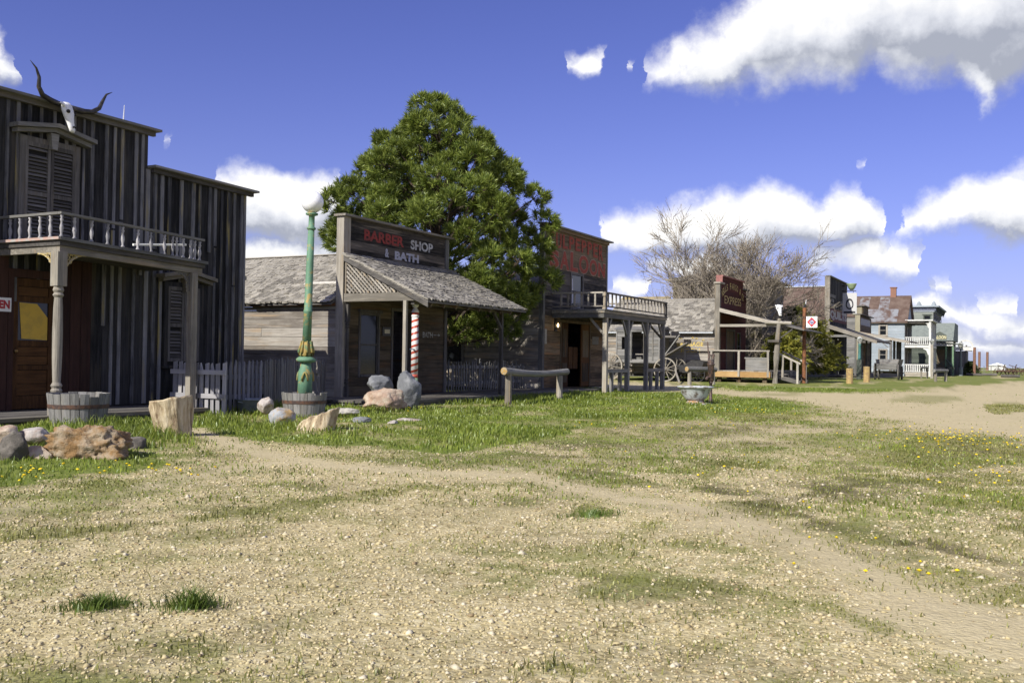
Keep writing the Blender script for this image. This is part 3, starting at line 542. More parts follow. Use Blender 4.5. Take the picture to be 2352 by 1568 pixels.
def build_cover():
    lushm = leafmat('grass_blade', (.11, .165, .018), (.31, .36, .065), .4); drym = leafmat('dry_grass_blade', (.12, .13, .032), (.34, .325, .10), .3)
    x, y, d = sector(330000, 7.5, 42, pw=1.15, seed=1); l, s, b, dd = cover(x, y)
    k = RNG.random(len(x)) < l*1.0; x, y, d, l = x[k], y[k], d[k], l[k]
    blocked = ((y > 13.2) & (x < 13.2)) | ((y > 11.9) & (x > 16.9) & (x < 29)) | ((y > 13.6) & (x > 18) & (x < 23)) | ((y > 14.9) & (x < 15.8)) | ((x > 27.6) & (x < 33.3) & (y > 13.4))
    x, y, d, l = x[~blocked], y[~blocked], d[~blocked], l[~blocked]
    tall = np.clip((fbm(x*1.1, y*1.1, 3)-.42)*3.5, 0, 1)
    near = np.zeros(len(x))
    for cx, cy, rr in ((9.85, 12.35, .8), (9.2, 10, .6), (8.2, 9.6, 1.2), (12.3, 11.6, 1.2), (14.5, 13.2, 1.5), (11.3, 9.3, .8), (13.8, 11.5, .9), (16.3, 11.6, .9), (20, 11.4, 1.2), (23, 11.3, 1.5), (26, 11.4, 1.5)): near = np.maximum(near, np.exp(-((x-cx)**2+(y-cy)**2)/rr**2))
    h = (.026+.045*tall+.12*near)*RNG.uniform(.6, 1.35, len(x))*np.clip(l*1.4, .5, 1.1)
    co, f = blades(x, y, gz(x, y), h, (.007+.0007*d)*RNG.uniform(.7, 1.3, len(x)), .7, 2)
    o = link('grass', mesh_np('grass', co, f, lushm), None, fix=False); tag(o, 'bright green spring grass in front of the wooden buildings', 'grass', kind='stuff')
    x, y, d = sector(330000, 2.6, 30, pw=1.0, seed=3); l, s, b, dd = cover(x, y)
    k = (RNG.random(len(x)) < np.maximum(s*.9, dd*.5)) & (l < .5); x, y, d = x[k], y[k], d[k]
    h = (.012+.016*np.clip((fbm(x*2, y*2, 8)-.4)*3, 0, 1))*RNG.uniform(.5, 1.5, len(x))
    co, f = blades(x, y, gz(x, y), h, (.0035+.0008*d)*RNG.uniform(.7, 1.3, len(x)), 1.0, 4)
    o = link('weeds', mesh_np('weeds', co, f, drym), None, fix=False); tag(o, 'thin yellowish weeds growing through the gravel', 'weeds', kind='stuff')
    # pebbles
    x, y, d = sector(95000, 2.7, 13, pw=.8, half=R(32), seed=5); l, s, b, dd = cover(x, y)
    k = (l < .3) & (RNG.random(len(x)) > .93*b) & (RNG.random(len(x)) > .8*s) & (RNG.random(len(x)) > dd); x, y, d = x[k], y[k], d[k]; n = len(x)
    iv = np.array([(1, 0, 0), (-1, 0, 0), (0, 1, 0), (0, -1, 0), (0, 0, 1), (0, 0, -1)], float); iff = np.array([(0, 2, 4), (2, 1, 4), (1, 3, 4), (3, 0, 4), (2, 0, 5), (1, 2, 5), (3, 1, 5), (0, 3, 5)])
    sz = np.clip(RNG.lognormal(-5.4, .48, n), .002, .018)*(1+.04*np.clip(d-4, 0, 4))
    v = (iv[None]*(1.1+RNG.uniform(-.3, .3, (n, 6, 3)))+RNG.uniform(-.35, .35, (n, 6, 3)))*sz[:, None, None]*np.stack([RNG.uniform(.8, 1.4, n), RNG.uniform(.8, 1.4, n), RNG.uniform(.5, .8, n)], -1)[:, None, :]
    v = v + np.stack([x, y, gz(x, y)+sz*.18], -1)[:, None, :]; f = (iff[None]+np.arange(n)[:, None, None]*6).reshape(-1, 3)
    m, nt, bs = newmat('gravel_stone'); geo = N(nt, 'ShaderNodeNewGeometry'); cr = N(nt, 'ShaderNodeValToRGB', ins={0: geo.outputs['Random Per Island']}); e = cr.color_ramp.elements
    e[0].position = 0; e[0].color = (.26, .19, .10, 1); e[1].position = 1; e[1].color = (.62, .55, .40, 1)
    for p_, c_ in ((.2, (.42, .345, .18)), (.45, (.50, .42, .23)), (.7, (.55, .465, .275)), (.9, (.55, .49, .35))): q = e.new(p_); q.color = (*c_, 1)
    nt.links.new(cr.outputs[0], bs.inputs['Base Color']); bs.inputs['Roughness'].default_value = .8
    o = link('gravel', mesh_np('gravel', v.reshape(-1, 3), f, m, True), None, fix=False); tag(o, 'loose tan and white gravel on the street', 'gravel', kind='stuff')
    # dandelions
    mb = MB(); rr = random.Random(5)
    for cx, cy, ux, uy, vx, vy, n in DAND:
        for _ in range(n if math.hypot(cx, cy) > 8.5 else n//3):
            a, b = rr.gauss(0, .55), rr.gauss(0, .55); px, py = cx+a*ux+b*vx, cy+a*uy+b*vy; z = float(gz(px, py)); h = rr.uniform(.03, .09); r = rr.uniform(.009, .016)*(1+.012*math.hypot(px, py))
            t = rr.uniform(-.4, .4); b0 = len(mb.v); mb.v.append((px, py, z+h+.008))
            for q in range(7): aa = q*2*math.pi/7; mb.v.append((px+r*math.cos(aa), py+r*math.sin(aa), z+h+t*r*math.cos(aa)))
            mb.v.append((px, py, z+h-r*.7))
            for q in range(7): mb.f += [(b0, b0+1+q, b0+1+(q+1) % 7), (b0+8, b0+1+(q+1) % 7, b0+1+q)]
    o = mb.obj('dandelions', plain('dandelion_yellow', (.80, .62, .01), .7, (.78, .50, .01), 40.0)); tag(o, 'scattered yellow dandelion heads in the grass', 'flowers', kind='stuff')
build_cover()
def clump(name, label, x, y, r, n, h, seed):
    q = np.random.default_rng(seed); a = q.uniform(0, 6.3, n); d = r*.75*np.abs(q.normal(size=n)); px, py = x+d*np.cos(a)*1.4*_r0.x-d*np.sin(a)*_f0.x*.8, y+d*np.cos(a)*1.4*_r0.y-d*np.sin(a)*_f0.y*.8
    co, f = blades(px, py, gz(px, py), h*q.uniform(.3, 1.1, n)*np.exp(-(d/(1.5*r))**2), .005*q.uniform(.7, 1.4, n), 1.3, seed)
    tag(link(name, mesh_np(name, co, f, leafmat('clump_blade', (.06, .11, .02), (.20, .27, .05), .35)), None, fix=False), label, 'grass clump', 'grass clumps in the gravel', 'stuff')

# ------------------------------------------------------------------ the dark hall with the stepped false front
def hood(parent, face, at, a0, a1, z, peak, mat, h=.13, depth=.24):
    """shallow pointed window hood with a keystone"""
    am = (a0+a1)/2; mb = MB()
    for k, (dz, hh, dd, ov) in enumerate(((0, h*.5, depth*.62, -.06), (h*.5+.002, h*.5, depth, 0))):
        pts = [(a0-ov*0+(-ov if 0 else 0)+(.05 if ov else 0), z+dz), (am, z+dz+peak), (a1-(.05 if ov else 0), z+dz), (a1-(.05 if ov else 0), z+dz+hh), (am, z+dz+peak+hh), (a0+(.05 if ov else 0), z+dz+hh)]
        if face == 'Y': mb.prism([(a, at-.001, zz) for a, zz in pts], (0, -dd, 0))
        else: mb.prism([(at-.001, a, zz) for a, zz in pts], (-dd, 0, 0))
    o = mb.obj('window_hood', mat, parent)
    k = MB(); k.prism([(am-.08, at-.002, z+peak*.8), (am+.08, at-.002, z+peak*.8), (am+.05, at-.002, z-.17), (am-.05, at-.002, z-.17)], (0, -.13, 0)); k.obj('keystone', mat, o)
    return o
def shutters(parent, at, a0, a1, z0, z1, mat, smat):
    am = (a0+a1)/2
    for b0, b1 in ((a0, am-.006), (am+.006, a1)):
        f = MB(); w = .055
        f.fb('Y', at, .002, .045, b0, b0+w, z0, z1); f.fb('Y', at, .002, .045, b1-w, b1, z0, z1)
        zm = z0+(z1-z0)*.46
        for q in (z0, zm, z1-w*1.3): f.fb('Y', at, .002, .043, b0+w, b1-w, q, q+w*1.3)
        s = f.obj('shutter', mat, parent)
        for q0, q1 in ((z0+w*1.4, zm-.005), (zm+w*1.4, z1-w*1.4)):
            n = max(2, int((q1-q0)/.062))
            for i in range(n):
                z = q0+(i+.5)*(q1-q0)/n
                if random.random() < .04: continue
                MB().bar((b0+w+.003, at-.022, z), (b1-w-.003, at-.022, z+random.uniform(-.004, .004)),   .060, .011, (0, -1.2, 1)).obj('slat', smat, s)
def post_turned(x, y, z0, z1, r=.085):
    H = z1-z0; P = [(1.0, 0), (1.0, .11), (.8, .13), (1.05, .15), (.8, .165), (1.05, .18), (.72, .2), (.88, .35), (.92, .5), (.82, .66), (.7, .72), (1.0, .735), (.75, .75), (1.0, .765), (.8, .79)]
    mb = MB(); mb.lathe((x, y, z0), [(r*a, H*b) for a, b in P], 14)
    mb.box(x-r*1.02, x+r*1.02, y-r*1.02, y+r*1.02, z0+H*.79+.001, z1); mb.box(x-r*1.05, x+r*1.05, y-r*1.05, y+r*1.05, z0-.02, z0+H*.11); return mb
_bal = {}
def balusters(parent, pts, z0, z1, r, mat, prof=None, n=7):
    key = (round(r, 3), mat.name, prof is None)
    if key not in _bal:
        P = prof or [(.8, 0), (1, .05), (.55, .12), (.6, .2), (1., .38), (.85, .5), (.5, .62), (.55, .7), (.9, .78), (.5, .86), (.8, .93), (.8, 1)]
        me = MB().lathe((0, 0, 0), [(r*a, b) for a, b in P], n).mesh('baluster'); me.materials.append(mat); me.polygons.foreach_set('use_smooth', [True]*len(me.polygons)); _bal[key] = me
    for p in pts:
        x, y = p[:2]; dz = p[2] if len(p) > 2 else 0
        lean = p[3] if len(p) > 3 else 0
        piece('baluster', _bal[key], parent, Matrix.Translation((x, y, z0+dz)) @ Matrix.Rotation(lean, 4, 'Y') @ Matrix.Diagonal((1, 1, z1-z0, 1)))
def bracket(parent, x, y, z, dx, dy, s, mat):
    """open fretwork corner bracket"""
    d = Vector((dx, dy, 0)); o = Vector((x, y, z)); mb = MB(); P = lambda a, b: o + d*a*s + Vector((0, 0, -b*s))
    mb.tube([P(1-math.sin(t)*.96, 1-math.cos(t)*.96) if False else P((1-math.cos(t))*1.0, (1-math.sin(t))*1.0) for t in np.linspace(0, math.pi/2, 9)], .014, 5)
    mb.tube([P(.02, 1), P(.02, 0)], .012, 5); mb.tube([P(0, .02), P(1, .02)], .012, 5)
    for a, b, r in ((.16, .16, .10), (.34, .12, .07), (.12, .34, .07), (.52, .1, .05), (.1, .52, .05), (.3, .3, .06)):
        mb.tube([P(a+r*math.cos(t), b+r*math.sin(t)) for t in np.linspace(0, 6.283, 9)], .009, 4)
    return mb.obj('bracket', mat, parent)

HY = 14.9
hall = thing('hall_building', 'dark board and batten hall with stepped false front and railed balcony', 'building', (11, HY, 0))
HT = lambda x: 5.40 if x < 13.08 else 4.70-.02*max(0, x-13.08)
x = 8.70
bm_, bt_ = wood('charcoal', 'z'), wood('batten', 'z')
dull = plain('door_recess', (.02, .012, .01), .9)
while x < 15.74:
    w = random.choice((random.uniform(.15, .2), random.uniform(.2, .32))); x1 = min(x+w, 15.75)
    if abs(x1-13.08) < .1: x1 = 13.08
    zb = .13
    if x1 > 10.22 and x < 11.2: zb = 2.5
    mt = bm_ if not (9.6 < x < 11.4 and True) else bm_
    _o = random.uniform(-.008, .006); plank('plank', hall, mt, x+.004, x1-.004, HY+_o, HY+.03, zb, HT((x+x1)/2)-.02)
    if zb > 1: pass
    bw = random.uniform(.055, .095); z0, z1 = zb+.01, HT(x+.01)-.03
    r = random.random()
    segs = [(z0, z1)]
    if r < .22: m = random.uniform(1.2, 3.4); segs = [(m, z1)]
    elif r < .4: m = random.uniform(1.5, 3.8); segs = [(z0, m-.02), (m+.02, z1)]
    for s0, s1 in segs:
        if s1-s0 > .3: plank('batten', hall, bt_, x-bw/2, x+bw/2, HY-.028, HY-.001, s0, s1, j=.006)
    x = x1
plank('batten', hall, bt_, 15.70, 15.76, HY-.028, HY-.001, .13, 4.63)
MB().box(8.75, 15.7, HY+.035, HY+.09, 0, 4.6).box(8.75, 13.03, HY+.036, HY+.088, 4.601, 5.36).obj('wall', bm_, hall)
# cornices of the false front
for a, b, z, t in ((8.52, 13.25, 5.40, .075), (13.10, 15.98, 4.70, .07)):
    dz = -.055 if a > 13 else 0
    MB().prism([(a, HY-.20, z), (b, HY-.20, z+dz), (b, HY-.20, z+dz+.045), (a, HY-.20, z+.045)], (0, .34, 0)).obj('cornice', wood('grey', 'x'), hall)
    MB().prism([(a+.06, HY-.09, z-.085), (b-.06, HY-.09, z+dz-.085), (b-.06, HY-.09, z+dz-.002), (a+.06, HY-.09, z-.002)], (0, .08, 0)).obj('cornice_board', wood('dim', 'x'), hall)
# body behind the front
MB().box(15.66, 15.73, HY+.1, 25, 0, 2.76).box(8.75, 8.81, HY+.1, 25, 0, 2.76).obj('side_wall', bm_, hall)
rf = MB().prism([(15.95, HY+.1, 2.82), (12.2, HY+.1, 4.2), (8.5, HY+.1, 2.82), (8.5, HY+.1, 2.74), (12.2, HY+.1, 4.1), (15.95, HY+.1, 2.74)], (0, 10.2, 0)).obj('roof', wood('shingle', 'y'), hall)
# door
pr_ = wood('porchred', 'z')
MB().box(10.22, 10.32, HY-.05, HY+.03, .12, 2.5).box(11.10, 11.20, HY-.05, HY+.03, .12, 2.5).box(10.321, 11.099, HY-.048, HY+.03, 2.36, 2.5).obj('door_frame', pr_, hall)
for a, b in ((9.30, 9.52), (9.53, 9.74), (9.75, 9.98), (9.99, 10.21), (11.21, 11.4), (11.41, 11.62), (11.63, 11.84)): plank('plank', hall, pr_, a, b, HY-.045, HY-.03, .13, 2.74)
dm = wood('door', 'x'); dmz = wood('door', 'z')
dr = MB().box(10.33, 10.42, HY-.02, HY+.02, .14, 2.35).box(11.0, 11.09, HY-.02, HY+.02, .14, 2.35).box(10.421, 10.999, HY-.018, HY+.02, .14, .36).box(10.421, 10.999, HY-.018, HY+.02, 1.20, 1.30).box(10.421, 10.999, HY-.018, HY+.02, 1.95, 2.05).box(10.421, 10.999, HY-.018, HY+.02, 2.22, 2.35).box(10.421, 10.999, HY-.018, HY+.02, .80, .88).obj('door', dmz, hall)
for z0, z1 in ((.37, .56), (.57, .79), (.89, 1.03), (1.04, 1.19), (2.06, 2.21)): MB().box(10.43, 10.99, HY-.005, HY+.015, z0, z1).obj('panel', dm, dr)
MB().box(10.423, 10.997, HY+.004, HY+.009, 1.302, 1.948).obj('pane', plain('door_glass', (.02, .02, .022), .08), dr)
MB().prism([(10.50, HY-.004, 1.33), (10.985, HY-.004, 1.31), (10.985, HY-.004, 1.70), (10.78, HY-.004, 1.93), (10.45, HY-.004, 1.94)], (0, .004, 0)).obj('window_card', plain('yellow_card', (.62, .40, .05), .7, (.52, .34, .05), 5.0), dr)
MB().lathe((0, 0, 0), [(.01, 0), (.03, .01), (.032, .03), (.015, .05)], 10).obj('knob', plain('brass_dull', (.25, .16, .06), .4, metal=.8), dr).matrix_basis = Matrix.Translation((10.38, HY-.02, 1.12)) @ Matrix.Rotation(R(90), 4, 'X')
# windows with louvred shutters
for a0, a1, z0, z1, hz in ((10.45, 11.42, 3.0, 4.68, 4.78), (13.60, 14.42, .95, 2.44, 2.52)):
    fr = MB()
    fr.fb('Y', HY, .03, .075, a0-.1, a0-.002, z0-.08, z1+.09); fr.fb('Y', HY, .03, .075, a1+.002, a1+.1, z0-.08, z1+.09); fr.fb('Y', HY, .03, .072, a0, a1, z1+.001, z1+.09); fr.fb('Y', HY, .03, .12, a0-.12, a1+.12, z0-.13, z0-.081)
    wn = fr.obj('window', wood('dim', 'z') if z0 > 2 else wood('charcoal', 'z'), hall)
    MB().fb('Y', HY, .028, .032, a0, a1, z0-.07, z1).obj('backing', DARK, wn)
    tone = wood('dim', 'z'); shutters(hall, HY-.033, a0, a1, z0, z1, tone, wood('dim', 'x'))
    hood(hall, 'Y', HY-.03, a0-.28, a1+.30, hz, .13, wood('post' if z0 < 2 else 'grey', 'x'), h=.14)
# balcony
BY = 13.35; gw = wood('grey', 'x')
def zf(x): return 2.93-.035*(x-10.05)
MB().prism([(10.0, BY-.06, zf(10)-.05), (13.12, BY-.06, zf(13.1)-.05), (13.12, BY-.06, zf(13.1)), (10.0, BY-.06, zf(10))], (0, HY-BY+.02, 0)).obj('balcony_floor', gw, hall)
MB().prism([(10.02, BY-.02, zf(10)-.13), (13.08, BY-.02, zf(13.1)-.13), (13.08, BY-.02, zf(13.1)-.052), (10.02, BY-.02, zf(10)-.052)], (0, HY-BY-.02, 0)).obj('balcony_fascia', wood('dim', 'x'), hall)
MB().prism([(10.05, BY+.02, zf(10)-.24), (13.05, BY+.02, zf(13.1)-.24), (13.05, BY+.02, zf(13.1)-.132), (10.05, BY+.02, zf(10)-.132)], (0, .08, 0)).box(10.05, 10.13, BY+.102, HY-.04, zf(10)-.24, zf(10)-.134).obj('balcony_beam', wood('post', 'x'), hall)
MB().box(9.97, 9.999, BY-.05, HY-.05, zf(10)-.045, zf(10)-.002).obj('edge_board', plain('faded_pink', (.42, .27, .22), .8, (.36, .34, .31), 8.0), hall)
rm = wood('barrel', 'x')
MB().prism([(10.02, BY-.035, zf(10)+.36), (13.05, BY-.035, zf(13)+.37), (13.05, BY-.035, zf(13)+.41), (10.02, BY-.035, zf(10)+.40)], (0, .08, 0)).obj('handrail', rm, hall)
MB().box(10.02, 10.10, BY+.05, HY-.06, zf(10)+.36, zf(10)+.40).obj('handrail', wood('barrel', 'y'), hall)
wb = wood('picket', 'z')
fx = [10.06, 10.30, 10.62, 10.93, 11.24, 11.55, 11.84, 12.13, 12.32, 12.42, 12.57, 12.74, 12.84, 12.96]
balusters(hall, [(a, BY+.005, zf(a)-2.93, random.uniform(-.03, .03)) for a in fx], 2.93, 3.29, .032, wb)
balusters(hall, [(10.06, BY+b, 0) for b in (.27, .52, .77, 1.02, 1.27)], 2.93, 3.29, .032, wb)
MB().tube([(11.5, BY+.06, zf(11.5)+.09), (12.65, BY+.03, zf(12.6)+.25)], .022, 6).obj('loose_rail', plain('white_chalky', (.72, .72, .68), .8), hall)
post_turned(10.05, BY+.03, .12, zf(10)-.24).obj('post', wood('post', 'z'), hall)
MB().box(12.79, 12.93, BY, BY+.13, .0, zf(12.9)-.242, j=.006).obj('post', wood('post', 'z'), hall)
gold = plain('gilt_fretwork', (.42, .32, .12), .7, (.45, .40, .30), 20.0)
bracket(hall, 10.15, BY+.06, zf(10)-.245, 1, 0, .42, gold); bracket(hall, 10.05, BY+.12, zf(10)-.245, 0, 1, .42, gold); bracket(hall, 12.78, BY+.06, zf(12.7)-.245, -1, 0, .34, wood('dim', 'x'))
# boardwalk in front of the hall
bw1 = thing('boardwalk', 'grey plank walk under the balcony of the dark hall', 'boardwalk', (10, 14, 0), kind='structure')
y = 13.15
while y < 14.8: plank('plank', bw1, wood('dim' if y > 13.3 else 'post', 'x'), 7.5, 13.05+random.uniform(-.05, .05), y, y+.192, .06, .12); y += .2  # paler wood on the front plank paints in its sunlit strip
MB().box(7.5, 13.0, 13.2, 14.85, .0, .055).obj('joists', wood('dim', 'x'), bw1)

# longhorn skull over the upper window
sk = thing('longhorn_skull', 'white longhorn skull with long black horns above the upper shutters', 'skull', (11.06, HY-.2, 4.95))
def skull(parent, o, s, tilt, yaw=0.0, face='Y'):
    """bovine skull looking out of the wall; o = crown of the head"""
    import bmesh
    sec = [(0, .115, .07), (.06, .135, .09), (.14, .14, .10), (.21, .125, .10), (.28, .095, .085), (.36, .075, .07), (.45, .07, .06), (.52, .062, .05), (.55, .04, .03)]
    mb = MB(); M = Matrix.Translation(o) @ Matrix.Rotation(yaw, 4, 'Z') @ Matrix.Rotation(tilt, 4, 'X'); rings = []
    for d, w, t in sec:
        b = len(mb.v); rings.append(b)
        for k in range(12):
            a = 2*math.pi*k/12; cx, cy = math.cos(a), math.sin(a); rx = w*s*(1+.12*abs(cx)**3); p = Vector((cx*rx, cy*t*s*(1 if cy < 0 else .7), -d*s)); mb.v.append(tuple(M @ p))
    for b0, b1 in zip(rings, rings[1:]):
        for k in range(12): mb.f.append((b0+k, b0+(k+1) % 12, b1+(k+1) % 12, b1+k))
    mb.f.append(tuple(rings[0]+k for k in range(12))); mb.f.append(tuple(rings[-1]+k for k in reversed(range(12))))
    bone = plain('bleached_bone', (.82, .82, .80), .6, (.55, .50, .42), 18.0, .55, .75); c = mb.obj('cranium', bone, parent, smooth=True)
    for sd in (-1, 1):
        e = MB(); q = M @ Vector((sd*.105*s, -.075*s, -.19*s)); e.lathe((0, 0, 0), [(.001, -.02*s), (.034*s, -.012*s), (.036*s, .012*s), (.02*s, .02*s)], 10)
        ob = e.obj('eye_socket', plain('socket_dark', (.02, .018, .016), .9), c); ob.matrix_basis = Matrix.Translation(q) @ Matrix.Rotation(yaw, 4, 'Z') @ Matrix.Rotation(R(90), 4, 'X') @ Matrix.Rotation(sd*.5, 4, 'Y')
        e = MB(); q = M @ Vector((sd*.028*s, -.062*s, -.47*s)); e.lathe((0, 0, 0), [(.001, -.02*s), (.017*s, -.012*s), (.018*s, .012*s), (.01*s, .02*s)], 8)
        ob = e.obj('nostril', plain('socket_dark', (.02, .018, .016), .9), c); ob.matrix_basis = Matrix.Translation(q) @ Matrix.Rotation(yaw, 4, 'Z') @ Matrix.Rotation(R(70), 4, 'X')
        MB().tube([M @ Vector((sd*.10*s, -.01, -.03*s)), M @ Vector((sd*.17*s, -.02*s, -.02*s)), M @ Vector((sd*.15*s, -.05*s, -.10*s))], [.03*s, .022*s, .03*s], 7).obj('brow', bone, c, smooth=True)
    return c
skull(sk, Vector((11.05, HY-.26, 5.42)), .95, R(-16), R(22))
hornm = plain('black_horn', (.015, .013, .012), .35, (.05, .04, .03), 12.0)
for sd, P in ((-1, [(-.08, 0), (-.30, .03), (-.47, .08), (-.545, .2), (-.54, .36), (-.60, .50), (-.72, .60)]), (1, [(.08, -.02), (.30, -.02), (.52, .02), (.66, .12), (.73, .27), (.80, .40), (.92, .47)])):
    pts = [(11.06+a, HY-.26-.05*abs(a), 5.38+b) for a, b in P]; MB().tube(pts, [.046, .048, .045, .038, .029, .018, .004], 10).obj('horn', hornm, sk, smooth=True)
os_ = thing('open_sign', 'white board with red capitals beside the brown door', 'sign', (10.03, HY-.06, 1.77))
MB().box(9.80, 10.26, HY-.065, HY-.05, 1.77, 2.0).obj('board', plain('sign_white', (.78, .77, .74), .6), os_)
lettering(os_, 'OPEN', (9.83, HY-.066, 1.815), (1, 0, 0), .145, plain('sign_red', (.42, .02, .03), .6), width=.40, bold=.01)
rd = thing('lightning_rod', 'thin pale rod standing up behind the roof step of the dark hall', 'rod', (12.9, 16.2, 4.2))
MB().tube([(12.9, 15.4, 3.7), (12.9, 15.4, 5.3), (12.93, 15.4, 5.93)], [.022, .02, .006], 6).obj('shaft', plain('pale_metal', (.62, .62, .62), .4), rd)
MB().lathe((12.9, 15.4, 3.7), [(.06, 0), (.06, .03), (.02, .05)], 8).obj('foot', plain('pale_metal', (.62, .62, .62), .4), rd)

# ------------------------------------------------------------------ picket fences
_pk = {}
def picket_mesh(mat, kind):
    k = (mat.name, kind)
    if k in _pk: return _pk[k]
    T = {'point': [(-.5, 0), (.5, 0), (.5, .88), (0, 1), (-.5, .88)], 'slant': [(-.5, 0), (.5, 0), (.5, .96), (.1, 1), (-.5, .84)], 'flat': [(-.5, 0), (.5, 0), (.5, .98), (-.5, 1)], 'stick': [(-.4, 0), (.5, 0), (.42, .6), (.3, 1), (-.2, .97), (-.5, .5)]}[kind]
    mb = MB().prism([(a, -.5, b) for a, b in T], (0, 1, 0)); me = mb.mesh('picket'); fixnormals(me); me.materials.append(mat); _pk[k] = me; return me
def fence(label, p, q, n, h, w, mat, kinds, rails=(.35, .8), group='picket fences', jit=.02, z=0.0, railmat=None, skip=()):
    p = Vector((*p, z)); q = Vector((*q, z)); d = (q-p).normalized(); t = thing('picket_fence', label, 'fence', p, group); yaw = math.atan2(d.y, d.x); L = (q-p).length
    for i in range(n):
        if i in skip: continue
        c = p + d*(L*(i+.5)/n); hh = h*random.uniform(1-jit*2, 1+jit)
        piece('picket', picket_mesh(mat, random.choice(kinds)), t, Matrix.Translation(c) @ Matrix.Rotation(yaw, 4, 'Z') @ Matrix.Rotation(random.uniform(-jit, jit)*1.6, 4, 'Y') @ Matrix.Diagonal((w*random.uniform(.9, 1.1), .02, hh, 1)))
    nrm = Vector((-d.y, d.x, 0))
    for r in rails:
        MB().bar(p+nrm*.032+Vector((0, 0, h*r)), q+nrm*.032+Vector((0, 0, h*r)), .035, .085).obj('rail', railmat or mat, t)
    return t
pk = wood('picket', 'z'); dk = wood('dim', 'z')
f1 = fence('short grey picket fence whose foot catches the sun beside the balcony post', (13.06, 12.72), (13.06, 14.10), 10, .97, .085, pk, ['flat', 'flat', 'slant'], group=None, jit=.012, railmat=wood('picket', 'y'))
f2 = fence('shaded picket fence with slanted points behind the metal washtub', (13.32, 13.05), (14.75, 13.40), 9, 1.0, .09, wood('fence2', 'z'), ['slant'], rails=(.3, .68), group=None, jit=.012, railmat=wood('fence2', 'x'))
f3 = fence('long shaded picket fence between the dark hall and the barber shop', (14.85, 13.45), (17.9, 14.35), 34, 1.05, .075, wood('grey', 'z'), ['point', 'slant', 'stick'], group=None, jit=.03)
f4 = fence('ragged stick fence under the pine between barber shop and saloon', (22.95, 14.35), (27.6, 14.0), 36, 1.02, .055, wood('grey', 'z'), ['stick', 'stick', 'point'], group=None, jit=.05)
tub = thing('washtub', 'round grey metal washtub against the shaded picket fence', 'tub', (14.0, 12.95, 0))
MB().lathe((14.0, 12.95, 0), [(.27, .0), (.33, .24), (.345, .25), (.345, .265), (.315, .262), (.26, .03)], 22, cap=False).obj('bowl', plain('galvanised', (.30, .33, .36), .45, (.20, .22, .24), 9.0, metal=.5), tub, smooth=True)
MB().lathe((14.0, 12.95, .0), [(.265, .02), (.01, .025)], 22).obj('bottom', plain('galvanised', (.3, .33, .36), .45), tub)
for s_ in (-1, 1): MB().tube([(14.0+s_*.335, 12.95-.06, .2), (14.0+s_*.39, 12.95, .22), (14.0+s_*.335, 12.95+.06, .2)], .01, 5).obj('handle', plain('galvanised', (.3, .33, .36), .45), tub)
st = thing('crooked_stick', 'thin crooked wooden stick with a knot upright before the fence', 'stick', (15.9, 12.95, 0))
MB().tube([(15.9, 12.95, 0), (15.91, 12.95, .35), (15.88, 12.94, .62), (15.93, 12.96, .68), (15.87, 12.95, .74), (15.90, 12.95, .86), (15.87, 12.95, .98)], [.018, .016, .016, .035, .03, .014, .01], 6, wob=.15).obj('shaft', wood('post', 'z'), st)

# ------------------------------------------------------------------ barber shop
BX, BF = 18.14, 14.1
bar = thing('barber_shop', 'low weathered barber shop with shingled porch and painted false front sign', 'building', (20.5, BF, 0))
sd = wood('siding', 'y')
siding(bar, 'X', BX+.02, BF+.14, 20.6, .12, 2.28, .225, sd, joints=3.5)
MB().box(BX-.012, BX+.02, BF+.14, 20.6, 2.285, 2.40).obj('frieze_board', plain('rust_board', (.30, .13, .055), .9, (.22, .15, .10), 7.0), bar)
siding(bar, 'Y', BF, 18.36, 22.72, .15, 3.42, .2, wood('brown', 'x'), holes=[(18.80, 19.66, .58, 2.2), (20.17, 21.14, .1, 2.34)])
MB().box(18.36, 18.80, BF+.01, BF+.06, .1, 3.45).box(19.66, 20.17, BF+.01, BF+.06, .1, 3.45).box(21.14, 22.7, BF+.01, BF+.06, .1, 3.45).box(18.8, 19.66, BF+.011, BF+.059, 2.2, 3.45).box(20.17, 21.14, BF+.011, BF+.059, 2.34, 3.45).box(18.8, 19.66, BF+.011, BF+.059, .1, .58).obj('wall', wood('brown', 'x'), bar)
MB().box(22.75, 22.82, BF+.07, 20.6, 0, 2.4).box(18.2, 22.7, 20.55, 20.62, 0, 2.4).obj('back_wall', sd, bar)
MB().box(18.2, 22.7, BF+.07, 20.5, .10, .14).obj('floor', wood('brown', 'y'), bar)
# false front sign boards and frame
for i, (z0, z1) in enumerate(((3.45, 3.66), (3.665, 3.86), (3.865, 4.04), (4.045, 4.22), (4.225, 4.40))):
    plank('plank', bar, wood('char', 'x'), 18.36, 22.74, BF-.03, BF+.0, z0, z1)
MB().box(18.3, 22.8, BF+.003, BF+.05, 3.46, 4.39).obj('sign_back', wood('char', 'x'), bar)
MB().box(18.09, 18.35, BF-.09, BF+.12, .1, 4.40, j=.004).obj('corner_post', wood('post', 'z'), bar)
MB().box(22.70, 22.86, BF-.07, BF+.06, 3.40, 4.38).obj('corner_post', wood('grey', 'z'), bar)
MB().box(22.70, 22.84, BF-.06, BF+.05, .1, 3.39).obj('corner_post', wood('dim', 'z'), bar)
MB().prism([(18.03, BF-.17, 4.402), (22.98, BF-.17, 4.39), (22.98, BF-.17, 4.44), (18.03, BF-.17, 4.455)], (0, .34, 0)).obj('cap_board', wood('post', 'x'), bar)
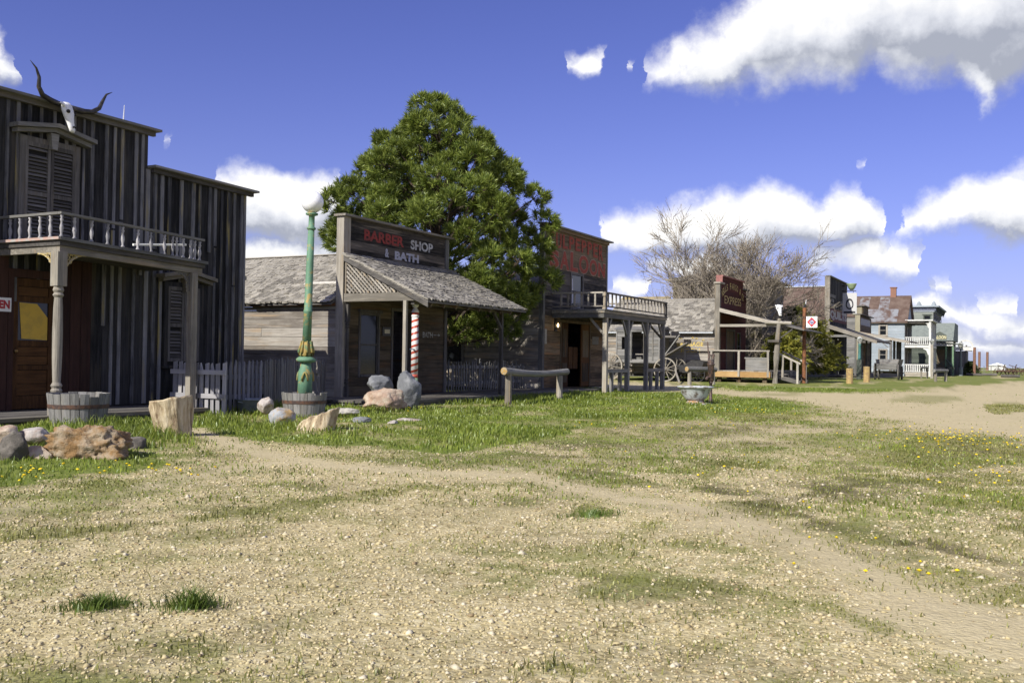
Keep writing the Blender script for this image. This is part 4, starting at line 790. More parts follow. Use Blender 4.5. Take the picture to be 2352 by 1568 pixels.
redp = plain('worn_red_paint', (.30, .035, .025), .8, (.10, .04, .03), 14.0, .45, .68); whp = plain('worn_white_paint', (.50, .50, .49), .85, (.10, .09, .08), 13.0, .46, .68); blp = plain('faded_lilac_paint', (.42, .42, .47), .85, (.22, .22, .24), 15.0, .5, .75)
lettering(bar, 'BARBER', (18.95, BF-.036, 3.93), (1, 0, 0), .27, redp, width=1.72, bold=.014)
lettering(bar, 'SHOP', (20.98, BF-.036, 3.92), (1, 0, 0), .25, whp, width=1.08, bold=.012)
lettering(bar, '&', (19.83, BF-.036, 3.60), (1, 0, 0), .22, blp, width=.17, bold=.012)
lettering(bar, 'BATH', (20.26, BF-.036, 3.58), (1, 0, 0), .22, blp, width=1.12, bold=.016)
lettering(bar, 'BATH', (21.63, BF-.032, 1.62), (1, 0, 0), .15, whp, width=.5, bold=.004, depth=.006)
MB().box(22.18, 22.5, BF-.036, BF-.033, 1.69, 1.705).prism([(22.42, BF-.036, 1.66), (22.52, BF-.036, 1.697), (22.42, BF-.036, 1.735)], (0, .002, 0)).obj('arrow', whp, bar)
# window and open door
window(bar, 'Y', BF, 18.87, 19.60, .66, 2.10, wood('dim', 'z'), w=.065, hood=.04)
MB().box(20.17, 20.24, BF-.05, BF+.06, .12, 2.34).box(21.07, 21.14, BF-.05, BF+.06, .12, 2.34).box(20.241, 21.069, BF-.049, BF+.06, 2.26, 2.34).obj('door_frame', wood('dim', 'z'), bar)
MB().box(20.26, 20.30, BF+.07, BF+.95, .16, 2.25).obj('door', wood('brown', 'z'), bar)
plq = thing('wall_plaque', 'small framed plaque between the barber shop window and door', 'plaque', (19.95, BF-.05, 1.66))
MB().box(19.75, 20.12, BF-.06, BF-.04, 1.62, 1.84).obj('frame', plain('plaque_black', (.03, .025, .02), .5), plq); MB().box(19.84, 20.06, BF-.065, BF-.061, 1.68, 1.78).obj('card', plain('plaque_card', (.62, .56, .40), .7), plq)
# shingled roofs
RX, RZ = 20.5, 3.76; pitch = math.atan2(RZ-2.36, RX-17.92); sl = math.hypot(RZ-2.36, RX-17.92); shm = wood('shingle', 'x')
roofA = MB().prism([(17.94, BF+.13, 2.36), (RX, BF+.13, RZ), (23.0, BF+.13, 2.36), (23.0, BF+.13, 2.30), (RX, BF+.13, RZ-.07), (17.94, BF+.13, 2.30)], (0, 6.7, 0)).obj('roof', wood('dim', 'y'), bar)
shingles(roofA, (17.9, BF+.14, 2.345), (0, 1, 0), (math.cos(pitch), 0, math.sin(pitch)), 6.7, sl+.02, .155, (.10, .20), shm, 300, ref=(17.9, 14, 2.6), thick=.045)
MB().box(RX-.10, RX+.10, BF+.14, BF+6.8, RZ+.03, RZ+.055).obj('ridge_board', wood('post', 'y'), roofA)
MB().bar((18.80, BF+.16, 2.345+.9*math.tan(pitch)+.065), (18.80, BF+1.65, 2.345+.9*math.tan(pitch)+.065), .11, .02, (-math.sin(pitch), 0, math.cos(pitch))).obj('patch_board', plain('bare_white_board', (.60, .57, .50), .8, (.45, .42, .36), 10.0), roofA)
PT, PB = (13.98, 3.50), (11.62, 2.39); pp = math.atan2(PT[1]-PB[1], PT[0]-PB[0]); pl = math.hypot(PT[1]-PB[1], PT[0]-PB[0])
roofB = MB().prism([(18.06, PT[0], PT[1]-.03), (18.06, PB[0], PB[1]-.03), (18.06, PB[0], PB[1]-.065), (18.06, PT[0], PT[1]-.065)], (4.86, 0, 0)).obj('porch_roof', wood('dim', 'x'), bar)
shingles(roofB, (18.04, PB[0], PB[1]-.025), (1, 0, 0), (0, math.cos(pp), math.sin(pp)), 4.92, pl, .150, (.10, .18), shm, 300, ref=(18, 11.5, 2.4), thick=.042)
MB().prism([(18.055, PT[0], PT[1]-.16), (18.055, PB[0], PB[1]-.17), (18.055, PB[0], PB[1]-.07), (18.055, PT[0], PT[1]-.07)], (.03, 0, 0)).obj('barge_board', wood('dim', 'y'), bar)
for yy in np.linspace(18.3, 22.7, 9): MB().bar((yy, PT[0], PT[1]-.115), (yy, PB[0]+.05, PB[1]-.112), .045, .09).obj('rafter', wood('brown', 'y'), bar)
MB().box(18.10, 18.17, 11.97, 13.99, 2.38, 2.57, j=.004).obj('beam', wood('post', 'y'), bar); MB().box(22.72, 22.79, 11.97, 14.0, 2.38, 2.55).obj('beam', wood('dim', 'y'), bar)
MB().box(18.18, 22.71, 12.06, 12.15, 2.30, 2.45).obj('beam', wood('dim', 'x'), bar)
MB().box(18.03, 18.11, 12.18, 12.26, .14, 2.378, j=.005).obj('post', wood('post', 'z'), bar); MB().box(22.40, 22.49, 12.07, 12.16, .14, 2.299, j=.004).obj('post', wood('dim', 'z'), bar)
MB().bar((22.45, 12.11, 1.85), (22.0, 12.11, 2.3), .07, .07).obj('brace', wood('dim', 'z'), bar)
post_turned(18.22, BF-.14, .14, 2.37, .045).obj('post', wood('dim', 'z'), bar)
# lattice in the porch gable
lat = wood('rail', 'z'); ytop = lambda z: PB[0] + (z-PB[1])/math.tan(pp)          # y on the roof line at height z
def clipline(y0, z0, dy, dz):
    ts = []
    for t in np.linspace(-3, 3, 601):
        yy, zz = y0+dy*t, z0+dz*t
        if 2.575 < zz < 3.40 and yy < 13.93 and zz < PB[1]-.15 + (yy-PB[0])*math.tan(pp): ts.append(t)
    return (ts[0], ts[-1]) if len(ts) > 8 else None
lf_ = MB().bar((18.13, 13.95, 2.575), (18.13, 13.95, 3.4), .04, .05, (1, 0, 0)).obj('lattice', wood('post', 'z'), bar)
for k, (dy, dz, xo) in enumerate(((.72, .69, 18.118), (-.72, .69, 18.131))):
    for c in np.arange(9.5, 17.5, .105 if k == 0 else .125):
        r_ = clipline(c, 2.57, dy, dz)
        if r_: MB().bar((xo, c+dy*r_[0], 2.57+dz*r_[0]), (xo, c+dy*r_[1], 2.57+dz*r_[1]), .011, .040, (0, -dz, dy)).obj('lattice_slat', lat if k == 0 else wood('dim', 'z'), lf_)
# boardwalk barber to saloon
bw2 = thing('boardwalk', 'long plank walk before the barber shop and saloon', 'boardwalk', (22, 12.5, 0), kind='structure')
for (a, b) in ((16.9, 20.4), (20.42, 24.6), (24.62, 28.9)):
    y = 11.92
    while y < 14.0: plank('plank', bw2, wood('dim', 'x'), a, b, y, y+.19, .085+random.uniform(-.006, .006), .135); y += .2
MB().box(16.95, 28.85, 11.96, 14.0, .0, .08).obj('joists', wood('dim', 'x'), bw2)
# barber pole
bp = thing('barber_pole', 'red and white striped barber pole with white ball top', 'barber pole', (18.62, 12.0, 0))
PX, PY = 18.56, 12.28
MB().lathe((PX, PY, 0), [(.085, 0), (.085, .62)], 16).obj('base', plain('pole_green', (.22, .33, .19), .6, (.16, .24, .14), 12.0), bp, smooth=True)
m, nt, bs = newmat('barber_stripe'); geo = N(nt, 'ShaderNodeNewGeometry'); v = N(nt, 'ShaderNodeVectorMath', operation='SUBTRACT', ins={0: geo.outputs['Position'], 1: (PX, PY, 0)}); s_ = N(nt, 'ShaderNodeSeparateXYZ', ins={0: v.outputs[0]})
ang = mth(nt, 'ARCTAN2', s_.outputs[1], s_.outputs[0]); ph = mth(nt, 'MULTIPLY_ADD', s_.outputs[2], 6.9, mth(nt, 'MULTIPLY', ang, -1/(2*math.pi))); fr_ = mth(nt, 'GREATER_THAN', mth(nt, 'FRACT', ph), .60)
mx = N(nt, 'ShaderNodeMix', data_type='RGBA', ins={0: fr_, 6: (.74, .72, .68, 1), 7: (.42, .075, .045, 1)}); nt.links.new(mx.outputs[2], bs.inputs['Base Color']); bs.inputs['Roughness'].default_value = .45
MB().lathe((PX, PY, 0), [(.082, .70), (.080, 1.4), (.078, 2.02)], 20).obj('striped_shaft', m, bp, smooth=True)
rr_ = plain('pole_red', (.42, .075, .045), .5)
MB().lathe((PX, PY, 0), [(.084, .621), (.084, .699)], 20).obj('band', rr_, bp, smooth=True); MB().lathe((PX, PY, 0), [(.079, 2.075), (.079, 2.13)], 20).obj('band', rr_, bp, smooth=True)
MB().lathe((PX, PY, 0), [(.079, 2.021), (.088, 2.03), (.088, 2.06), (.079, 2.074)], 20).lathe((PX, PY, 0), [(.088, 2.131), (.088, 2.15), (.05, 2.22), (.03, 2.23), (.05, 2.245), (.078, 2.28), (.086, 2.32), (.078, 2.36), (.05, 2.395), (.01, 2.405)], 20).obj('finial', plain('pole_white', (.76, .75, .71), .5), bp, smooth=True)
MB().bar((PX-.02, PY+.0, 1.28), (18.2, 12.16, 1.28), .03, .03).obj('strap', plain('pale_metal', (.62, .62, .62), .4), bp)

# ------------------------------------------------------------------ lamp post
LX, LY = 13.84, 11.56
lp = thing('street_lamp', 'green lamp post with a white globe rising from a half barrel', 'street lamp', (LX, LY, .3))
gp = plain('chipped_green_paint', (.115, .235, .145), .65, (.36, .27, .09), 7.0, .54, .62, bump=.006)
tz = 3.62
MB().lathe((LX, LY, 0), [(.135, .30), (.128, .82), (.105, .88), (.095, .98)], 16).obj('pedestal', gp, lp, smooth=True)
MB().lathe((LX, LY, 0), [(.10, .98), (.17, 1.0), (.185, 1.04), (.15, 1.07), (.12, 1.09)], 16).obj('collar', gp, lp, smooth=True)
orn = plain('ochre_scrollwork', (.33, .23, .06), .7, (.10, .19, .09), 14.0, .45, .62)
mb = MB(); mb.lathe((LX, LY, 0), [(.11, 1.09), (.125, 1.12), (.115, 1.2), (.10, 1.3), (.085, 1.36)], 16)
for k in range(8):
    a = k*math.pi/4; mb.tube([(LX+.12*math.cos(a), LY+.12*math.sin(a), 1.1), (LX+.135*math.cos(a), LY+.135*math.sin(a), 1.18), (LX+.105*math.cos(a), LY+.105*math.sin(a), 1.30), (LX+.10*math.cos(a), LY+.10*math.sin(a), 1.38)], [.022, .028, .018, .01], 5)
mb.obj('ornament', orn, lp, smooth=True)
for k in range(3):
    a = k*2.1-2.5; mb = MB(); mb.tube([(LX+.145*math.cos(a+t*.25), LY+.145*math.sin(a+t*.25), .80-.06*(t**2)) for t in (-1.6, -1, -.5, 0, .5, 1, 1.6)], .02, 5); mb.obj('swag', orn, lp, smooth=True)
MB().lathe((LX, LY, 0), [(.082, 1.36), (.076, 1.9), (.082, 1.91), (.082, 1.94), (.073, 1.95), (.067, 2.8), (.058, 3.42)], 16).obj('shaft', gp, lp, smooth=True)
MB().lathe((LX, LY, 0), [(.06, 3.42), (.085, 3.44), (.085, 3.46), (.056, 3.48), (.054, 3.68), (.11, 3.70), (.115, 3.73), (.07, 3.745)], 16).obj('neck', gp, lp, smooth=True)
m, nt, bs = newmat('opal_glass'); bs.inputs['Base Color'].default_value = (.90, .90, .92, 1); bs.inputs['Roughness'].default_value = .15; bs.inputs['Subsurface Weight'].default_value = .25; bs.inputs['Subsurface Radius'].default_value = (.08, .08, .08)
import bmesh
b_ = bmesh.new(); bmesh.ops.create_uvsphere(b_, u_segments=32, v_segments=20, radius=.205); me = bpy.data.meshes.new('globe'); b_.to_mesh(me); b_.free(); me.transform(Matrix.Translation((LX, LY, 3.94))); link('globe', me, m, lp, smooth=True); lp.rotation_mode = 'AXIS_ANGLE'; lp.rotation_axis_angle = (.023, _f0.x, _f0.y, 0)

# half barrels
def half_barrel(label, x, y, r, h, n, hole=False):
    t = thing('half_barrel', label, 'barrel planter', (x, y, 0), 'half barrel planters'); wm = wood('barrel', 'z')
    for k in range(n):
        a0, a1 = 2*math.pi*k/n+.012, 2*math.pi*(k+1)/n-.012; hh = h*random.uniform(.965, 1.0); mb = MB(); rb = r*.86; th = .03
        if hole and k == hole: hh *= .9
        P = lambda a, rr, z: (x+rr*math.cos(a), y+rr*math.sin(a), z)
        am = (a0+a1)/2
        mb.v = [P(a0, rb, 0), P(am, rb*1.005, 0), P(a1, rb, 0), P(a1, rb-th, 0), P(a0, rb-th, 0), P(a0, r, hh), P(am, r*1.006, hh), P(a1, r, hh), P(a1, r-th, hh), P(a0, r-th, hh)]
        mb.f = [(0, 1, 6, 5), (1, 2, 7, 6), (2, 3, 8, 7), (3, 4, 9, 8), (4, 0, 5, 9), (5, 6, 7, 8, 9), (4, 3, 2, 1, 0)]
        mb.obj('stave', wm, t)
    iron = plain('rusty_iron', (.055, .035, .028), .7, (.12, .06, .035), 14.0)
    for z in (.50, .52): pass
    zc = h*.60; rc = r*(.86+.14*.6)+.006
    MB().lathe((x, y, 0), [(rc, zc-.03), (rc+.006, zc+.03), (rc+.001, zc+.031), (rc-.008, zc-.03)], 40, cap=False).obj('hoop', iron, t)
    MB().lathe((x, y, 0), [(r*.9, h*.80), (.01, h*.84)], 24).obj('soil', plain('potting_soil', (.05, .035, .022), .95, (.09, .07, .04), 20.0), t)
    return t
half_barrel('grey half barrel planter by the turned porch post of the dark hall', 9.90, 12.66, .45, .50, 20, hole=14)
half_barrel('grey half barrel around the foot of the green lamp post', LX, LY, .415, .44, 19, hole=13)

# stones, petrified wood
R1 = plain('rusty_agate_stone', (.25, .145, .055), .85, (.36, .29, .20), 6.0, .42, .62, bump=.05, bscale=11.0)
R2 = plain('grey_stone', (.14, .145, .152), .75, (.26, .265, .272), 3.0, .42, .6, bump=.03, bscale=12.0); R3 = plain('pink_granite', (.36, .25, .18), .8, (.46, .38, .29), 6.0, bump=.02, bscale=18.0)
R4 = plain('white_quartz_stone', (.44, .40, .36), .8, (.28, .22, .18), 8.0, bump=.012); R5 = plain('dark_stone', (.085, .075, .062), .85, (.17, .15, .125), 8.0, bump=.012); R6 = plain('blue_ochre_stone', (.35, .36, .37), .8, (.40, .27, .12), 3.2, .45, .55, bump=.01)
rk = 'stones laid around the beds'
rock('boulder', 'large rusty knobbly boulder in the grass before the dark hall', (6.88, 8.62, .10), (.84, .62, .48), R1, 3, rk, rough=.34, facets=4, rot=-1.0, sub=5)
rock('stone', 'white and brown stone on the row beside the rusty boulder', (6.98, 9.62, .20), (.42, .28, .22), R4, 5, rk, rot=-1.0)
rock('stone', 'pinkish flat stone touching the white and brown stone', (6.72, 9.75, .19), (.40, .3, .26), R3, 6, rk, rot=-1.1)
rock('stone', 'upright dark grey block stone in front of the pinkish flat stone', (6.28, 9.0, .14), (.36, .26, .36), R5, 7, rk, rot=-1.0, facets=14)
rock('stone', 'brown grey standing stone at the edge of the row of stones', (6.18, 9.30, .15), (.26, .24, .42), plain('brown_stone', (.14, .11, .085), .8, (.26, .22, .18), 7.0, bump=.015), 8, rk, rot=-1.0)
rock('stone', 'dark rounded stone at the picture edge end of the row', (6.5, 10.05, .10), (.46, .34, .28), R5, 9, rk, rot=-1.0)
rock('stone', 'low grey stone half sunk beside the rusty boulder towards the stump', (7.72, 8.90, .06), (.36, .3, .22), R5, 10, rk, rot=-.9)
rock('stone', 'small pale brown stone wedged under the rusty boulder', (6.48, 8.92, .06), (.35, .25, .2), R3, 12, rk, rot=-.9)
def petrified(name, label, x, y, r, h, lean, seed, top=1.0, base=1.0, slant=.0):
    rr = random.Random(seed); n = 44; mb = MB(); rows = 22
    for i in range(rows+1):
        f = i/rows; z = h*f
        for k in range(n):
            a = 2*math.pi*k/n; rad = r*(base+(top-base)*f); q = noise.fractal(Vector((math.cos(a)*2.6+seed, math.sin(a)*2.6, z*2.2)), .9, 2, 4); q2 = noise.fractal(Vector((math.cos(a)*7+seed, math.sin(a)*7, z*1.2)), .9, 2, 3)
            rad *= 1+.16*q+.11*q2; mb.v.append((x+rad*math.cos(a)+lean[0]*f, y+rad*math.sin(a)+lean[1]*f, z-.03+slant*f*(math.cos(a)*_r0.x+math.sin(a)*_r0.y)+(.03*q if i == rows else 0)))
    for i in range(rows):
        for k in range(n): mb.f.append((i*n+k, i*n+(k+1) % n, (i+1)*n+(k+1) % n, (i+1)*n+k))
    c = len(mb.v); mb.v.append((x+lean[0], y+lean[1], h-.04)); mb.f += [(rows*n+k, rows*n+(k+1) % n, c) for k in range(n)]
    m_ = 'petrified_wood'
    if m_ not in MATS:
        m, nt, bs = newmat(m_); geo = N(nt, 'ShaderNodeNewGeometry'); mp = N(nt, 'ShaderNodeVectorMath', operation='MULTIPLY', ins={0: geo.outputs['Position'], 1: (16, 16, 3.0)}); n1 = N(nt, 'ShaderNodeTexNoise', ins={'Vector': mp.outputs[0], 'Scale': 1.0, 'Detail': 7.0, 'Roughness': .65})
        cr = N(nt, 'ShaderNodeValToRGB', ins={0: n1.outputs[0]}); e = cr.color_ramp.elements; e[0].position = .33; e[0].color = (.16, .10, .055, 1); e[1].position = .68; e[1].color = (.62, .53, .37, 1); q = e.new(.5); q.color = (.42, .33, .20, 1)
        nt.links.new(cr.outputs[0], bs.inputs['Base Color']); bs.inputs['Roughness'].default_value = .75; b2 = N(nt, 'ShaderNodeBump', ins={'Strength': .8, 'Distance': .03, 'Height': n1.outputs[0]}); nt.links.new(b2.outputs[0], bs.inputs['Normal']); MATS[m_] = m
    me = mb.mesh(name); me.transform(Matrix.Translation((-x, -y, 0))); o = link(name, me, MATS[m_], smooth=True); o.location = (x, y, 0); return tag(o, label, 'petrified stump')
petrified('petrified_stump', 'tall pale petrified stump in the grass before the hall porch', 9.32, 9.98, .235, .55, (-.06, .03), 4, top=1.12, base=.93, slant=.045)
petrified('petrified_stump', 'leaning fluted petrified log in front of the lamp barrel', 11.42, 9.32, .27, .27, (.08, -.04), 14, top=.98, base=1.05, slant=.10)
rk2 = 'stones by the lamp'
rock('stone', 'rounded white stone behind the lamp barrel on its fence side', (12.95, 11.7, .22), (.32, .3, .32), R4, 21, rk2)
rock('stone', 'blue and ochre stone in front of the lamp barrel', (11.95, 10.42, .14), (.48, .4, .38), R6, 22, rk2, facets=8)
rock('stone', 'bent white bone-like stone beside the fluted petrified log', (14.1, 10.85, .10), (.58, .16, .13), plain('chalk_stone', (.46, .43, .37), .8, (.30, .28, .25), 9.0, bump=.012), 23, rk2, rot=-1.05, facets=4)
rock('stone', 'tilted slate grey slab in the grass past the white stone', (13.12, 9.73, .02), (.38, .24, .16), R2, 24, rk2, rot=-.9, facets=12)
rock('stone', 'small pale pebble heap stone in the grass', (13.2, 9.15, .02), (.22, .18, .09), R4, 25, rk2)
rock('stone', 'flat whitish stone alone in the grass before the barber pole', (13.99, 9.35, .01), (.45, .2, .09), R4, 26, rk2, rot=-1.05, facets=5)
rk3 = 'boulders before the barber shop'
rock('boulder', 'grey rounded boulder behind the pink one before the barber shop', (16.75, 11.95, .47), (.64, .5, .62), R2, 31, rk3, rough=.12, facets=16)
rock('boulder', 'larger grey boulder with a dark hollow next to the barber pole', (17.05, 11.45, .40), (.74, .6, .86), R2, 32, rk3, rough=.14, facets=16)
rock('boulder', 'pink and tan boulder lying before the two grey boulders', (16.28, 11.45, .20), (.98, .55, .50), R3, 33, rk3, rough=.22, facets=12, rot=-1.05)

# hitching rail
hr = thing('hitching_rail', 'rough log hitching rail in the grass before the barber shop', 'hitching rail', (21.5, 10.58, 0))
mb = MB(); mb.tube([(19.78+i*.44, 10.58+.012*math.sin(i*2.1), .80-.055*math.sin(i/8*math.pi)+.012*i*(-.4)) for i in range(9)], [.095, .092, .082, .08, .078, .08, .076, .08, .085], 10, wob=.06); mb.obj('crossbar', wood('grey', 'x'), hr)
MB().lathe((0, 0, 0), [(.001, 0), (.09, .0), (.085, .012), (.001, .02)], 12).obj('sawn_end', plain('orange_lichen', (.40, .24, .06), .9, (.32, .28, .2), 18.0), hr).matrix_basis = Matrix.Translation(Vector((19.775, 10.58, .80)) - W[hr.name]) @ Matrix.Rotation(R(-90), 4, 'Y')
for xx, hh in ((20.0, .74), (22.86, .66)): MB().tube([(xx, 10.58, -.1), (xx+.01, 10.58, .3), (xx, 10.58, hh)], [.088, .084, .08], 10, wob=.05).obj('post', wood('post', 'z'), hr)

# basin and hand pump
bs_ = thing('wash_basin', 'chipped white enamel basin on a rusty foot in the grass', 'basin', (24.0, 7.26, 0))
en = plain('chipped_enamel', (.52, .54, .55), .35, (.16, .13, .11), 6.0, .50, .62)
MB().lathe((24.0, 7.26, 0), [(.22, .10), (.27, .14), (.36, .27), (.40, .38), (.44, .41), (.47, .425), (.47, .45), (.43, .45), (.38, .40), (.30, .22), (.05, .18)], 32, cap=False).obj('bowl', en, bs_, smooth=True)
MB().lathe((24.0, 7.26, 0), [(.24, -.02), (.26, .03), (.20, .06), (.19, .12), (.22, .14)], 24).obj('foot', plain('rust_stained_iron', (.40, .22, .10), .8, (.50, .45, .40), 9.0), bs_, smooth=True)
MB().box(23.6, 24.3, 6.9, 7.6, -.02, .025).obj('slab', plain('stone_slab', (.36, .35, .33), .9, (.26, .25, .22), 8.0), bs_)
pm = thing('hand_pump', 'dark rusty hand pump standing behind the enamel basin', 'pump', (25.2, 7.2, 0)); ir = plain('pump_iron', (.045, .032, .03), .55, (.13, .075, .05), 18.0)
MB().lathe((25.2, 7.2, 0), [(.10, 0), (.09, .03), (.045, .06), (.04, .5), (.06, .52), (.06, .55)], 12).obj('stand_pipe', ir, pm, smooth=True)
MB().lathe((25.2, 7.2, 0), [(.06, .55), (.085, .58), (.085, .98), (.10, 1.0), (.10, 1.03), (.07, 1.06)], 14).obj('barrel', ir, pm, smooth=True)
MB().tube([(25.2, 7.2, .66), (25.06, 7.26, .66), (25.0, 7.28, .60)], [.045, .04, .035], 8).obj('spout', ir, pm)
MB().box(25.13, 25.27, 7.13, 7.27, 1.06, 1.14).box(25.17, 25.23, 7.12, 7.16, 1.14, 1.30).box(25.17, 25.23, 7.24, 7.28, 1.14, 1.30).obj('cap', ir, pm)
MB().tube([(25.2, 7.10, 1.24), (25.2, 7.24, 1.26), (25.2, 7.28, 1.35), (25.2, 7.30, 1.62)], [.022, .022, .018, .014], 7).obj('handle', ir, pm)
MB().tube([(25.2, 7.2, 1.14), (25.2, 7.2, 1.26)], .014, 6).obj('rod', ir, pm)
clump('grass_clump', 'dark grass clump nearest the street at the picture corner', 2.98, 3.66,   .11, 420, .085, 41)
clump('grass_clump', 'spiky dark grass clump on bare gravel', 3.17, 3.27, .10, 380, .11, 42)
clump('grass_clump', 'low bright grass clump alone in the middle of the gravel', 6.63, 2.78, .22, 500, .06, 43)

# ------------------------------------------------------------------ saloon with the corner balcony
SF = 13.5
sal = thing('saloon_building', 'two storey saloon with red painted sign board and corner balcony', 'building', (30.5, SF, 0))
sm = wood('saloon', 'x')
siding(sal, 'Y', SF, 27.86, 33.12, .14, 2.50, .215, sm, holes=[(29.12, 31.68, .1, 2.40)], joints=2.0)
siding(sal, 'Y', SF, 27.86, 33.12, 2.50, 4.05, .2, wood('char', 'x'), holes=[(29.90, 31.02, 2.78, 4.08)])
siding(sal, 'Y', SF, 27.86, 33.12, 4.05, 5.42, .19, wood('tan', 'x'))
MB().box(27.84, 29.12, SF+.01, SF+.07, .1, 5.4).box(31.68, 33.1, SF+.01, SF+.07, .1, 5.4).box(29.12, 29.9, SF+.011, SF+.069, 2.4, 5.4).box(31.02, 31.68, SF+.011, SF+.069, 2.4, 5.4).box(29.9, 31.02, SF+.012, SF+.068, 2.4, 2.78).box(29.9, 31.02, SF+.012, SF+.068, 4.08, 5.4).obj('wall', wood('char', 'x'), sal)
MB().box(27.72, 27.855, SF-.06, SF+.1, .12, 5.42).obj('corner_board', wood('grey', 'z'), sal); MB().box(33.125, 33.22, SF-.05, SF+.1, .12, 5.42).obj('corner_board', wood('grey', 'z'), sal)
MB().box(27.6, 33.42, SF-.2, SF+.12, 5.425, 5.475).obj('cornice', wood('grey', 'x'), sal); MB().box(27.75, 33.2, SF-.11, SF-.04, 5.32, 5.42).obj('cornice_board', wood('tan', 'x'), sal)
siding(sal, 'X', 27.75, SF+.1, 21.5, .1, 3.4, .2, wood('siding', 'y'), holes=[(16.45, 17.05, .95, 2.35)], joints=3.0)
MB().box(27.76, 27.83, SF+.1, 21.5, .1, 3.4).box(33.05, 33.12, SF+.1, 21.5, .1, 3.4).box(27.84, 33.04, 21.4, 21.46, .1, 3.4).obj('side_wall', wood('dim', 'y'), sal)
window(sal, 'X', 27.75, 16.45, 17.05, .95, 2.35, wood('dim', 'z'))
MB().prism([(27.5, SF+.13, 3.42), (30.5, SF+.13, 4.3), (33.4, SF+.13, 3.42), (33.4, SF+.13, 3.34), (30.5, SF+.13, 4.2), (27.5, SF+.13, 3.34)], (0, 8.3, 0)).obj('roof', wood('shingle', 'y'), sal)
MB().box(27.8, 33.1, SF+.08, 21.4, .08, .12).obj('floor', wood('brown', 'y'), sal); MB().box(27.9, 33.0, SF+.1, 21.3, 2.5, 2.56).obj('ceiling', wood('brown', 'y'), sal)
window(sal, 'Y', SF, 29.99, 30.93, 2.86, 3.98, wood('dim', 'z'), w=.085, vbar=False)
MB().box(30.04, 30.13, SF-.02, SF-.01, 3.0, 3.85).obj('curtain', plain('curtain_white', (.6, .6, .62), .8), sal)
# doorway with two brown leaves
MB().box(29.12, 29.2, SF-.05, SF+.07, .12, 2.40).box(31.6, 31.68, SF-.05, SF+.07, .12, 2.40).box(29.201, 31.599, SF-.048, SF+.07, 2.31, 2.40).obj('door_frame', wood('brown', 'z'), sal)
dd_ = wood('door', 'z')
for a, b in ((29.21, 29.76), (30.90, 31.59)):
    d_ = MB().box(a, b, SF-.03, SF+.02, .14, 2.30).obj('door', dd_, sal)
    for z0, z1 in ((.3, .95), (1.15, 2.1)): MB().box(a+.09, b-.09, SF-.042, SF-.031, z0, z1).obj('panel', wood('brown', 'z'), d_)
MB().box(30.02, 30.36, SF+.06, SF+.09, .75, 1.5).obj('swing_door', wood('door', 'z'), sal); MB().box(30.42, 30.78, SF+.06, SF+.09, .75, 1.5).obj('swing_door', wood('door', 'z'), sal)
# sign writing
rp = plain('brick_red_paint', (.30, .055, .03), .85, (.17, .08, .05), 12.0, .50, .74); wp = plain('pale_outline_paint', (.40, .345, .27), .85, (.28, .2, .13), 12.0, .5, .72)
L1 = 'CULPEPPER'; n = len(L1)
for i, ch in enumerate(L1):
    t = (i+.5)/n*2-1; x0 = 28.16+i*(4.72/n); bot = 4.78-.16*(t*t)+.05; top = 5.27
    lettering(sal, ch, (x0, SF-.036, bot), (1, 0, 0), top-bot, rp, width=4.72/n*.80, bold=.02, name='letter')
L2 = 'SALOON'; n = len(L2); L2h = [.58, .62, .66, .64, .58, .52]; L2w = [.72, .76, .66, .86, .74, .66]
x0 = 28.20
for i, ch in enumerate(L2):
    b0 = 4.09
    lettering(sal, ch, (x0-.022, SF-.035, b0-.018), (1, 0, 0), L2h[i]+.036, wp, width=L2w[i]+.044, bold=.05, name='letter_outline', depth=.002)
    lettering(sal, ch, (x0, SF-.035, b0), (1, 0, 0), L2h[i], rp, width=L2w[i], bold=.034, name='letter', depth=.006)
    x0 += L2w[i]+.075
# balcony
QX0, QX1, QY = 28.45, 34.62, 11.60; pw = wood('grey', 'x')
for k, y in enumerate(np.arange(QY-.03, SF-.06, .235)): plank('floor_plank', sal, wood('grey', 'x'), QX0-.06, QX1+.04, y, y+.228, 2.66, 2.70)
MB().box(QX0-.04, QX1, QY, QY+.05, 2.585, 2.655).box(QX0-.04, QX0+.01, QY+.051, SF-.04, 2.585, 2.655).obj('fascia', wood('post', 'x'), sal); MB().box(QX0, QX1-.04, QY+.03, QY+.13, 2.43, 2.583).box(QX0, QX0+.1, QY+.131, SF-.04, 2.43, 2.583).box(QX1-.16, QX1-.06, QY+.131, SF+2., 2.43, 2.583).obj('beam', wood('grey', 'x'), sal)
for x in np.arange(29.2, 34.4, .75): MB().box(x, x+.05, QY+.132, SF-.03, 2.5, 2.655).obj('joist', wood('dim', 'y'), sal)
MB().box(QX0-.02, QX1, QY-.02, QY+.07, 3.21, 3.26).obj('handrail', wood('dim', 'x'), sal); MB().box(QX0-.02, QX0+.07, QY+.071, SF-.05, 3.21, 3.26).obj('handrail', wood('rail', 'y'), sal); MB().box(QX1-.09, QX1, QY+.071, SF+.6, 3.21, 3.26).obj('handrail', wood('rail', 'y'), sal)
MB().box(QX0+.05, QX1, QY, QY+.05, 2.78, 2.82).obj('bottom_rail', wood('dim', 'x'), sal); MB().box(QX0, QX0+.05, QY+.06, SF-.05, 2.78, 2.82).obj('bottom_rail', wood('rail', 'y'), sal)
flat = [(1, 0), (1, .3), (.75, .5), (1, .7), (1, 1)]
for x in np.linspace(QX0+.34, QX1-.3, 17): MB().box(x-.03, x+.03, QY+.005, QY+.045, 2.822, 3.208, j=.004).obj('baluster', wood('rail', 'z'), sal)
for y in np.linspace(QY+.35, SF-.35, 6): MB().box(QX0+.003, QX0+.043, y-.03, y+.03, 2.822, 3.208, j=.004).obj('baluster', wood('rail', 'z'), sal)
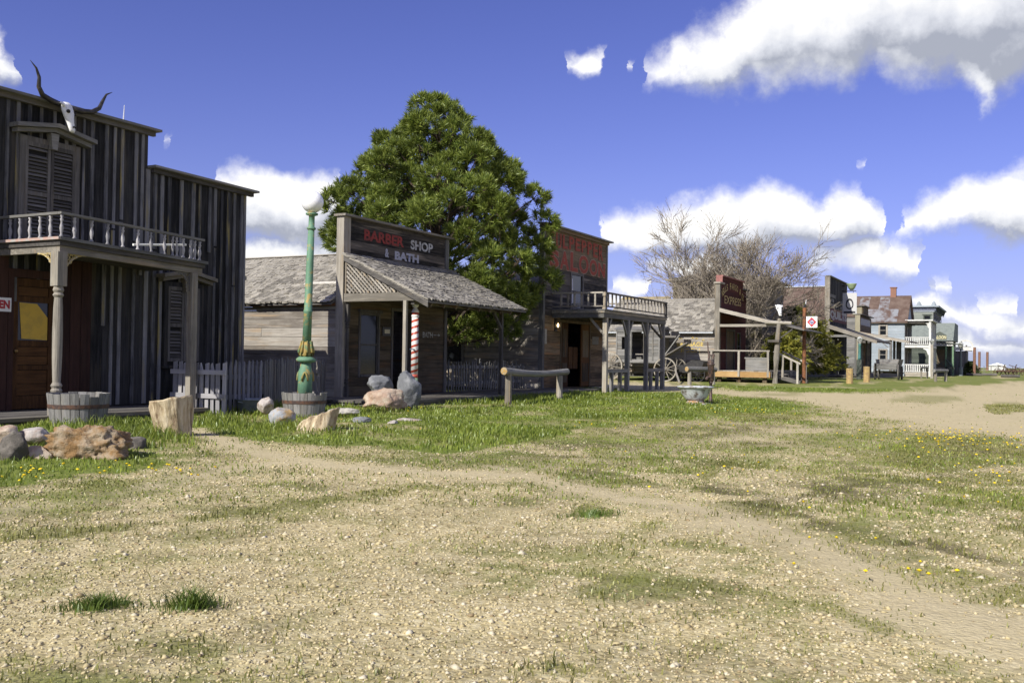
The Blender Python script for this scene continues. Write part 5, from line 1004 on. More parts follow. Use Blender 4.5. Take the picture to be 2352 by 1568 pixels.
post_turned(QX0+.03, QY+.03, 2.70, 3.24, .05).obj('newel', wood('rail', 'z'), sal); MB().box(QX1-.1, QX1-.01, QY-.01, QY+.08, 2.70, 3.208).obj('newel', wood('dim', 'z'), sal)
for i, px in enumerate((28.74, 30.72, 32.60, 34.42)):
    MB().box(px-.07, px+.07, QY+.02, QY+.16, .0, 2.428, j=.006).obj('post', wood('grey' if i else 'post', 'z'), sal)
    for s_ in (-1, 1):
        if (i == 0 and s_ < 0) or (i == 3 and s_ > 0): continue
        MB().bar((px+s_*.06, QY+.09, 1.92), (px+s_*.48, QY+.09, 2.42), .06, .075).obj('brace', wood('grey', 'z'), sal)
    if i in (0, 3): MB().bar((px, QY+.16, 1.92), (px, QY+.62, 2.42), .06, .075).obj('brace', wood('rail', 'z'), sal)
for a, b in ((28.81, 30.65), (32.67, 34.35)):
    MB().box(a, b, QY+.03, QY+.15, .66, .78).obj('low_rail', wood('grey', 'x'), sal)
    for t in (.27, .68): xx = a+(b-a)*t; MB().box(xx-.055, xx+.055, QY+.035, QY+.145, 0, .658).obj('short_post', wood('grey', 'z'), sal)
lmp = thing('wall_lamp', 'lit carriage lamp on the saloon front beside the doors', 'lamp', (28.73, SF-.12, 2.1))
MB().box(28.64, 28.82, SF-.06, SF-.031, 2.0, 2.42).box(28.66, 28.80, SF-.2, SF-.061, 2.36, 2.39).box(28.66, 28.80, SF-.2, SF-.061, 2.08, 2.10).obj('bracket', plain('lamp_black', (.015, .013, .012), .5), lmp)
mb = MB()
for dx in (-.06, .06):
    for dy in (-.065, .065): mb.box(28.73+dx-.008, 28.73+dx+.008, SF-.13+dy-.008, SF-.13+dy+.008, 2.101, 2.359)
mb.obj('cage', plain('lamp_black', (.015, .013, .012), .5), lmp)
m, nt, bs = newmat('lamp_bulb'); bs.inputs['Emission Color'].default_value = (1, .72, .35, 1); bs.inputs['Emission Strength'].default_value = 9
MB().lathe((28.73, SF-.13, 2.13), [(.005, 0), (.03, .03), (.035, .07), (.02, .11), (.004, .13)], 10).obj('bulb', m, lmp, smooth=True)
pa = plain('old_paper', (.42, .39, .32), .9, (.30, .28, .23), 20.0)
t = tag(MB().box(27.92, 28.07, SF-.036, SF-.032, 1.57, 2.05).obj('paper_notice', pa), 'narrow pale paper notice at the corner of the saloon front', 'notice'); t = tag(MB().box(31.85, 32.45, SF-.037, SF-.032, 1.62, 1.90, j=.001).obj('paper_notice', plain('grey_paper', (.22, .21, .19), .9, (.15, .14, .12), 25.0)), 'weathered grey notice board past the saloon doors', 'notice')

# ------------------------------------------------------------------ old coach and carts
def wheel(parent, c, r, axis, mat, n=12, w=.06, name='wheel'):
    """wooden spoked wheel; axis is the axle direction (unit, horizontal)"""
    a = Vector(axis); u = Vector((0, 0, 1)); v = a.cross(u).normalized(); c = Vector(c); P = lambda t, rr, o: c + (u*math.cos(t)+v*math.sin(t))*rr + a*o
    mb = MB(); K = 28
    for k in range(K):
        t = 2*math.pi*k/K
        for rr, o in ((r, -w/2), (r, w/2), (r*.90, w/2), (r*.90, -w/2)): mb.v.append(tuple(P(t, rr, o)))
    for k in range(K):
        b0 = 4*k; b1 = 4*((k+1) % K)
        for j in range(4): mb.f.append((b0+j, b0+(j+1) % 4, b1+(j+1) % 4, b1+j))
    wv = mb.obj(name, mat, parent)
    for k in range(n): t = 2*math.pi*k/n+.1; MB().tube([P(t, r*.1, 0), P(t, r*.91, 0)], [w*.38, w*.28], 5).obj('spoke', mat, wv)
    MB().tube([P(0, 0, -w*1.6), P(0, 0, 0), P(0, 0, w*1.6)], [r*.10, r*.17, r*.10], 10).obj('hub', mat, wv)
CX = 46.0
co = thing('stage_coach', 'derelict grey wooden stage coach with open side door behind the saloon balcony', 'coach', (CX, 16.8, 0)); cw = wood('grey', 'y'); cz = wood('grey', 'z')
siding(co, 'X', CX, 15.75, 18.1, .95, 2.60, .16, wood('grey', 'y'), holes=[(16.60, 17.24, 1.15, 2.45), (17.50, 17.80, 1.66, 2.2)], d=.03)
siding(co, 'X', CX+1.4, 15.75, 18.1, .95, 2.60, .2, wood('grey', 'y'), holes=[(16.60, 17.24, 1.5, 2.40)], d=.03)
MB().box(CX, CX+1.38, 15.76, 15.79, .95, 2.6).box(CX, CX+1.38, 18.06, 18.09, .95, 2.6).obj('end_wall', cz, co); MB().box(CX-.01, CX+1.4, 15.8, 18.05, .88, .945).obj('floor', cw, co)
MB().prism([(CX-.08, 15.6, 2.605), (CX+.7, 15.6, 2.78), (CX+1.5, 15.6, 2.605)], (0, 2.65, 0)).obj('roof', cw, co)
for y in (15.76, 16.56, 17.25, 18.04, 16.1, 17.48): MB().box(CX-.06, CX-.035, y, y+.06, .95, 2.6).obj('stile', cz, co)
MB().box(CX-.065, CX-.037, 15.75, 18.12, 2.48, 2.60).obj('top_rail', cw, co); MB().box(CX-.063, CX-.037, 15.75, 18.12, .92, 1.02).obj('sill', cw, co)
MB().box(CX+.3, CX+.9, 16.65, 17.2, 1.32, 1.38).obj('bench', cw, co)
MB().bar((CX+.2, 15.72, 1.15), (CX+.2, 14.35, 1.95), .5, .06).obj('footboard', wood('dim', 'y'), co); MB().bar((CX+.02, 15.6, 1.2), (CX+.02, 14.75, 2.35), .05, .08, (1, 0, 0)).obj('strut', cw, co); MB().box(CX+.05, CX+1.3, 14.95, 15.7, 2.2, 2.3).box(CX+.05, CX+1.3, 15.2, 15.25, 2.301, 2.52).obj('driver_seat', wood('dim', 'y'), co)
MB().box(CX+.06, CX+1.3, 14.55, 15.0, 1.95, 2.12).obj('luggage_box', wood('siding', 'y'), co)
for y, r in ((15.42, .60), (18.40, .72)):
    for dx in (-.18, 1.56): wheel(co, (CX+dx, y, r), r, (1, 0, 0), wood('post', 'z'))
    MB().tube([(CX-.15, y, r), (CX+1.55, y, r)], .04, 6).obj('axle', cw, co)
MB().box(CX+.6, CX+.72, 15.0, 18.6, .62, .74).box(CX+.3, CX+.4, 15.45, 15.7, .6, .9).box(CX+.95, CX+1.05, 15.45, 15.7, .6, .9).box(CX+.3, CX+.4, 18.1, 18.45, .7, .9).box(CX+.95, CX+1.05, 18.1, 18.45, .7, .9).obj('reach', wood('dim', 'y'), co)
MB().bar((CX+.7, 15.2, .62), (CX-4.2, 13.4, .10), .07, .07).obj('tongue', wood('rail', 'y'), co)
bg = thing('black_buggy', 'low black cart with bent seat standing by the express office wall', 'cart', (47.2, 14.6, 0)); bk = plain('black_leather', (.012, .011, .012), .6, (.03, .028, .026), 8.0)
MB().prism([(46.7, 13.9, .45), (46.7, 15.3, .45), (46.7, 15.4, .78), (46.7, 14.7, .85), (46.7, 14.35, 1.1), (46.7, 13.75, 1.05), (46.7, 13.72, .98)], (.9, 0, 0)).obj('body', bk, bg)
for y in (14.0, 15.2): wheel(bg, (46.62, y, .38), .38, (1, 0, 0), bk, 10, .04); wheel(bg, (47.68, y, .38), .38, (1, 0, 0), bk, 10, .04)
MB().tube([(46.7, 14.0, .38), (47.6, 14.0, .38)], .025, 5).tube([(46.7, 15.2, .38), (47.6, 15.2, .38)], .025, 5).obj('axle', bk, bg)
h2 = thing('hitching_rail', 'short log hitching rail with orange sawn end behind the enamel basin', 'hitching rail', (41.0, 12.3, 0))
MB().tube([(41.0, 12.8, .70), (42.6, 11.95, .68)], [.12, .11], 9, wob=.05).obj('crossbar', wood('grey', 'x'), h2); MB().lathe((0, 0, 0), [(.001, 0), (.115, 0), (.1, .015), (.001, .02)], 10).obj('sawn_end', plain('orange_lichen', (.4, .24, .06), .9), h2).matrix_basis = Matrix.Translation(Vector((40.995, 12.802, .70))-W[h2.name]) @ Matrix.Rotation(R(-28), 4, 'Z') @ Matrix.Rotation(R(-90), 4, 'Y')
for xx, yy in ((41.15, 12.72), (42.45, 12.03)): MB().tube([(xx, yy, -.1), (xx, yy, .6)], [.10, .085], 8, wob=.05).obj('post', wood('post', 'z'), h2)

# ------------------------------------------------------------------ express office
WX, WF_, FL = 48.0, 13.4, .55
wf = thing('express_office', 'red fronted express office with shingled roof and plank deck', 'building', (50.8, WF_, 0)); wy = wood('siding', 'y')
siding(wf, 'X', WX, WF_+.15, 19.5, .35, 2.55, .15, wy, joints=2.5)
MB().box(WX+.01, WX+.08, WF_+.1, 19.5, .2, 2.6).box(53.6, 53.68, WF_+.1, 19.5, .2, 2.6).box(WX+.1, 53.6, 19.4, 19.48, .2, 2.6).obj('side_wall', wood('dim', 'y'), wf)
MB().box(WX-.06, WX+.16, WF_-.12, WF_+.14, .3, 5.0, j=.004).obj('corner_post', wood('post', 'z'), wf); MB().box(WX-.12, WX+.75, WF_-.16, WF_+.18, 5.002, 5.09).obj('cap_board', wood('post', 'x'), wf); MB().box(52.95, 53.9, WF_-.16, WF_+.18, 5.0, 5.07).obj('cap_board', wood('grey', 'x'), wf)
rdm = wood('red', 'x')
siding(wf, 'Y', WF_, WX+.17, 53.7, FL, 4.98, .22, rdm, holes=[(49.55, 51.3, .5, 2.75), (51.75, 52.5, 1.1, 2.6)], d=.02)
siding(wf, 'Y', WF_, 48.70, 53.0, 4.98, 5.42, .22, rdm, d=.02)
MB().box(WX+.18, 49.55, WF_+.005, WF_+.07, FL, 4.95).box(51.3, 53.68, WF_+.005, WF_+.07, FL, 4.95).box(49.55, 51.3, WF_+.006, WF_+.069, 2.75, 4.95).box(48.72, 52.98, WF_+.006, WF_+.069, 4.951, 5.4).obj('wall', rdm, wf)
MB().box(48.62, 53.08, WF_-.10, WF_+.28, 5.425, 5.49).obj('cornice', plain('faded_red_board', (.30, .13, .11), .8, (.22, .09, .08), 10.0), wf); MB().box(48.62, 48.69, WF_-.06, WF_+.28, 5.06, 5.423).obj('end_board', plain('faded_red_board', (.3, .13, .11), .8), wf)
gl = plain('gilt_paint', (.48, .36, .13), .7, (.25, .17, .06), 12.0, .5, .75)
lettering(wf, 'EXPRESS', (49.15, WF_-.03, 4.06), (1, 0, 0), .42, gl, width=3.4, bold=.004)
txt = 'WELLS FARGO & CO'; nn = len(txt)
for i, ch in enumerate(txt):
    if ch == ' ': continue
    a = math.pi*(.90-.80*(i+.5)/nn); cxx, czz = 50.85+2.2*math.cos(a), 4.25+.78*math.sin(a); ta = a-math.pi/2
    ta *= .45; lettering(wf, ch, (cxx, WF_-.03, czz-.16), (math.cos(ta), 0, math.sin(ta)), .34, gl, width=.25, bold=.008, zdir=(-math.sin(ta), 0, math.cos(ta)), align='CENTER', name='letter')
MB().box(49.55, 49.65, WF_-.05, WF_+.07, FL, 2.75).box(51.2, 51.3, WF_-.05, WF_+.07, FL, 2.75).box(49.651, 51.199, WF_-.048, WF_+.07, 2.65, 2.75).obj('door_frame', wood('dim', 'z'), wf); MB().box(49.66, 50.4, WF_+.02, WF_+.06, FL+.02, 2.64).box(50.42, 51.19, WF_+.02, WF_+.06, FL+.02, 2.64).obj('door', wood('brown', 'z'), wf)
window(wf, 'Y', WF_, 51.82, 52.45, 1.2, 2.55, wood('dim', 'z'))
yl = plain('yellow_lettering', (.62, .46, .12), .7, (.42, .32, .12), 12.0)
lettering(wf, 'BAGGAGE', (WX-.034, 15.52, 1.80), (0, -1, 0), .22, yl, width=1.40, bold=.008); lettering(wf, 'ROOM', (WX-.034, 15.30, 1.48), (0, -1, 0), .22, yl, width=1.02, bold=.008)
for k, (yy, zz) in enumerate(((15.4, 2.18), (14.75, 2.20), (14.55, 2.17), (14.2, 2.09))): MB().tube([(WX-.034, yy, zz), (WX-.034, yy-.08, zz+.05), (WX-.034, yy-.14, zz)], [.02, .03, .015], 5).obj('flourish', yl, wf)
rp_ = math.atan2(1.75, 2.85); mr = MB().prism([(47.78, WF_+.16, 2.56), (50.8, WF_+.16, 4.4), (53.9, WF_+.16, 2.56), (53.9, WF_+.16, 2.5), (50.8, WF_+.16, 4.32), (47.78, WF_+.16, 2.5)], (0, 6.2, 0)).obj('roof', wood('dim', 'y'), wf)
rp_ = math.atan2(4.4-2.56, 50.8-47.78); shingles(mr, (47.75, WF_+.17, 2.545), (0, 1, 0), (math.cos(rp_), 0, math.sin(rp_)), 6.2, 3.56, .21, (.16, .30), wood('shingle', 'x'), 230, ref=(47.7, 13.5, 2.6), thick=.03)
MB().box(47.70, 47.78, WF_+.16, 19.6, 2.46, 2.53).obj('gutter', plain('pale_tin', (.45, .47, .48), .5), mr)
# porch roof of the office: shed on log pole
MB().prism([(47.95, 13.3, 3.72), (47.95, 9.1, 2.66), (47.95, 9.1, 2.60), (47.95, 13.3, 3.64)], (5.0, 0, 0)).obj('porch_roof', wood('dim', 'x'), wf)
MB().prism([(47.90, 13.3, 3.76), (47.90, 10.2, 2.97), (47.90, 10.2, 2.80), (47.90, 13.3, 3.56)], (.05, 0, 0)).obj('barge_board', wood('rail', 'y'), wf); MB().box(47.92, 48.06, 10.3, 13.27, 2.80, 2.93).obj('beam', wood('post', 'y'), wf)
MB().tube([(47.75, 10.95, 3.02), (47.9, 9.7, 2.97)], [.09, .08], 9, wob=.06).obj('log_beam', wood('rail', 'y'), wf); MB().box(48.1, 52.9, 9.9, 10.0, 2.72, 2.82).obj('beam', wood('dim', 'x'), wf)
MB().box(52.7, 52.82, 9.9, 10.02, .0, 2.72).obj('post', wood('dim', 'z'), wf)
MB().tube([(47.72, 10.42, -.1), (47.75, 10.38, 1.2), (47.8, 10.33, 2.3), (47.86, 10.27, 3.2)], [.15, .14, .12, .09], 10, wob=.04).obj('log_pole', wood('post', 'z'), wf); MB().box(47.5, 48.1, 10.2, 10.75, 2.02, 2.14).bar((47.8, 10.4, 2.1), (48.1, 9.6, 2.75), .06, .06).obj('shelf', wood('dim', 'y'), wf)
# deck with rails
nw = wood('new', 'y')
for y in np.arange(10.7, 13.3, .2): plank('deck_plank', wf, wood('rail', 'x'), 47.85, 53.9, y, y+.19, .55, .60)
MB().box(47.80, 47.86, 10.68, 12.18, .27, .548).obj('skirt_board', nw, wf); MB().box(47.80, 47.86, 12.2, 14.4, .27, .548).obj('skirt_board', nw, wf); MB().box(47.9, 53.9, 10.62, 10.68, .27, .548).obj('skirt_board', wood('dim', 'x'), wf)
for x, y in ((48.0, 10.9), (48.0, 12.2), (48.0, 13.2), (53.5, 10.9), (50.8, 10.9)): MB().box(x, x+.2, y, y+.2, 0, .5).obj('pier', wood('brown', 'z'), wf)
MB().box(47.82, 47.9, 10.72, 15.1, 1.56, 1.63).obj('handrail', wood('rail', 'y'), wf)
for y in (10.75, 12.2, 13.6, 15.0): MB().box(47.78, 47.9, y, y+.1, .3, 1.558).obj('rail_post', wood('rail', 'z'), wf)
MB().box(48.2, 48.9, 10.95, 12.0, .62, .68).box(48.2, 48.26, 10.95, 12.0, .681, 1.2).box(48.18, 48.3, 10.9, 12.05, 1.201, 1.27).obj('bench', wood('grey', 'y'), wf)
for x in (48.15, 50.2): 
    MB().bar((x, 10.6, 1.6), (x, 9.3, .98), .07, .09).obj('stair_rail', wood('rail', 'y'), wf); MB().box(x-.05, x+.05, 10.1, 10.2, .3, 1.4).obj('rail_post', wood('rail', 'z'), wf); MB().box(x-.05, x+.05, 9.38, 9.48, 0, 1.05).obj('rail_post', wood('rail', 'z'), wf); MB().bar((x, 10.6, .4), (x, 9.3, .05), .06, .2).obj('stringer', wood('dim', 'y'), wf)
for k, (y, z) in enumerate(((10.3, .42), (9.95, .28), (9.6, .14))): plank('step', wf, wood('rail', 'x'), 48.2, 50.15, y, y+.32, z-.04, z)
s2 = thing('cow_skull', 'bleached cow skull on top of the leaning log pole', 'skull', (47.7, 10.3, 3.2)); skull(s2, Vector((47.62, 10.27, 3.84)), 1.05, R(-22), R(-50))
sp_ = thing('sign_post', 'rusty iron post with square white sign bearing a red diamond', 'sign', (49.5, 9.4, 0)); ru = plain('rust_pipe', (.24, .095, .035), .8, (.08, .035, .02), 5.0, .45, .6)
MB().tube([(49.5, 9.38, -.1), (49.5, 9.38, 3.8)], .095, 10).obj('post', ru, sp_); MB().tube([(49.5, 9.38, 3.8), (49.5, 9.36, 3.95), (49.5, 9.34, 4.02)], [.07, .05, .02], 8).obj('finial', plain('lamp_black', (.015, .013, .012), .5), sp_); MB().tube([(49.5, 9.33, 4.0), (49.48, 9.3, 4.2)], [.03, .012], 6).obj('tip', plain('pale_metal', (.62, .62, .62), .4), sp_)
MB().box(49.42, 49.45, 8.74, 9.28, 2.80, 3.36).obj('board', plain('sign_white', (.78, .77, .74), .6), sp_); MB().prism([(49.417, 9.01, 2.83), (49.417, 8.78, 3.08), (49.417, 9.01, 3.33), (49.417, 9.24, 3.08)], (-.004, 0, 0)).obj('diamond', plain('sign_diamond_red', (.50, .03, .03), .5), sp_); MB().prism([(49.412, 9.01, 2.93), (49.412, 8.88, 3.08), (49.412, 9.01, 3.23), (49.412, 9.14, 3.08)], (-.003, 0, 0)).obj('diamond_centre', plain('sign_blue', (.03, .04, .22), .5), sp_); MB().box(49.43, 49.47, 9.0, 9.06, 3.36, 3.42).obj('clip', plain('lamp_black', (.015, .013, .012), .5), sp_)
for k, (w_, s_) in enumerate((('Wells', .13), ('Fargo & Co', .22), ('Express', .17))): lettering(sp_, w_, (49.407, 9.01, 3.115-.07*k), (0, -1, 0), .05, plain('sign_white', (.78, .77, .74), .6), width=s_, bold=.004, align='CENTER', depth=.003)
for k, (x, y, h) in enumerate(((51.3, 7.45, .78), (56.3, 7.28, .86))):
    st_ = thing('yellow_log_post', ('short debarked yellow log post nearer the express office', 'taller debarked yellow log post beside the green lamp')[k], 'log post', (x, y, 0), 'yellow log posts'); lm = plain('peeled_log', (.42, .30, .12), .9, (.30, .20, .10), 9.0, .45, .6)
    MB().tube([(x, y, -.1), (x+.02, y, .4), (x+.01, y, h)], [.17, .17, .175], 12, wob=.04).obj('log', lm, st_); MB().lathe((x+.01, y, h), [(.14, .0), (.12, .008), (.001, .012)], 12).obj('sawn_top', plain('sawn_wood', (.5, .4, .24), .9), st_)

# ------------------------------------------------------------------ plank building and thatched roof behind the trees
gb = thing('plank_tower_building', 'tall square plank building behind the bare tree', 'building', (62, 18, 0))
siding(gb, 'X', 60, 13.95, 19.7, 2.5, 6.2, .28, wood('tower', 'y'), d=.03); siding(gb, 'Y', 13.95, 60, 66, 2.5, 6.2, .28, wood('grey', 'x'), d=.03)
MB().box(60.05, 66, 14, 19.65, 0, 6.15).obj('core', wood('dim', 'z'), gb); MB().prism([(59.6, 20.1, 6.18), (59.6, 13.5, 6.18), (59.6, 13.5, 6.27), (59.6, 16.9, 6.74), (59.6, 20.1, 6.29)], (7, 0, 0)).obj('roof', wood('grey', 'y'), gb); window(gb, 'Y', 13.95, 62, 63, 3.5, 5.0, wood('dim', 'z'))
tb = thing('log_barn', 'low barn with straw coloured roof behind the saloon balcony', 'building', (60, 21.5, 0))
MB().prism([(57, 19.9, 3.6), (60, 19.9, 5.2), (63, 19.9, 3.6)], (0, 3.3, 0)).obj('roof', plain('straw_roof', (.34, .27, .13), .95, (.26, .22, .14), 6.0, bump=.05, bscale=9.0), tb); siding(tb, 'X', 57.2, 20.0, 23.1, 0, 3.55, .3, wood('grey', 'y')); MB().box(57.25, 62.8, 20.0, 23.1, 0, 3.55).obj('wall', wood('grey', 'y'), tb)

# ------------------------------------------------------------------ far street
def vboards(parent, face, at, a0, a1, z0, z1, w, mat, holes=()):
    a = a0
    while a < a1-.02:
        b = min(a+w*random.uniform(.85, 1.15), a1); zz = [(z0, z1)]
        for (h0, h1, g0, g1) in holes:
            if b > h0+.02 and a < h1-.02:
                nz = []
                for c0, c1 in zz:
                    if g0 > c0: nz.append((c0, min(g0, c1)))
                    if g1 < c1: nz.append((max(g1, c0), c1))
                zz = nz
        for c0, c1 in zz: MB().fb(face, at, 0, .03+random.uniform(-.004, .008), a+.006, b-.006, c0, c1, j=.004).obj('plank', mat, parent)
        a = b
rust = plain('rusted_iron_roof', (.10, .062, .045), .8, (.15, .105, .08), 1.3, .4, .6, bump=.01, bscale=6.0)
KX, KY = 71.0, 11.8
qs = thing('quilt_store', 'dark tall fronted store with white lettering over a red band', 'building', (75, KY, 0))
vboards(qs, 'Y', KY, KX+.2, 79.4, .3, 7.15, .32, wood('charcoal', 'z'), holes=[(72.2, 73.4, .9, 2.7), (75, 76.4, .3, 2.8)])
MB().box(KX+.2, 72.2, KY+.01, KY+.1, 0, 7.1).box(73.4, 75, KY+.01, KY+.1, 0, 7.1).box(76.4, 79.3, KY+.01, KY+.1, 0, 7.1).box(72.2, 73.4, KY+.011, KY+.099, 2.7, 7.1).box(72.2, 73.4, KY+.011, KY+.099, 0, .9).box(75, 76.4, KY+.011, KY+.099, 2.8, 7.1).obj('wall', wood('charcoal', 'z'), qs)
MB().box(KX-.05, KX+.2, KY-.1, KY+.25, 0, 7.18).obj('corner_post', wood('post', 'z'), qs); MB().box(KX-.1, 79.5, KY-.15, KY+.2, 7.19, 7.26).obj('cap_board', wood('grey', 'x'), qs)
window(qs, 'Y', KY, 72.3, 73.3, 1.0, 2.6, wood('white', 'z'), w=.09, vbar=True); MB().box(75.05, 76.35, KY+.02, KY+.06, .35, 2.75).obj('door', wood('brown', 'z'), qs)
siding(qs, 'X', KX, KY+.26, 22, .2, 4.2, .25, wood('grey', 'y')); MB().box(KX+.01, KX+.1, KY+.26, 22, 0, 4.2).obj('side_wall', wood('grey', 'y'), qs)
m_roof = MB().prism([(70.6, KY+.2, 4.1), (75.2, KY+.2, 6.75), (79.8, KY+.2, 4.1), (79.8, KY+.2, 4.0), (75.2, KY+.2, 6.62), (70.6, KY+.2, 4.0)], (0, 10.5, 0)).obj('roof', rust, qs); MB().box(75.05, 75.35, KY+.2, 22.3, 6.76, 6.82).obj('ridge_cap', plain('pale_tin', (.45, .47, .48), .5), m_roof)
MB().box(KX+.25, 79.2, KY-.045, KY-.034, 4.02, 4.95).obj('sign_band', plain('dark_red_band', (.10, .025, .02), .8), qs); gwp = plain('grey_white_paint', (.42, .41, .39), .85, (.2, .19, .18), 8.0, .45, .7)
lettering(qs, 'QUILTS', (KX+.5, KY-.047, 4.12), (1, 0, 0), .72, gwp, width=7.6, bold=.06)
for k, (a, z, w_) in enumerate(((71.6, 5.75, 2.2), (72.0, 5.42, 1.0), (71.5, 5.08, 2.7), (76.1, 5.45, 2.4), (76.1, 5.05, 2.6))):
    mb = MB(); xx = a
    while xx < a+w_: d_ = random.uniform(.1, .28); mb.box(xx, xx+d_*.5, KY-.045, KY-.04, z, z+.24, j=.0); xx += d_+.09
    mb.obj('worn_lettering', gwp, qs)
MB().prism([(KX-.1, KY-.06, 3.75), (KX-.1, 8.55, 2.62), (KX-.1, 8.55, 2.5), (KX-.1, KY-.06, 3.6)], (8.8, 0, 0)).obj('porch_roof', wood('dim', 'x'), qs); MB().prism([(KX-.16, KY-.06, 3.74), (KX-.16, 8.5, 2.62), (KX-.16, 8.5, 2.4), (KX-.16, KY-.06, 3.45)], (.05, 0, 0)).obj('barge_board', wood('rail', 'y'), qs); MB().box(KX-.04, KX+.08, 9.9, KY-.12, 2.85, 3.02).box(KX+.1, 79.2, 9.86, 9.98, 2.72, 2.86).obj('beam', wood('grey', 'y'), qs)
for x in (KX, 73.9, 76.6, 79.0): MB().box(x, x+.13, 9.88, 10.0, .15, 2.84).obj('post', wood('grey', 'z'), qs)
bw3 = thing('boardwalk', 'plank walk under the far porches of the quilt store', 'boardwalk', (80, 10, 0), kind='structure')
for y in np.arange(9.3, 11.7, .3): plank('plank', bw3, wood('dim', 'x'), 70.5, 97, y, y+.29, .1, .16)
MB().box(70.6, 96.9, 9.35, 11.7, -.2, .095).obj('joists', wood('dim', 'x'), bw3); MB().box(72.2, 75.5, KY-.6, KY-.15, .5, .56).box(72.3, 72.4, KY-.5, KY-.2, .16, .5).box(75.3, 75.4, KY-.5, KY-.2, .16, .5).obj('bench', wood('dim', 'x'), qs)
hs_ = thing('hanging_sign', 'white hanging sign with a dark drop shape on the quilt store front', 'sign', (77.6, KY-.6, 5))
MB().box(76.55, 76.60, KY-1.15, KY-.12, 4.75, 6.35).obj('board', plain('hanging_sign_shaded', (.50, .50, .49), .6), hs_)  # white board, its colour greyed to stand in for the storefront's shadow
P = lambda t, r: (0, KY-.63-r*math.sin(t)*.75, 5.45+(r*(.95 if math.cos(t) < 0 else 1.25))*math.cos(t)); mb = MB(); K = 24
for k in range(K):
    t = 2*math.pi*k/K
    for r in (.38, .26): q = P(t, r); mb.v.append((76.545, q[1], q[2]))
for k in range(K): mb.f.append((2*k, 2*k+1, 2*((k+1) % K)+1, 2*((k+1) % K)))
mb.obj('emblem', plain('emblem_black', (.03, .03, .035), .7), hs_); MB().box(76.54, 76.547, KY-1.05, KY-.2, 4.80, 4.95).obj('text_bar', plain('emblem_black', (.03, .03, .035), .7), hs_); MB().tube([(76.57, KY-.05, 6.5), (76.57, KY-1.1, 6.5)], .03, 6).obj('bracket', plain('lamp_black', (.015, .013, .012), .5), hs_); MB().tube([(76.57, KY-.9, 6.36), (76.57, KY-.9, 6.5)], .02, 5).tube([(76.57, KY-.3, 6.36), (76.57, KY-.3, 6.5)], .02, 5).obj('chain', plain('lamp_black', (.015, .013, .012), .5), hs_)
fl_ = thing('flood_lamp', 'green glass lamp above the hanging sign on the quilt store', 'lamp', (76.9, KY-.6, 6.6)); MB().lathe((76.7, KY-.75, 6.56), [(.12, 0), (.26, .2), (.36, .45), (.38, .5)], 14).obj('shade', plain('green_glass', (.30, .38, .22), .4), fl_, smooth=True); MB().tube([(76.9, KY-.05, 6.9), (76.7, KY-.75, 7.0)], .035, 6).obj('arm', plain('lamp_black', (.015, .013, .012), .5), fl_)

s3 = thing('small_shop', 'brown shop with stepped chimney-like false front and pale sign', 'building', (91, 12, 0)); SX, SY = 87.6, 12.0
siding(s3, 'Y', SY, SX+.25, 95.5, .2, 5.15, .3, wood('brown', 'x'), holes=[(91, 92.2, .2, 2.7)]); MB().box(SX+.25, 91, SY+.01, SY+.1, 0, 5.1).box(92.2, 95.4, SY+.01, SY+.1, 0, 5.1).box(91, 92.2, SY+.011, SY+.099, 2.7, 5.1).obj('wall', wood('brown', 'x'), s3); MB().box(91.05, 92.15, SY+.03, SY+.06, .2, 2.68).obj('door', wood('door', 'z'), s3)
MB().box(SX-.05, SX+.25, SY-.1, SY+.3, 0, 5.2).obj('corner_post', wood('olive', 'z'), s3); MB().box(SX-.1, 95.7, SY-.25, SY+.3, 5.21, 5.28).obj('cornice', wood('dim', 'x'), s3); MB().box(89.8, 93.2, SY-.05, SY+.9, 5.281, 6.05).obj('raised_front', wood('brown', 'x'), s3); MB().box(89.6, 93.4, SY-.2, SY+1.0, 6.051, 6.13).obj('cap_board', wood('dim', 'x'), s3); MB().box(89.74, 89.795, SY+.05, SY+.85, 5.285, 6.045).obj('side_board', wood('olive', 'z'), s3)
MB().box(88.4, 94.6, SY-.06, SY-.035, 4.35, 4.95).obj('sign_panel', plain('grey_sign', (.34, .35, .37), .7, (.25, .26, .28), 9.0), s3)
siding(s3, 'X', SX, SY+.31, 18.5, .2, 5.0, .28, wood('grey', 'y')); MB().box(SX+.01, 95, SY+.31, 18.4, 0, 4.9).obj('core', wood('grey', 'y'), s3); MB().box(SX-.1, 95.3, SY+.31, 18.6, 5.0, 5.06).obj('roof', rust, s3)
MB().prism([(SX-.1, SY-.06, 3.75), (SX-.1, 7.9, 2.95), (SX-.1, 7.9, 2.83), (SX-.1, SY-.06, 3.6)], (8, 0, 0)).obj('porch_roof', rust, s3); MB().prism([(SX-.16, SY-.06, 3.72), (SX-.16, 7.9, 2.93), (SX-.16, 7.9, 2.72), (SX-.16, SY-.06, 3.45)], (.05, 0, 0)).obj('barge_board', wood('rail', 'y'), s3)
for x in (SX, 90.3, 93, 95.2): MB().box(x, x+.2, 9.3, 9.5, .15, 3.0).obj('post', wood('grey', 'z'), s3)
MB().box(SX+.02, SX+.18, 9.51, SY-.1, 2.75, 2.95).obj('beam', wood('dim', 'y'), s3); MB().bar((SX+.1, 9.6, 2.35), (SX+.1, 10.1, 2.8), .08, .08).obj('brace', wood('grey', 'z'), s3)
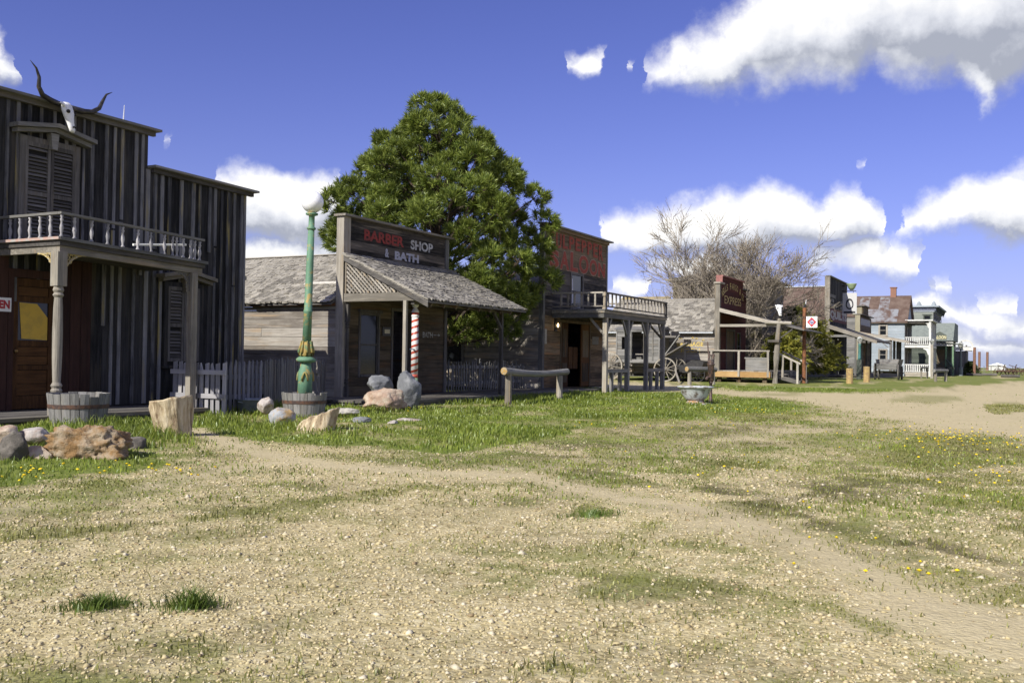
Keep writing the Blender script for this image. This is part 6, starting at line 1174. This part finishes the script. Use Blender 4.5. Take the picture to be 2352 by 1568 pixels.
gl_ = thing('green_street_lamp', 'green lamp post with small lantern before the quilt store porch', 'street lamp', (66, 8.98, 0)); MB().box(65.85, 66.15, 8.84, 9.14, -.1, 1.25).obj('base', wood('green', 'z'), gl_); MB().lathe((66, 8.98, 0), [(.12, 1.25), (.10, 1.4), (.08, 2.2), (.12, 2.25), (.05, 2.3)], 12).obj('shaft', plain('teal_paint', (.08, .22, .20), .5), gl_, smooth=True)
MB().lathe((66, 8.98, 0), [(.10, 2.3), (.20, 2.62), (.20, 2.64), (.03, 2.78)], 6).obj('lantern', plain('lantern_glass', (.45, .46, .42), .3, (.1, .1, .1), 8.0), gl_)

hx, hy0, HB = 105.0, 9.95, -.32
ho = thing('two_storey_house', 'pale blue grey two storey house with rusty iron roof and white porches', 'house', (109, 12, HB))
siding(ho, 'X', hx, hy0, 19.5, HB+.4, 5.2, .32, wood('bluegrey', 'y'), holes=[(11.62, 12.4, 3.85, 4.9), (11.62, 12.42, 1.35, 2.4)], d=.03); siding(ho, 'Y', hy0, hx, 112.4, HB+.4, 5.2, .32, wood('grey', 'x'), holes=[(106, 107, .2, 2.3), (108.5, 109.5, .6, 2.2), (106, 107, 2.9, 4.9), (108.5, 109.5, 3.3, 4.8)], d=.03)
MB().box(hx+.01, 112.3, hy0+.01, 19.5, HB, 3.8).box(hx+.3, 112.3, hy0+.012, 19.5, 3.801, 5.2).box(hx+.01, hx+.29, 12.4, 19.5, 3.801, 5.2).box(hx+.01, hx+.29, hy0+.012, 11.62, 3.801, 5.2).obj('core', wood('bluegrey', 'y'), ho)
for z0, z1 in ((3.92, 4.82), (1.42, 2.32)): window(ho, 'X', hx, 11.70, 12.32, z0, z1, wood('rail', 'z'), w=.14, proud=.09)
for z0, z1 in ((.2, 2.2), (2.95, 4.8)):
    window(ho, 'Y', hy0, 108.6, 109.4, max(z0, .7), z1-.1, wood('grey', 'z')); MB().box(106.05, 106.95, hy0-.03, hy0+.01, z0, z1).obj('door', wood('brown', 'z'), ho)
rfh = MB().prism([(hx-.35, hy0-.3, 5.2), (108.7, hy0-.3, 8.15), (112.75, hy0-.3, 5.2), (112.75, hy0-.3, 5.1), (108.7, hy0-.3, 8.03), (hx-.35, hy0-.3, 5.1)], (0, 11, 0)).obj('roof', None or rust, ho)
pit = math.atan2(8.15-5.2, 108.7-hx+.35)
for k in range(11):       # iron sheets laid up the slope
    for r in range(2):
        y0 = hy0-.28+k*1.0; a0 = r*2.35; a1 = a0+2.38
        mtl = rust if (k, r) not in ((1, 0), (2, 0), (2, 1), (3, 0), (4, 0), (4, 1)) else plain('worn_galvanised', (.24, .245, .255), .6, (.11, .068, .05), 1.2, .42, .60)
        c, s_ = math.cos(pit), math.sin(pit); lift = .012+.006*((k+r) % 2)
        pts = [(hx-.37+c*a0-s_*lift, y0, 5.2+s_*a0+c*lift), (hx-.37+c*a1-s_*lift, y0, 5.2+s_*a1+c*lift), (hx-.37+c*a1-s_*(lift+.01), y0, 5.2+s_*a1+c*(lift+.01)), (hx-.37+c*a0-s_*(lift+.01), y0, 5.2+s_*a0+c*(lift+.01))]
        MB().prism(pts, (0, .995, 0)).obj('iron_sheet', mtl, rfh)
siding(ho, 'Y', hy0-.05, hx+.4, 112, 5.15, 7.8, .32, wood('bluegrey', 'x')) if False else None
MB().prism([(hx+.1, hy0-.06, 5.21), (108.7, hy0-.06, 8.0), (112.3, hy0-.06, 5.21)], (0, .2, 0)).obj('gable', wood('bluegrey', 'x'), ho)
ch = MB().box(108.4, 109.0, 11.15, 11.7, 7.6, 8.95).obj('chimney', plain('brick_chimney', (.26, .13, .085), .9, (.22, .12, .09), 9.0), rfh); MB().box(108.33, 109.07, 11.08, 11.77, 8.95, 9.05).obj('chimney_cap', plain('brick_chimney', (.36, .17, .10), .9), ch)
wp_ = wood('white', 'z'); PF = 7.45
MB().box(hx-.15, 112.4, PF-.15, hy0-.04, 5.32, 5.45).obj('porch_roof', wood('white', 'x'), ho); MB().box(hx+.05, 112.2, PF+.05, hy0-.06, 5.12, 5.318).obj('ceiling', wood('dim', 'x'), ho)
MB().box(hx, 112.3, PF, hy0-.03, 2.62, 2.85).obj('upper_floor', wood('white', 'x'), ho); MB().box(hx, 112.3, PF, hy0-.03, -.1, .1).obj('porch_floor', wood('rail', 'x'), ho); MB().box(hx+.05, hx+.12, PF+.1, hy0-.1, HB-.1, -.1).obj('skirt', wood('rail', 'y'), ho)
for x in (hx+.08, 107.4, 109.8, 112.1):
    MB().box(x-.1, x+.1, PF+.02, PF+.22, HB, 2.62).box(x-.1, x+.1, PF+.02, PF+.22, 2.85, 5.3).obj('post', wp_, ho)
for z in (2.6, 5.3): MB().prism([(hx+.05, PF+.22, z-.02), (hx+.05, PF+.75, z-.02), (hx+.05, PF+.75, z-.1), (hx+.05, PF+.45, z-.25), (hx+.05, PF+.3, z-.7), (hx+.05, PF+.22, z-.7)], (.08, 0, 0)).obj('bracket', wp_, ho)
for z0, z1 in ((.22, .92), (2.98, 3.68)):
    MB().box(hx+.03, hx+.12, PF+.23, hy0-.05, z1-.06, z1+.02).box(hx+.03, hx+.12, PF+.23, hy0-.05, z0-.06, z0).obj('rail', wood('white', 'y'), ho); MB().box(hx+.2, 112, PF+.05, PF+.14, z1-.06, z1+.02).obj('rail', wood('white', 'x'), ho)
    for y in np.arange(PF+.33, hy0-.06, .175): MB().box(hx+.045, hx+.105, y, y+.085, z0+.001, z1-.061).obj('baluster', wp_, ho)
    for x in np.arange(hx+.5, 112, .4): MB().box(x, x+.08, PF+.06, PF+.12, z0+.001, z1-.061).obj('baluster', wp_, ho)

it = thing('ornate_brick_front', 'pale green two storey building with dark bracketed cornice', 'building', (126, 10, -.4)); IX, IY = 122.0, 8.45; pg = wood('palegreen', 'y')
siding(it, 'X', IX, IY, 16, -.3, 7.0, .34, pg, holes=[(8.72, 9.6, 5.45, 6.7), (8.72, 9.55, 4.3, 5.4)], d=.03) if False else None
siding(it, 'X', IX, IY, 16, -.3, 7.0, .34, pg, holes=[(8.72, 9.5, 4.45, 6.65)], d=.03); MB().box(IX+.2, 135.4, IY+.2, 16, -.4, 7.05).obj('core', pg, it); window(it, 'X', IX+.05, 8.78, 9.44, 4.5, 5.3, wood('green', 'z'), w=.12, glass=plain('pink_blind', (.5, .36, .36), .5), hood=.1, proud=.09); window(it, 'X', IX+.05, 8.78, 9.44, 5.8, 6.6, wood('green', 'z'), w=.12, hood=.1, proud=.09)
siding(it, 'Y', IY, IX+.3, 135.4, -.3, 7.0, .4, wood('grey', 'x'), holes=[(a, a+1.5, z, z+1.6) for a in (124, 127.2, 130.4, 133) for z in (1.0, 4.7)], d=.03)
for a in (124, 127.2, 130.4, 133):
    for z in (1.0, 4.7): window(it, 'Y', IY+.02, a+.1, a+1.4, z+.1, z+1.5, wood('bluegrey', 'z'), w=.1)
MB().box(IX-.12, 135.6, IY-.12, 16, 7.06, 7.18).obj('string_course', wood('bluegrey', 'x'), it); MB().box(IX-.15, 135.6, IY-.25, 16, 7.18, 7.62).obj('frieze', plain('dark_blue_frieze', (.09, .10, .14), .7, (.14, .15, .19), 6.0), it); MB().box(IX-.45, 136.0, IY-.6, 16.2, 7.62, 7.80).obj('cornice', wood('bluegrey', 'x'), it)
for y in (IY-.05, 10.0): MB().lathe((IX-.1, y, 7.8), [(.28, 0), (.28, .16), (.18, .2), (.2, .3), (.1, .45), (.02, .55)], 10).obj('finial', wood('bluegrey', 'z'), it)
for x in np.arange(IX+1.5, 135.5, 2.2): MB().prism([(x, IY-.26, 7.6), (x, IY-.55, 7.6), (x, IY-.3, 6.95), (x, IY-.26, 6.95)], (.3, 0, 0)).obj('bracket', wood('green', 'z'), it)

gs = thing('green_saloon', 'green porch building with yellow saloon sign and rooms board', 'building', (119, 7, -.3)); GX = 115.0; gm = wood('green', 'z')
MB().box(GX+3.5, 128, 6.35, 14, -.4, 3.6).obj('core', wood('green', 'y'), gs); MB().prism([(GX+2.8, 6.1, 3.6), (GX+6, 6.1, 5.7), (128, 6.1, 5.7), (128, 6.1, 3.6)], (0, 8, 0)).obj('roof', plain('sage_roof', (.20, .225, .20), .85, (.16, .18, .165), 3.0), gs)
siding(gs, 'X', GX+3.5, 6.35, 13, -.3, 3.5, .3, gm, holes=[(7, 7.8, .5, 2.6)], d=.03); MB().fb('X', GX+3.5, -.01, .01, 7, 7.8, .5, 2.6).obj('door', wood('brown', 'z'), gs)
MB().box(GX, GX+3.6, 5.95, 8.0, .45, .6).obj('porch_floor', wood('rail', 'x'), gs); MB().prism([(GX-.2, 8.2, 3.52), (GX-.2, 5.2, 3.2), (GX-.2, 5.2, 3.1), (GX-.2, 8.2, 3.42)], (4, 0, 0)).obj('porch_roof', wood('green', 'x'), gs)
for y in (5.98, 6.66, 7.9): MB().box(GX, GX+.16, y-.08, y+.08, -.35, 3.15).obj('post', plain('post_green', (.14, .24, .13), .6, (.1, .18, .1), 6.0), gs)
bd = MB().box(GX-.10, GX-.04, 5.95, 7.9, 2.98, 3.40).obj('rooms_board', wood('white', 'y'), gs); lettering(bd, 'ROOMS', (GX-.103, 7.62, 3.05), (0, -1, 0), .27, plain('board_grey', (.10, .10, .12), .7), width=1.5, bold=.02)
sb = MB().prism([(GX-.05, 8.0, 3.62), (GX-.05, 6.6, 3.62), (GX-.05, 6.6, 4.15), (GX-.05, 7.3, 4.55), (GX-.05, 8.0, 4.15)], (.05, 0, 0)).obj('sign_board', wood('green', 'y'), gs); lettering(sb, 'SALOON', (GX-.055, 7.95, 3.72), (0, -1, 0), .40, plain('cream_yellow_letters', (.5, .46, .28), .7), width=1.3, bold=.03)
for k in range(4): plank('step', gs, wood('rail', 'y'), GX-.35*(k+1), GX-.35*k, 6.7, 7.8, .45-.17*(k+1)-.03, .45-.17*(k+1)+.02)
MB().bar((GX, 6.66, 1.5), (GX-1.4, 5.95, .7), .08, .1).bar((GX, 6.66, .75), (GX-1.4, 5.95, .0), .08, .1).obj('stair_rail', gm, gs)
for t in np.linspace(.1, .95, 6): MB().bar((GX-1.4*t, 6.66-.71*t, .72-.75*t), (GX-1.4*t, 6.66-.71*t, 1.47-.78*t), .06, .06).obj('baluster', gm, gs)
MB().bar((GX+.08, 6.7, .7), (GX+.08, 7.85, 1.35), .05, .08).bar((GX+.08, 6.7, 1.35), (GX+.08, 7.85, .7), .05, .08).obj('cross_rail', gm, gs)
bb = thing('weathered_shed', 'grey weathered shed beyond the green saloon', 'shed', (132, 6, -.4)); vboards(bb, 'X', 130, 5.2, 7.4, -.3, 2.6, .3, wood('grey', 'z')); MB().box(130.03, 134, 5.2, 7.4, -.4, 2.58).obj('core', wood('grey', 'z'), bb); MB().prism([(129.7, 4.8, 2.6), (129.7, 7.7, 2.9), (129.7, 7.7, 3.0), (129.7, 4.8, 2.7)], (4.6, 0, 0)).obj('roof', wood('dim', 'x'), bb)
# arch gate at the end of the street
ar = thing('arch_gate', 'tall timber posts carrying a white lettered arch at the street end', 'gate', (124, 4.6, -.4)); AX = 124.0
for y in (4.15, 7.6): MB().tube([(AX, y, -.5), (AX, y, 2.98)], .16, 9).obj('post', plain('red_timber', (.22, .11, .07), .85, (.16, .09, .06), 4.0), ar)
MB().box(AX-.06, AX-.02, 4.2, 7.55, 2.6, 3.0).obj('board', wood('white', 'y'), ar); lettering(ar, 'PRAIRIE CITY', (AX-.065, 7.4, 2.68), (0, -1, 0), .24, plain('board_green', (.12, .2, .15), .7), width=2.9, bold=.01) if False else None
cxy = 5.08; mb = MB(); K = 18
for k in range(K+1):
    t = math.pi*k/K
    for r in (.84, .66): mb.v.append((AX-.03, cxy-r*math.cos(t), 3.02+r*math.sin(t)))
for k in range(K): mb.f.append((2*k, 2*k+1, 2*k+3, 2*k+2))
b0 = len(mb.v); mb.v += [(p[0]+.05, p[1], p[2]) for p in mb.v[:b0]]; mb.f += [tuple(i+b0 for i in reversed(f)) for f in list(mb.f)] + [(2*k+s, 2*k+2+s, 2*k+2+s+b0, 2*k+s+b0) for k in range(K) for s in (0, 1)]
mb.obj('arch', wood('white', 'z'), ar)

# farm wagon, far rails, machinery, logs
wg = thing('farm_wagon', 'open grey farm wagon with spoked wheels on the far grass', 'wagon', (66, 7.3, 0)); MB().box(65.9, 68.6, 6.75, 7.85, .62, .70).obj('bed', wood('grey', 'x'), wg); MB().box(65.86, 65.92, 6.7, 7.9, .66, 1.02).obj('tailboard', wood('grey', 'y'), wg); MB().prism([(65.95, 6.72, .7), (68.6, 6.72, .7), (68.6, 6.55, 1.3), (65.95, 6.55, 1.3)], (0, .05, 0)).obj('sideboard', wood('dim', 'x'), wg); MB().prism([(65.95, 7.83, .7), (68.6, 7.83, .7), (68.6, 7.95, 1.3), (65.95, 7.95, 1.3)], (0, .05, 0)).obj('sideboard', wood('dim', 'x'), wg); MB().box(67.2, 67.3, 6.7, 7.9, .75, 1.32).obj('seat_back', wood('grey', 'y'), wg)
for y in (6.62, 8.05):
    for x, r in ((66.3, .55), (68.3, .45)): wheel(wg, (x, y, r-.03), r, (0, 1, 0), wood('dim', 'z'), 12, .07)
for x, z in ((66.3, .52), (68.3, .42)): MB().tube([(x, 6.6, z), (x, 8.05, z)], .05, 6).obj('axle', wood('dim', 'y'), wg)
def rail2(label, p, q, h, cap=.09):
    t = thing('hitching_rail', label, 'hitching rail', (*p, 0), 'far hitching rails'); zz = float(gz(*p)); d = (Vector((*q, 0))-Vector((*p, 0)))
    MB().tube([(p[0]-d.x*.15, p[1]-d.y*.15, zz+h), (q[0]+d.x*.15, q[1]+d.y*.15, zz+h)], cap, 8, wob=.05).obj('crossbar', wood('grey', 'x'), t)
    for a in (p, q): MB().tube([(a[0], a[1], zz-.1), (a[0], a[1], zz+h-.05)], cap*.9, 8).obj('post', wood('post', 'z'), t)
rail2('hitching rail on the far grass in front of the white porches', (63.0, 4.22), (64.6, 3.75), .66, .1)
rail2('dark hitching rail standing close to the two storey house', (83.0, 6.6), (84.8, 6.3), .85, .07)
tp = thing('tall_rail_post', 'tall pale post with a small lantern before the two storey house', 'post', (84, 5.9, -.1)); MB().box(83.9, 84.1, 5.8, 6.0, -.3, 2.55).obj('shaft', wood('post', 'z'), tp); MB().lathe((84, 5.9, 2.55), [(.1, 0), (.22, .3), (.24, .34), (.05, .5)], 6).obj('lantern', plain('lantern_glass', (.45, .46, .42), .3), tp)
ml = thing('teal_lamp_post', 'slim teal lamp post beyond the green saloon steps', 'street lamp', (119.5, 5.4, -.3)); MB().lathe((119.5, 5.4, -.4), [(.25, 0), (.25, 1.0), (.10, 1.1), (.09, 3.2)], 10).obj('shaft', plain('slate_paint', (.17, .2, .21), .6), ml); MB().lathe((119.5, 5.4, 2.8), [(.08, 0), (.24, .2), (.26, .5), (.05, .75)], 8).obj('lantern', plain('lantern_glass', (.45, .46, .42), .3), ml)
for k, (x, y, n_) in enumerate(((136, 1.05, 3), (139, -.25, 3))):
    t = thing('farm_implement', ('rusty horse drawn rake with iron wheels on the prairie edge', 'dark iron plough with big wheels nearest the picture edge')[k], 'farm implement', (x, y, -.5), 'old farm implements'); im = plain('implement_rust', (.05, .03, .022), .8, (.12, .06, .035), 6.0)
    for q in range(n_): wheel(t, (x+q*.5, y-.9+q*.9, .02), .52, (.8, .6, 0), im, 8, .08)
    MB().box(x-.2, x+1.2, y-1, y+1, .1, .3).bar((x, y-1, .3), (x+.6, y+.9, .95), .08, .08).obj('frame', im, t); MB().tube([(x, y+.2, .3), (x-.2, y+.1, .9), (x-.5, y, 1.0)], .06, 6).obj('lever', im, t)
for k, (x, y, l) in enumerate(((122, 4.1, 1.7), (114, .4, 1.8), (126, 2.6, 1.5))):
    z = float(gz(x, y)); t = thing('fallen_log', ('log lying at the foot of the arch post', 'long log seat on the grass near the far road', 'short log on the grass between arch and plough')[k], 'log', (x, y, z), 'logs on the far grass'); MB().tube([(x, y-l/2, z+.16), (x, y+l/2, z+.16)], .15, 8, wob=.05).obj('trunk', wood('dim', 'y'), t); MB().lathe((0, 0, 0), [(.001, 0), (.14, 0), (.001, .01)], 8).obj('sawn_end', plain('sawn_wood', (.5, .4, .24), .9), t).matrix_basis = Matrix.Translation(Vector((x, y-l/2-.004, z+.16))-W[t.name]) @ Matrix.Rotation(R(90), 4, 'X')
for k, (x, y) in enumerate(((317, 9.3), (318, 7.2))): t = tag(MB().tube([(x, y, -2.2), (x, y, 4.5)], .35, 6).obj('far_post', plain('red_timber', (.22, .11, .07), .85)), ('nearer of two lone dark posts on the horizon beside the arch', 'second of two lone dark posts on the horizon')[k], 'post', 'lone posts on the horizon')
up_ = thing('utility_pole', 'wooden utility pole with crossarm on the horizon behind the arch', 'utility pole', (230, 9.3, -1)); MB().tube([(230, 9.3, -1.2), (230, 9.3, 5.0)], .16, 6).obj('shaft', wood('dim', 'z'), up_); MB().box(229.9, 230.1, 8.4, 10.2, 4.5, 4.7).obj('crossarm', wood('dim', 'y'), up_)
fr2 = thing('wire_fence', 'line of thin fence posts across the far prairie', 'fence', (180, 0, -1))
for k in range(26): y = -14+k*1.1; x = 185; z = float(gz(x, y)); MB().box(x-.05, x+.05, y-.05, y+.05, z-.1, z+1.2).obj('post', wood('dim', 'z'), fr2)
for z in (.5, 1.0): MB().tube([(185, -14.5, float(gz(185, -14))+z), (185, 14, float(gz(185, 13))+z)], .012, 4).obj('wire', plain('pale_metal', (.62, .62, .62), .4), fr2)
ds_ = thing('distant_shed', 'tiny white shed roof on the prairie horizon', 'shed', (420, 6, -2)); MB().box(420, 428, 3, 9, -3, .2).obj('wall', wood('white', 'z'), ds_); MB().prism([(419.5, 2.5, .2), (419.5, 9.5, .2), (419.5, 6, 1.4)], (9, 0, 0)).obj('roof', plain('white_roof', (.75, .75, .74), .6), ds_)

# ------------------------------------------------------------------ trees
def needles(tufts, ln, wd, per, seed, spread=1.0):
    """thin pointed needles bursting from each tuft; tufts = rows of position + direction"""
    q = np.random.default_rng(seed); T = np.repeat(np.asarray(tufts, float), per, 0); n = len(T); p = T[:, :3]; d = T[:, 3:6]
    d = d/np.linalg.norm(d, axis=1, keepdims=True); v = q.normal(size=(n, 3))*spread*.55 + d; v /= np.linalg.norm(v, axis=1, keepdims=True)
    L = ln*q.uniform(.6, 1.15, n)[:, None]; base = p + d*(q.uniform(-.09, .05, n)[:, None]); sdv = np.cross(v, q.normal(size=(n, 3))); sdv /= np.linalg.norm(sdv, axis=1, keepdims=True)+1e-9
    w = (wd*q.uniform(.7, 1.3, n))[:, None]; tip = base+v*L; tip[:, 2] -= .02*q.random(n)
    co = np.stack([base, base+v*L*.5+sdv*w*.6, tip, base+v*L*.5-sdv*w*.6], 1).reshape(-1, 3); i = np.arange(n)[:, None]*4
    f = np.concatenate([i+np.array([[0, 1, 2]]), i+np.array([[0, 2, 3]])], 1).reshape(-1, 3); return co, f
def pine():
    t = thing('pine_tree', 'big round ponderosa pine between the barber shop and the saloon', 'tree', (25.2, 15.9, 0)); q = random.Random(5); bark = plain('pine_bark', (.11, .075, .05), .95, (.05, .04, .035), 9.0, bump=.03, bscale=10.0)
    C = Vector((25.2, 15.9, 0)); prof = [(9.3, .08), (8.9, .42), (8.5, .78), (8.0, 1.3), (7.4, 2.0), (6.8, 2.55), (6.1, 2.95), (5.4, 3.15), (4.7, 3.4), (4.0, 3.45), (3.0, 3.1), (2.2, 2.6), (1.6, 1.8)]
    def Rz(z):
        for (z1, r1), (z0, r0) in zip(prof, prof[1:]):
            if z >= z0: return r0+(r1-r0)*(z-z0)/(z1-z0)
        return 1.5
    MB().tube([C+Vector((.35, .1, -.2)), C+Vector((.3, .05, 1.2)), C+Vector((.1, 0, 2.6)), C+Vector((0, 0, 5)), C+Vector((0, 0, 8.6))], [.24, .2, .17, .11, .03], 12, wob=.05).obj('trunk', bark, t, smooth=True)
    MB().tube([(25.0, 15.8, 2.5), (24.9, 15.2, 1.9), (24.95, 15.75, 1.05)], [.08, .09, .07], 8).obj('limb', plain('bare_limb', (.40, .30, .18), .9, (.2, .15, .1), 8.0), t)
    lobes = []; tries = 0
    def free(p): return not ((p.z < 4.6 and p.x < 23.15 and p.y < 20.8) or (p.x > 27.45 and p.y > 13.2 and p.z < 5.7) or (p.x > 28.2 and p.z < 5.0) or (p.z < 3.2 and p.y < 13.0 and p.x < 26.4) or ((p.x-25.2)*_r0.x+(p.y-15.9)*_r0.y > 3.02))
    while len(lobes) < 125 and tries < 9000:
        tries += 1; z = q.uniform(1.9, 9.0); a = q.uniform(0, 6.283); k = q.random()**.38
        r = Rz(z)*(.22+.72*k)*(1+.10*math.sin(3*a+z*1.3)+.07*math.sin(5*a-z*2)); p = C + Vector((math.cos(a)*r, math.sin(a)*r, z)); s = q.uniform(.36, .66)*(1 if z < 8 else .7)
        if z < 3.4 and q.random() < .55: continue
        if not free(p) or not free(p+Vector((.35, -.35, 0))) or any((p-l[0]).length < .66*(s+l[1]) for l in lobes): continue
        lobes.append((p, s))
    lobes += [(C+Vector((0, 0, 9.05)), .24), (C+Vector((.1, -.1, 8.6)), .3)] + [(Vector(p_), s_) for p_, s_ in (((26.6, 12.9, 5.2), .48), ((26.5, 13.0, 4.4), .48), ((26.7, 12.85, 3.5), .46), ((26.4, 13.2, 6.0), .48), ((26.3, 13.45, 3.0), .48), ((26.4, 13.35, 4.0), .45), ((26.2, 13.7, 2.5), .42), ((26.4, 13.6, 4.8), .45), ((26.2, 13.9, 1.95), .4), ((25.7, 13.4, 3.7), .48), ((25.4, 13.3, 2.9), .45), ((26.0, 14.2, 2.7), .5))]; T = []; lm = MB()
    for p, s in lobes:
        z0 = max(1.4, p.z-.55*math.hypot(p.x-C.x, p.y-C.y)-.3); b = C+Vector((.0, 0, z0)); m = b.lerp(p, .55)+Vector((0, 0, -.1))
        lm.tube([b, m, p], [.055, .035, .015], 5, cap=False)
        out = Vector((p.x-C.x, p.y-C.y, .25*(p.z-4))).normalized() if (p-C).length > 0 else Vector((0, 0, 1))
        n = int(34*(s/.45)**2)
        for _ in range(n):
            d = Vector((q.gauss(0, 1), q.gauss(0, 1), q.gauss(0, 1))).normalized(); d = (d+out*.45+Vector((0, 0, .35))).normalized(); rr = s*q.uniform(.70, 1.0); e = p+Vector((d.x*rr, d.y*rr, d.z*rr*.85)); gd = (d*.8+Vector((0, 0, .7))).normalized(); T.append((*e, *gd))
            if q.random() < .2: lm.tube([p, e], [.012, .008], 3, cap=False)
    lm.obj('branches', bark, t)
    co, f = needles(T, .235, .017, 46, 3, 1.0); o = link('crown', mesh_np('crown', co, f, leafmat('pine_needle', (.055, .095, .016), (.31, .36, .07), .26)), None, t, fix=False)
pine()
def bare_tree(name, label, base, H, stems, seed, spread, lv=5, tw=.013):
    q = random.Random(seed); t = thing(name, label, 'tree', base); mb = MB(); tr = MB(); buds = []
    def grow(p, d, L, r, k):
        n = 3 if k > 1 else 2; pts = [p]; rad = [r]; dd = d.copy()
        for i in range(n):
            dd = (dd+Vector((q.gauss(0, .10), q.gauss(0, .10), q.gauss(.03, .05)))).normalized(); p = p+dd*(L/n); pts.append(p); rad.append(max(r*(1-.42*(i+1)/n), tw*.6))
        (tr if k >= lv-1 else mb).tube(pts, rad, 6 if k >= lv-1 else 4 if k > 1 else 3, cap=False)
        if k == 0:
            for _ in range(2): buds.append((pts[-1 if _ else -2], dd))
            return
        m = q.randint(3, 5) if k > 1 else q.randint(4, 6)
        for i in range(m):
            f = q.uniform(.35, 1.0) if i else 1.0; o = pts[0].lerp(pts[-1], f) if f < 1 else pts[-1]; a = Vector((q.gauss(0, 1), q.gauss(0, 1), q.gauss(.15, .7))).normalized(); sp = spread*q.uniform(.35, .75)
            grow(o, (dd*(1-sp*.4)+a*sp).normalized(), L*q.uniform(.58, .78), max(rad[-1]*q.uniform(.6, .85), tw), k-1)
    for i in range(stems):
        a = 6.283*i/stems+q.uniform(-.3, .3); l = q.uniform(.1, .85); d = Vector((math.cos(a)*l, math.sin(a)*l, 1)).normalized(); grow(Vector(base)+Vector((math.cos(a)*.15, math.sin(a)*.15, -.1)), d, H*q.uniform(.30, .38), .085*q.uniform(.7, 1.1), lv)
    bk = plain('grey_bark', (.20, .165, .125), .9, (.12, .10, .08), 6.0); tr.obj('trunk', bk, t); me = mb.mesh('twigs'); o = link('crown', me, plain('twig_bark', (.24, .205, .16), .9, (.36, .31, .24), 3.0), t, fix=False)
    b = MB()
    for p, d in buds:
        if q.random() < .75:
            s = Vector((q.gauss(0, 1), q.gauss(0, 1), q.gauss(0, 1))).normalized()*.035; e = d*q.uniform(.08, .15); i = len(b.v); b.v += [tuple(p-s*.6), tuple(p+s*.6), tuple(p+e+s*.2)]; b.f.append((i, i+1, i+2))
    link('buds', b.mesh('buds'), plain('bud_brown', (.20, .17, .13), .9), t, fix=False); return t
bare_tree('bare_tree', 'leafless many-stemmed tree spreading behind the express office', (56.6, 14.9, 0), 10.8, 8, 12, .95, tw=.0125)
bare_tree('bare_shrub', 'leafless twiggy shrub beside the rusty roof of the quilt store', (64.5, 15.5, 0), 6.2, 5, 8, 1.05, lv=4, tw=.018)
bare_tree('bare_shrub', 'low leafless brush between express office and juniper', (59.5, 12.6, 0), 4.6, 4, 22, 1.05, lv=4, tw=.015)
def juniper(name, label, base, H, Rr, seed, n=150, c1=(.10, .115, .02), c2=(.38, .35, .06), ln=.3):
    q = random.Random(seed); t = thing(name, label, 'tree' if H > 2.5 else 'shrub', base); T = []; B = Vector(base); lm = MB()
    MB().tube([B+Vector((0, 0, -.1)), B+Vector((.05, 0, H*.5)), B+Vector((0, 0, H*.85))], [.12, .08, .02], 7).obj('trunk', plain('grey_bark', (.2, .165, .125), .9), t)
    for _ in range(n):
        z = q.uniform(.1, 1)**.8*H; r = Rr*(1-(z/H)**1.4*.85)*q.uniform(.35, 1.05); a = q.uniform(0, 6.283); p = B+Vector((math.cos(a)*r, math.sin(a)*r, z)); lm.tube([B+Vector((0, 0, z*.7)), p], [.02, .008], 3, cap=False)
        d = Vector((math.cos(a), math.sin(a), q.uniform(-.3, .5))).normalized()
        for k in range(16): e = p+Vector((q.gauss(0, .22), q.gauss(0, .22), q.gauss(0, .12)))*(Rr/1.6); T.append((*e, *(d+Vector((q.gauss(0, .4), q.gauss(0, .4), q.gauss(0, .3)))).normalized()))
    lm.obj('branches', plain('grey_bark', (.2, .165, .125), .9), t); co, f = needles(T, ln, .05, 9, seed, .9); link('crown', mesh_np('crown', co, f, leafmat('juniper_spray_'+str(seed), c1, c2, .25)), None, t, fix=False)
juniper('juniper', 'yellow green juniper behind the rusty sign post', (62.0, 11.6, 0), 3.6, 2.2, 4, 190)
juniper('juniper', 'darker juniper between the bare shrub and the quilt store', (66.5, 13.2, 0), 4.6, 1.9, 6, 150, (.05, .065, .015), (.19, .19, .05))
juniper('juniper', 'juniper sprays at the side of the express office porch', (56.8, 11.9, 0), 2.6, 1.5, 7, 110)
juniper('bush', 'small round green bush at the end of the shed by the arch', (127.5, 4.7, -.4), 1.6, .9, 9, 60, (.03, .05, .015), (.10, .13, .04))
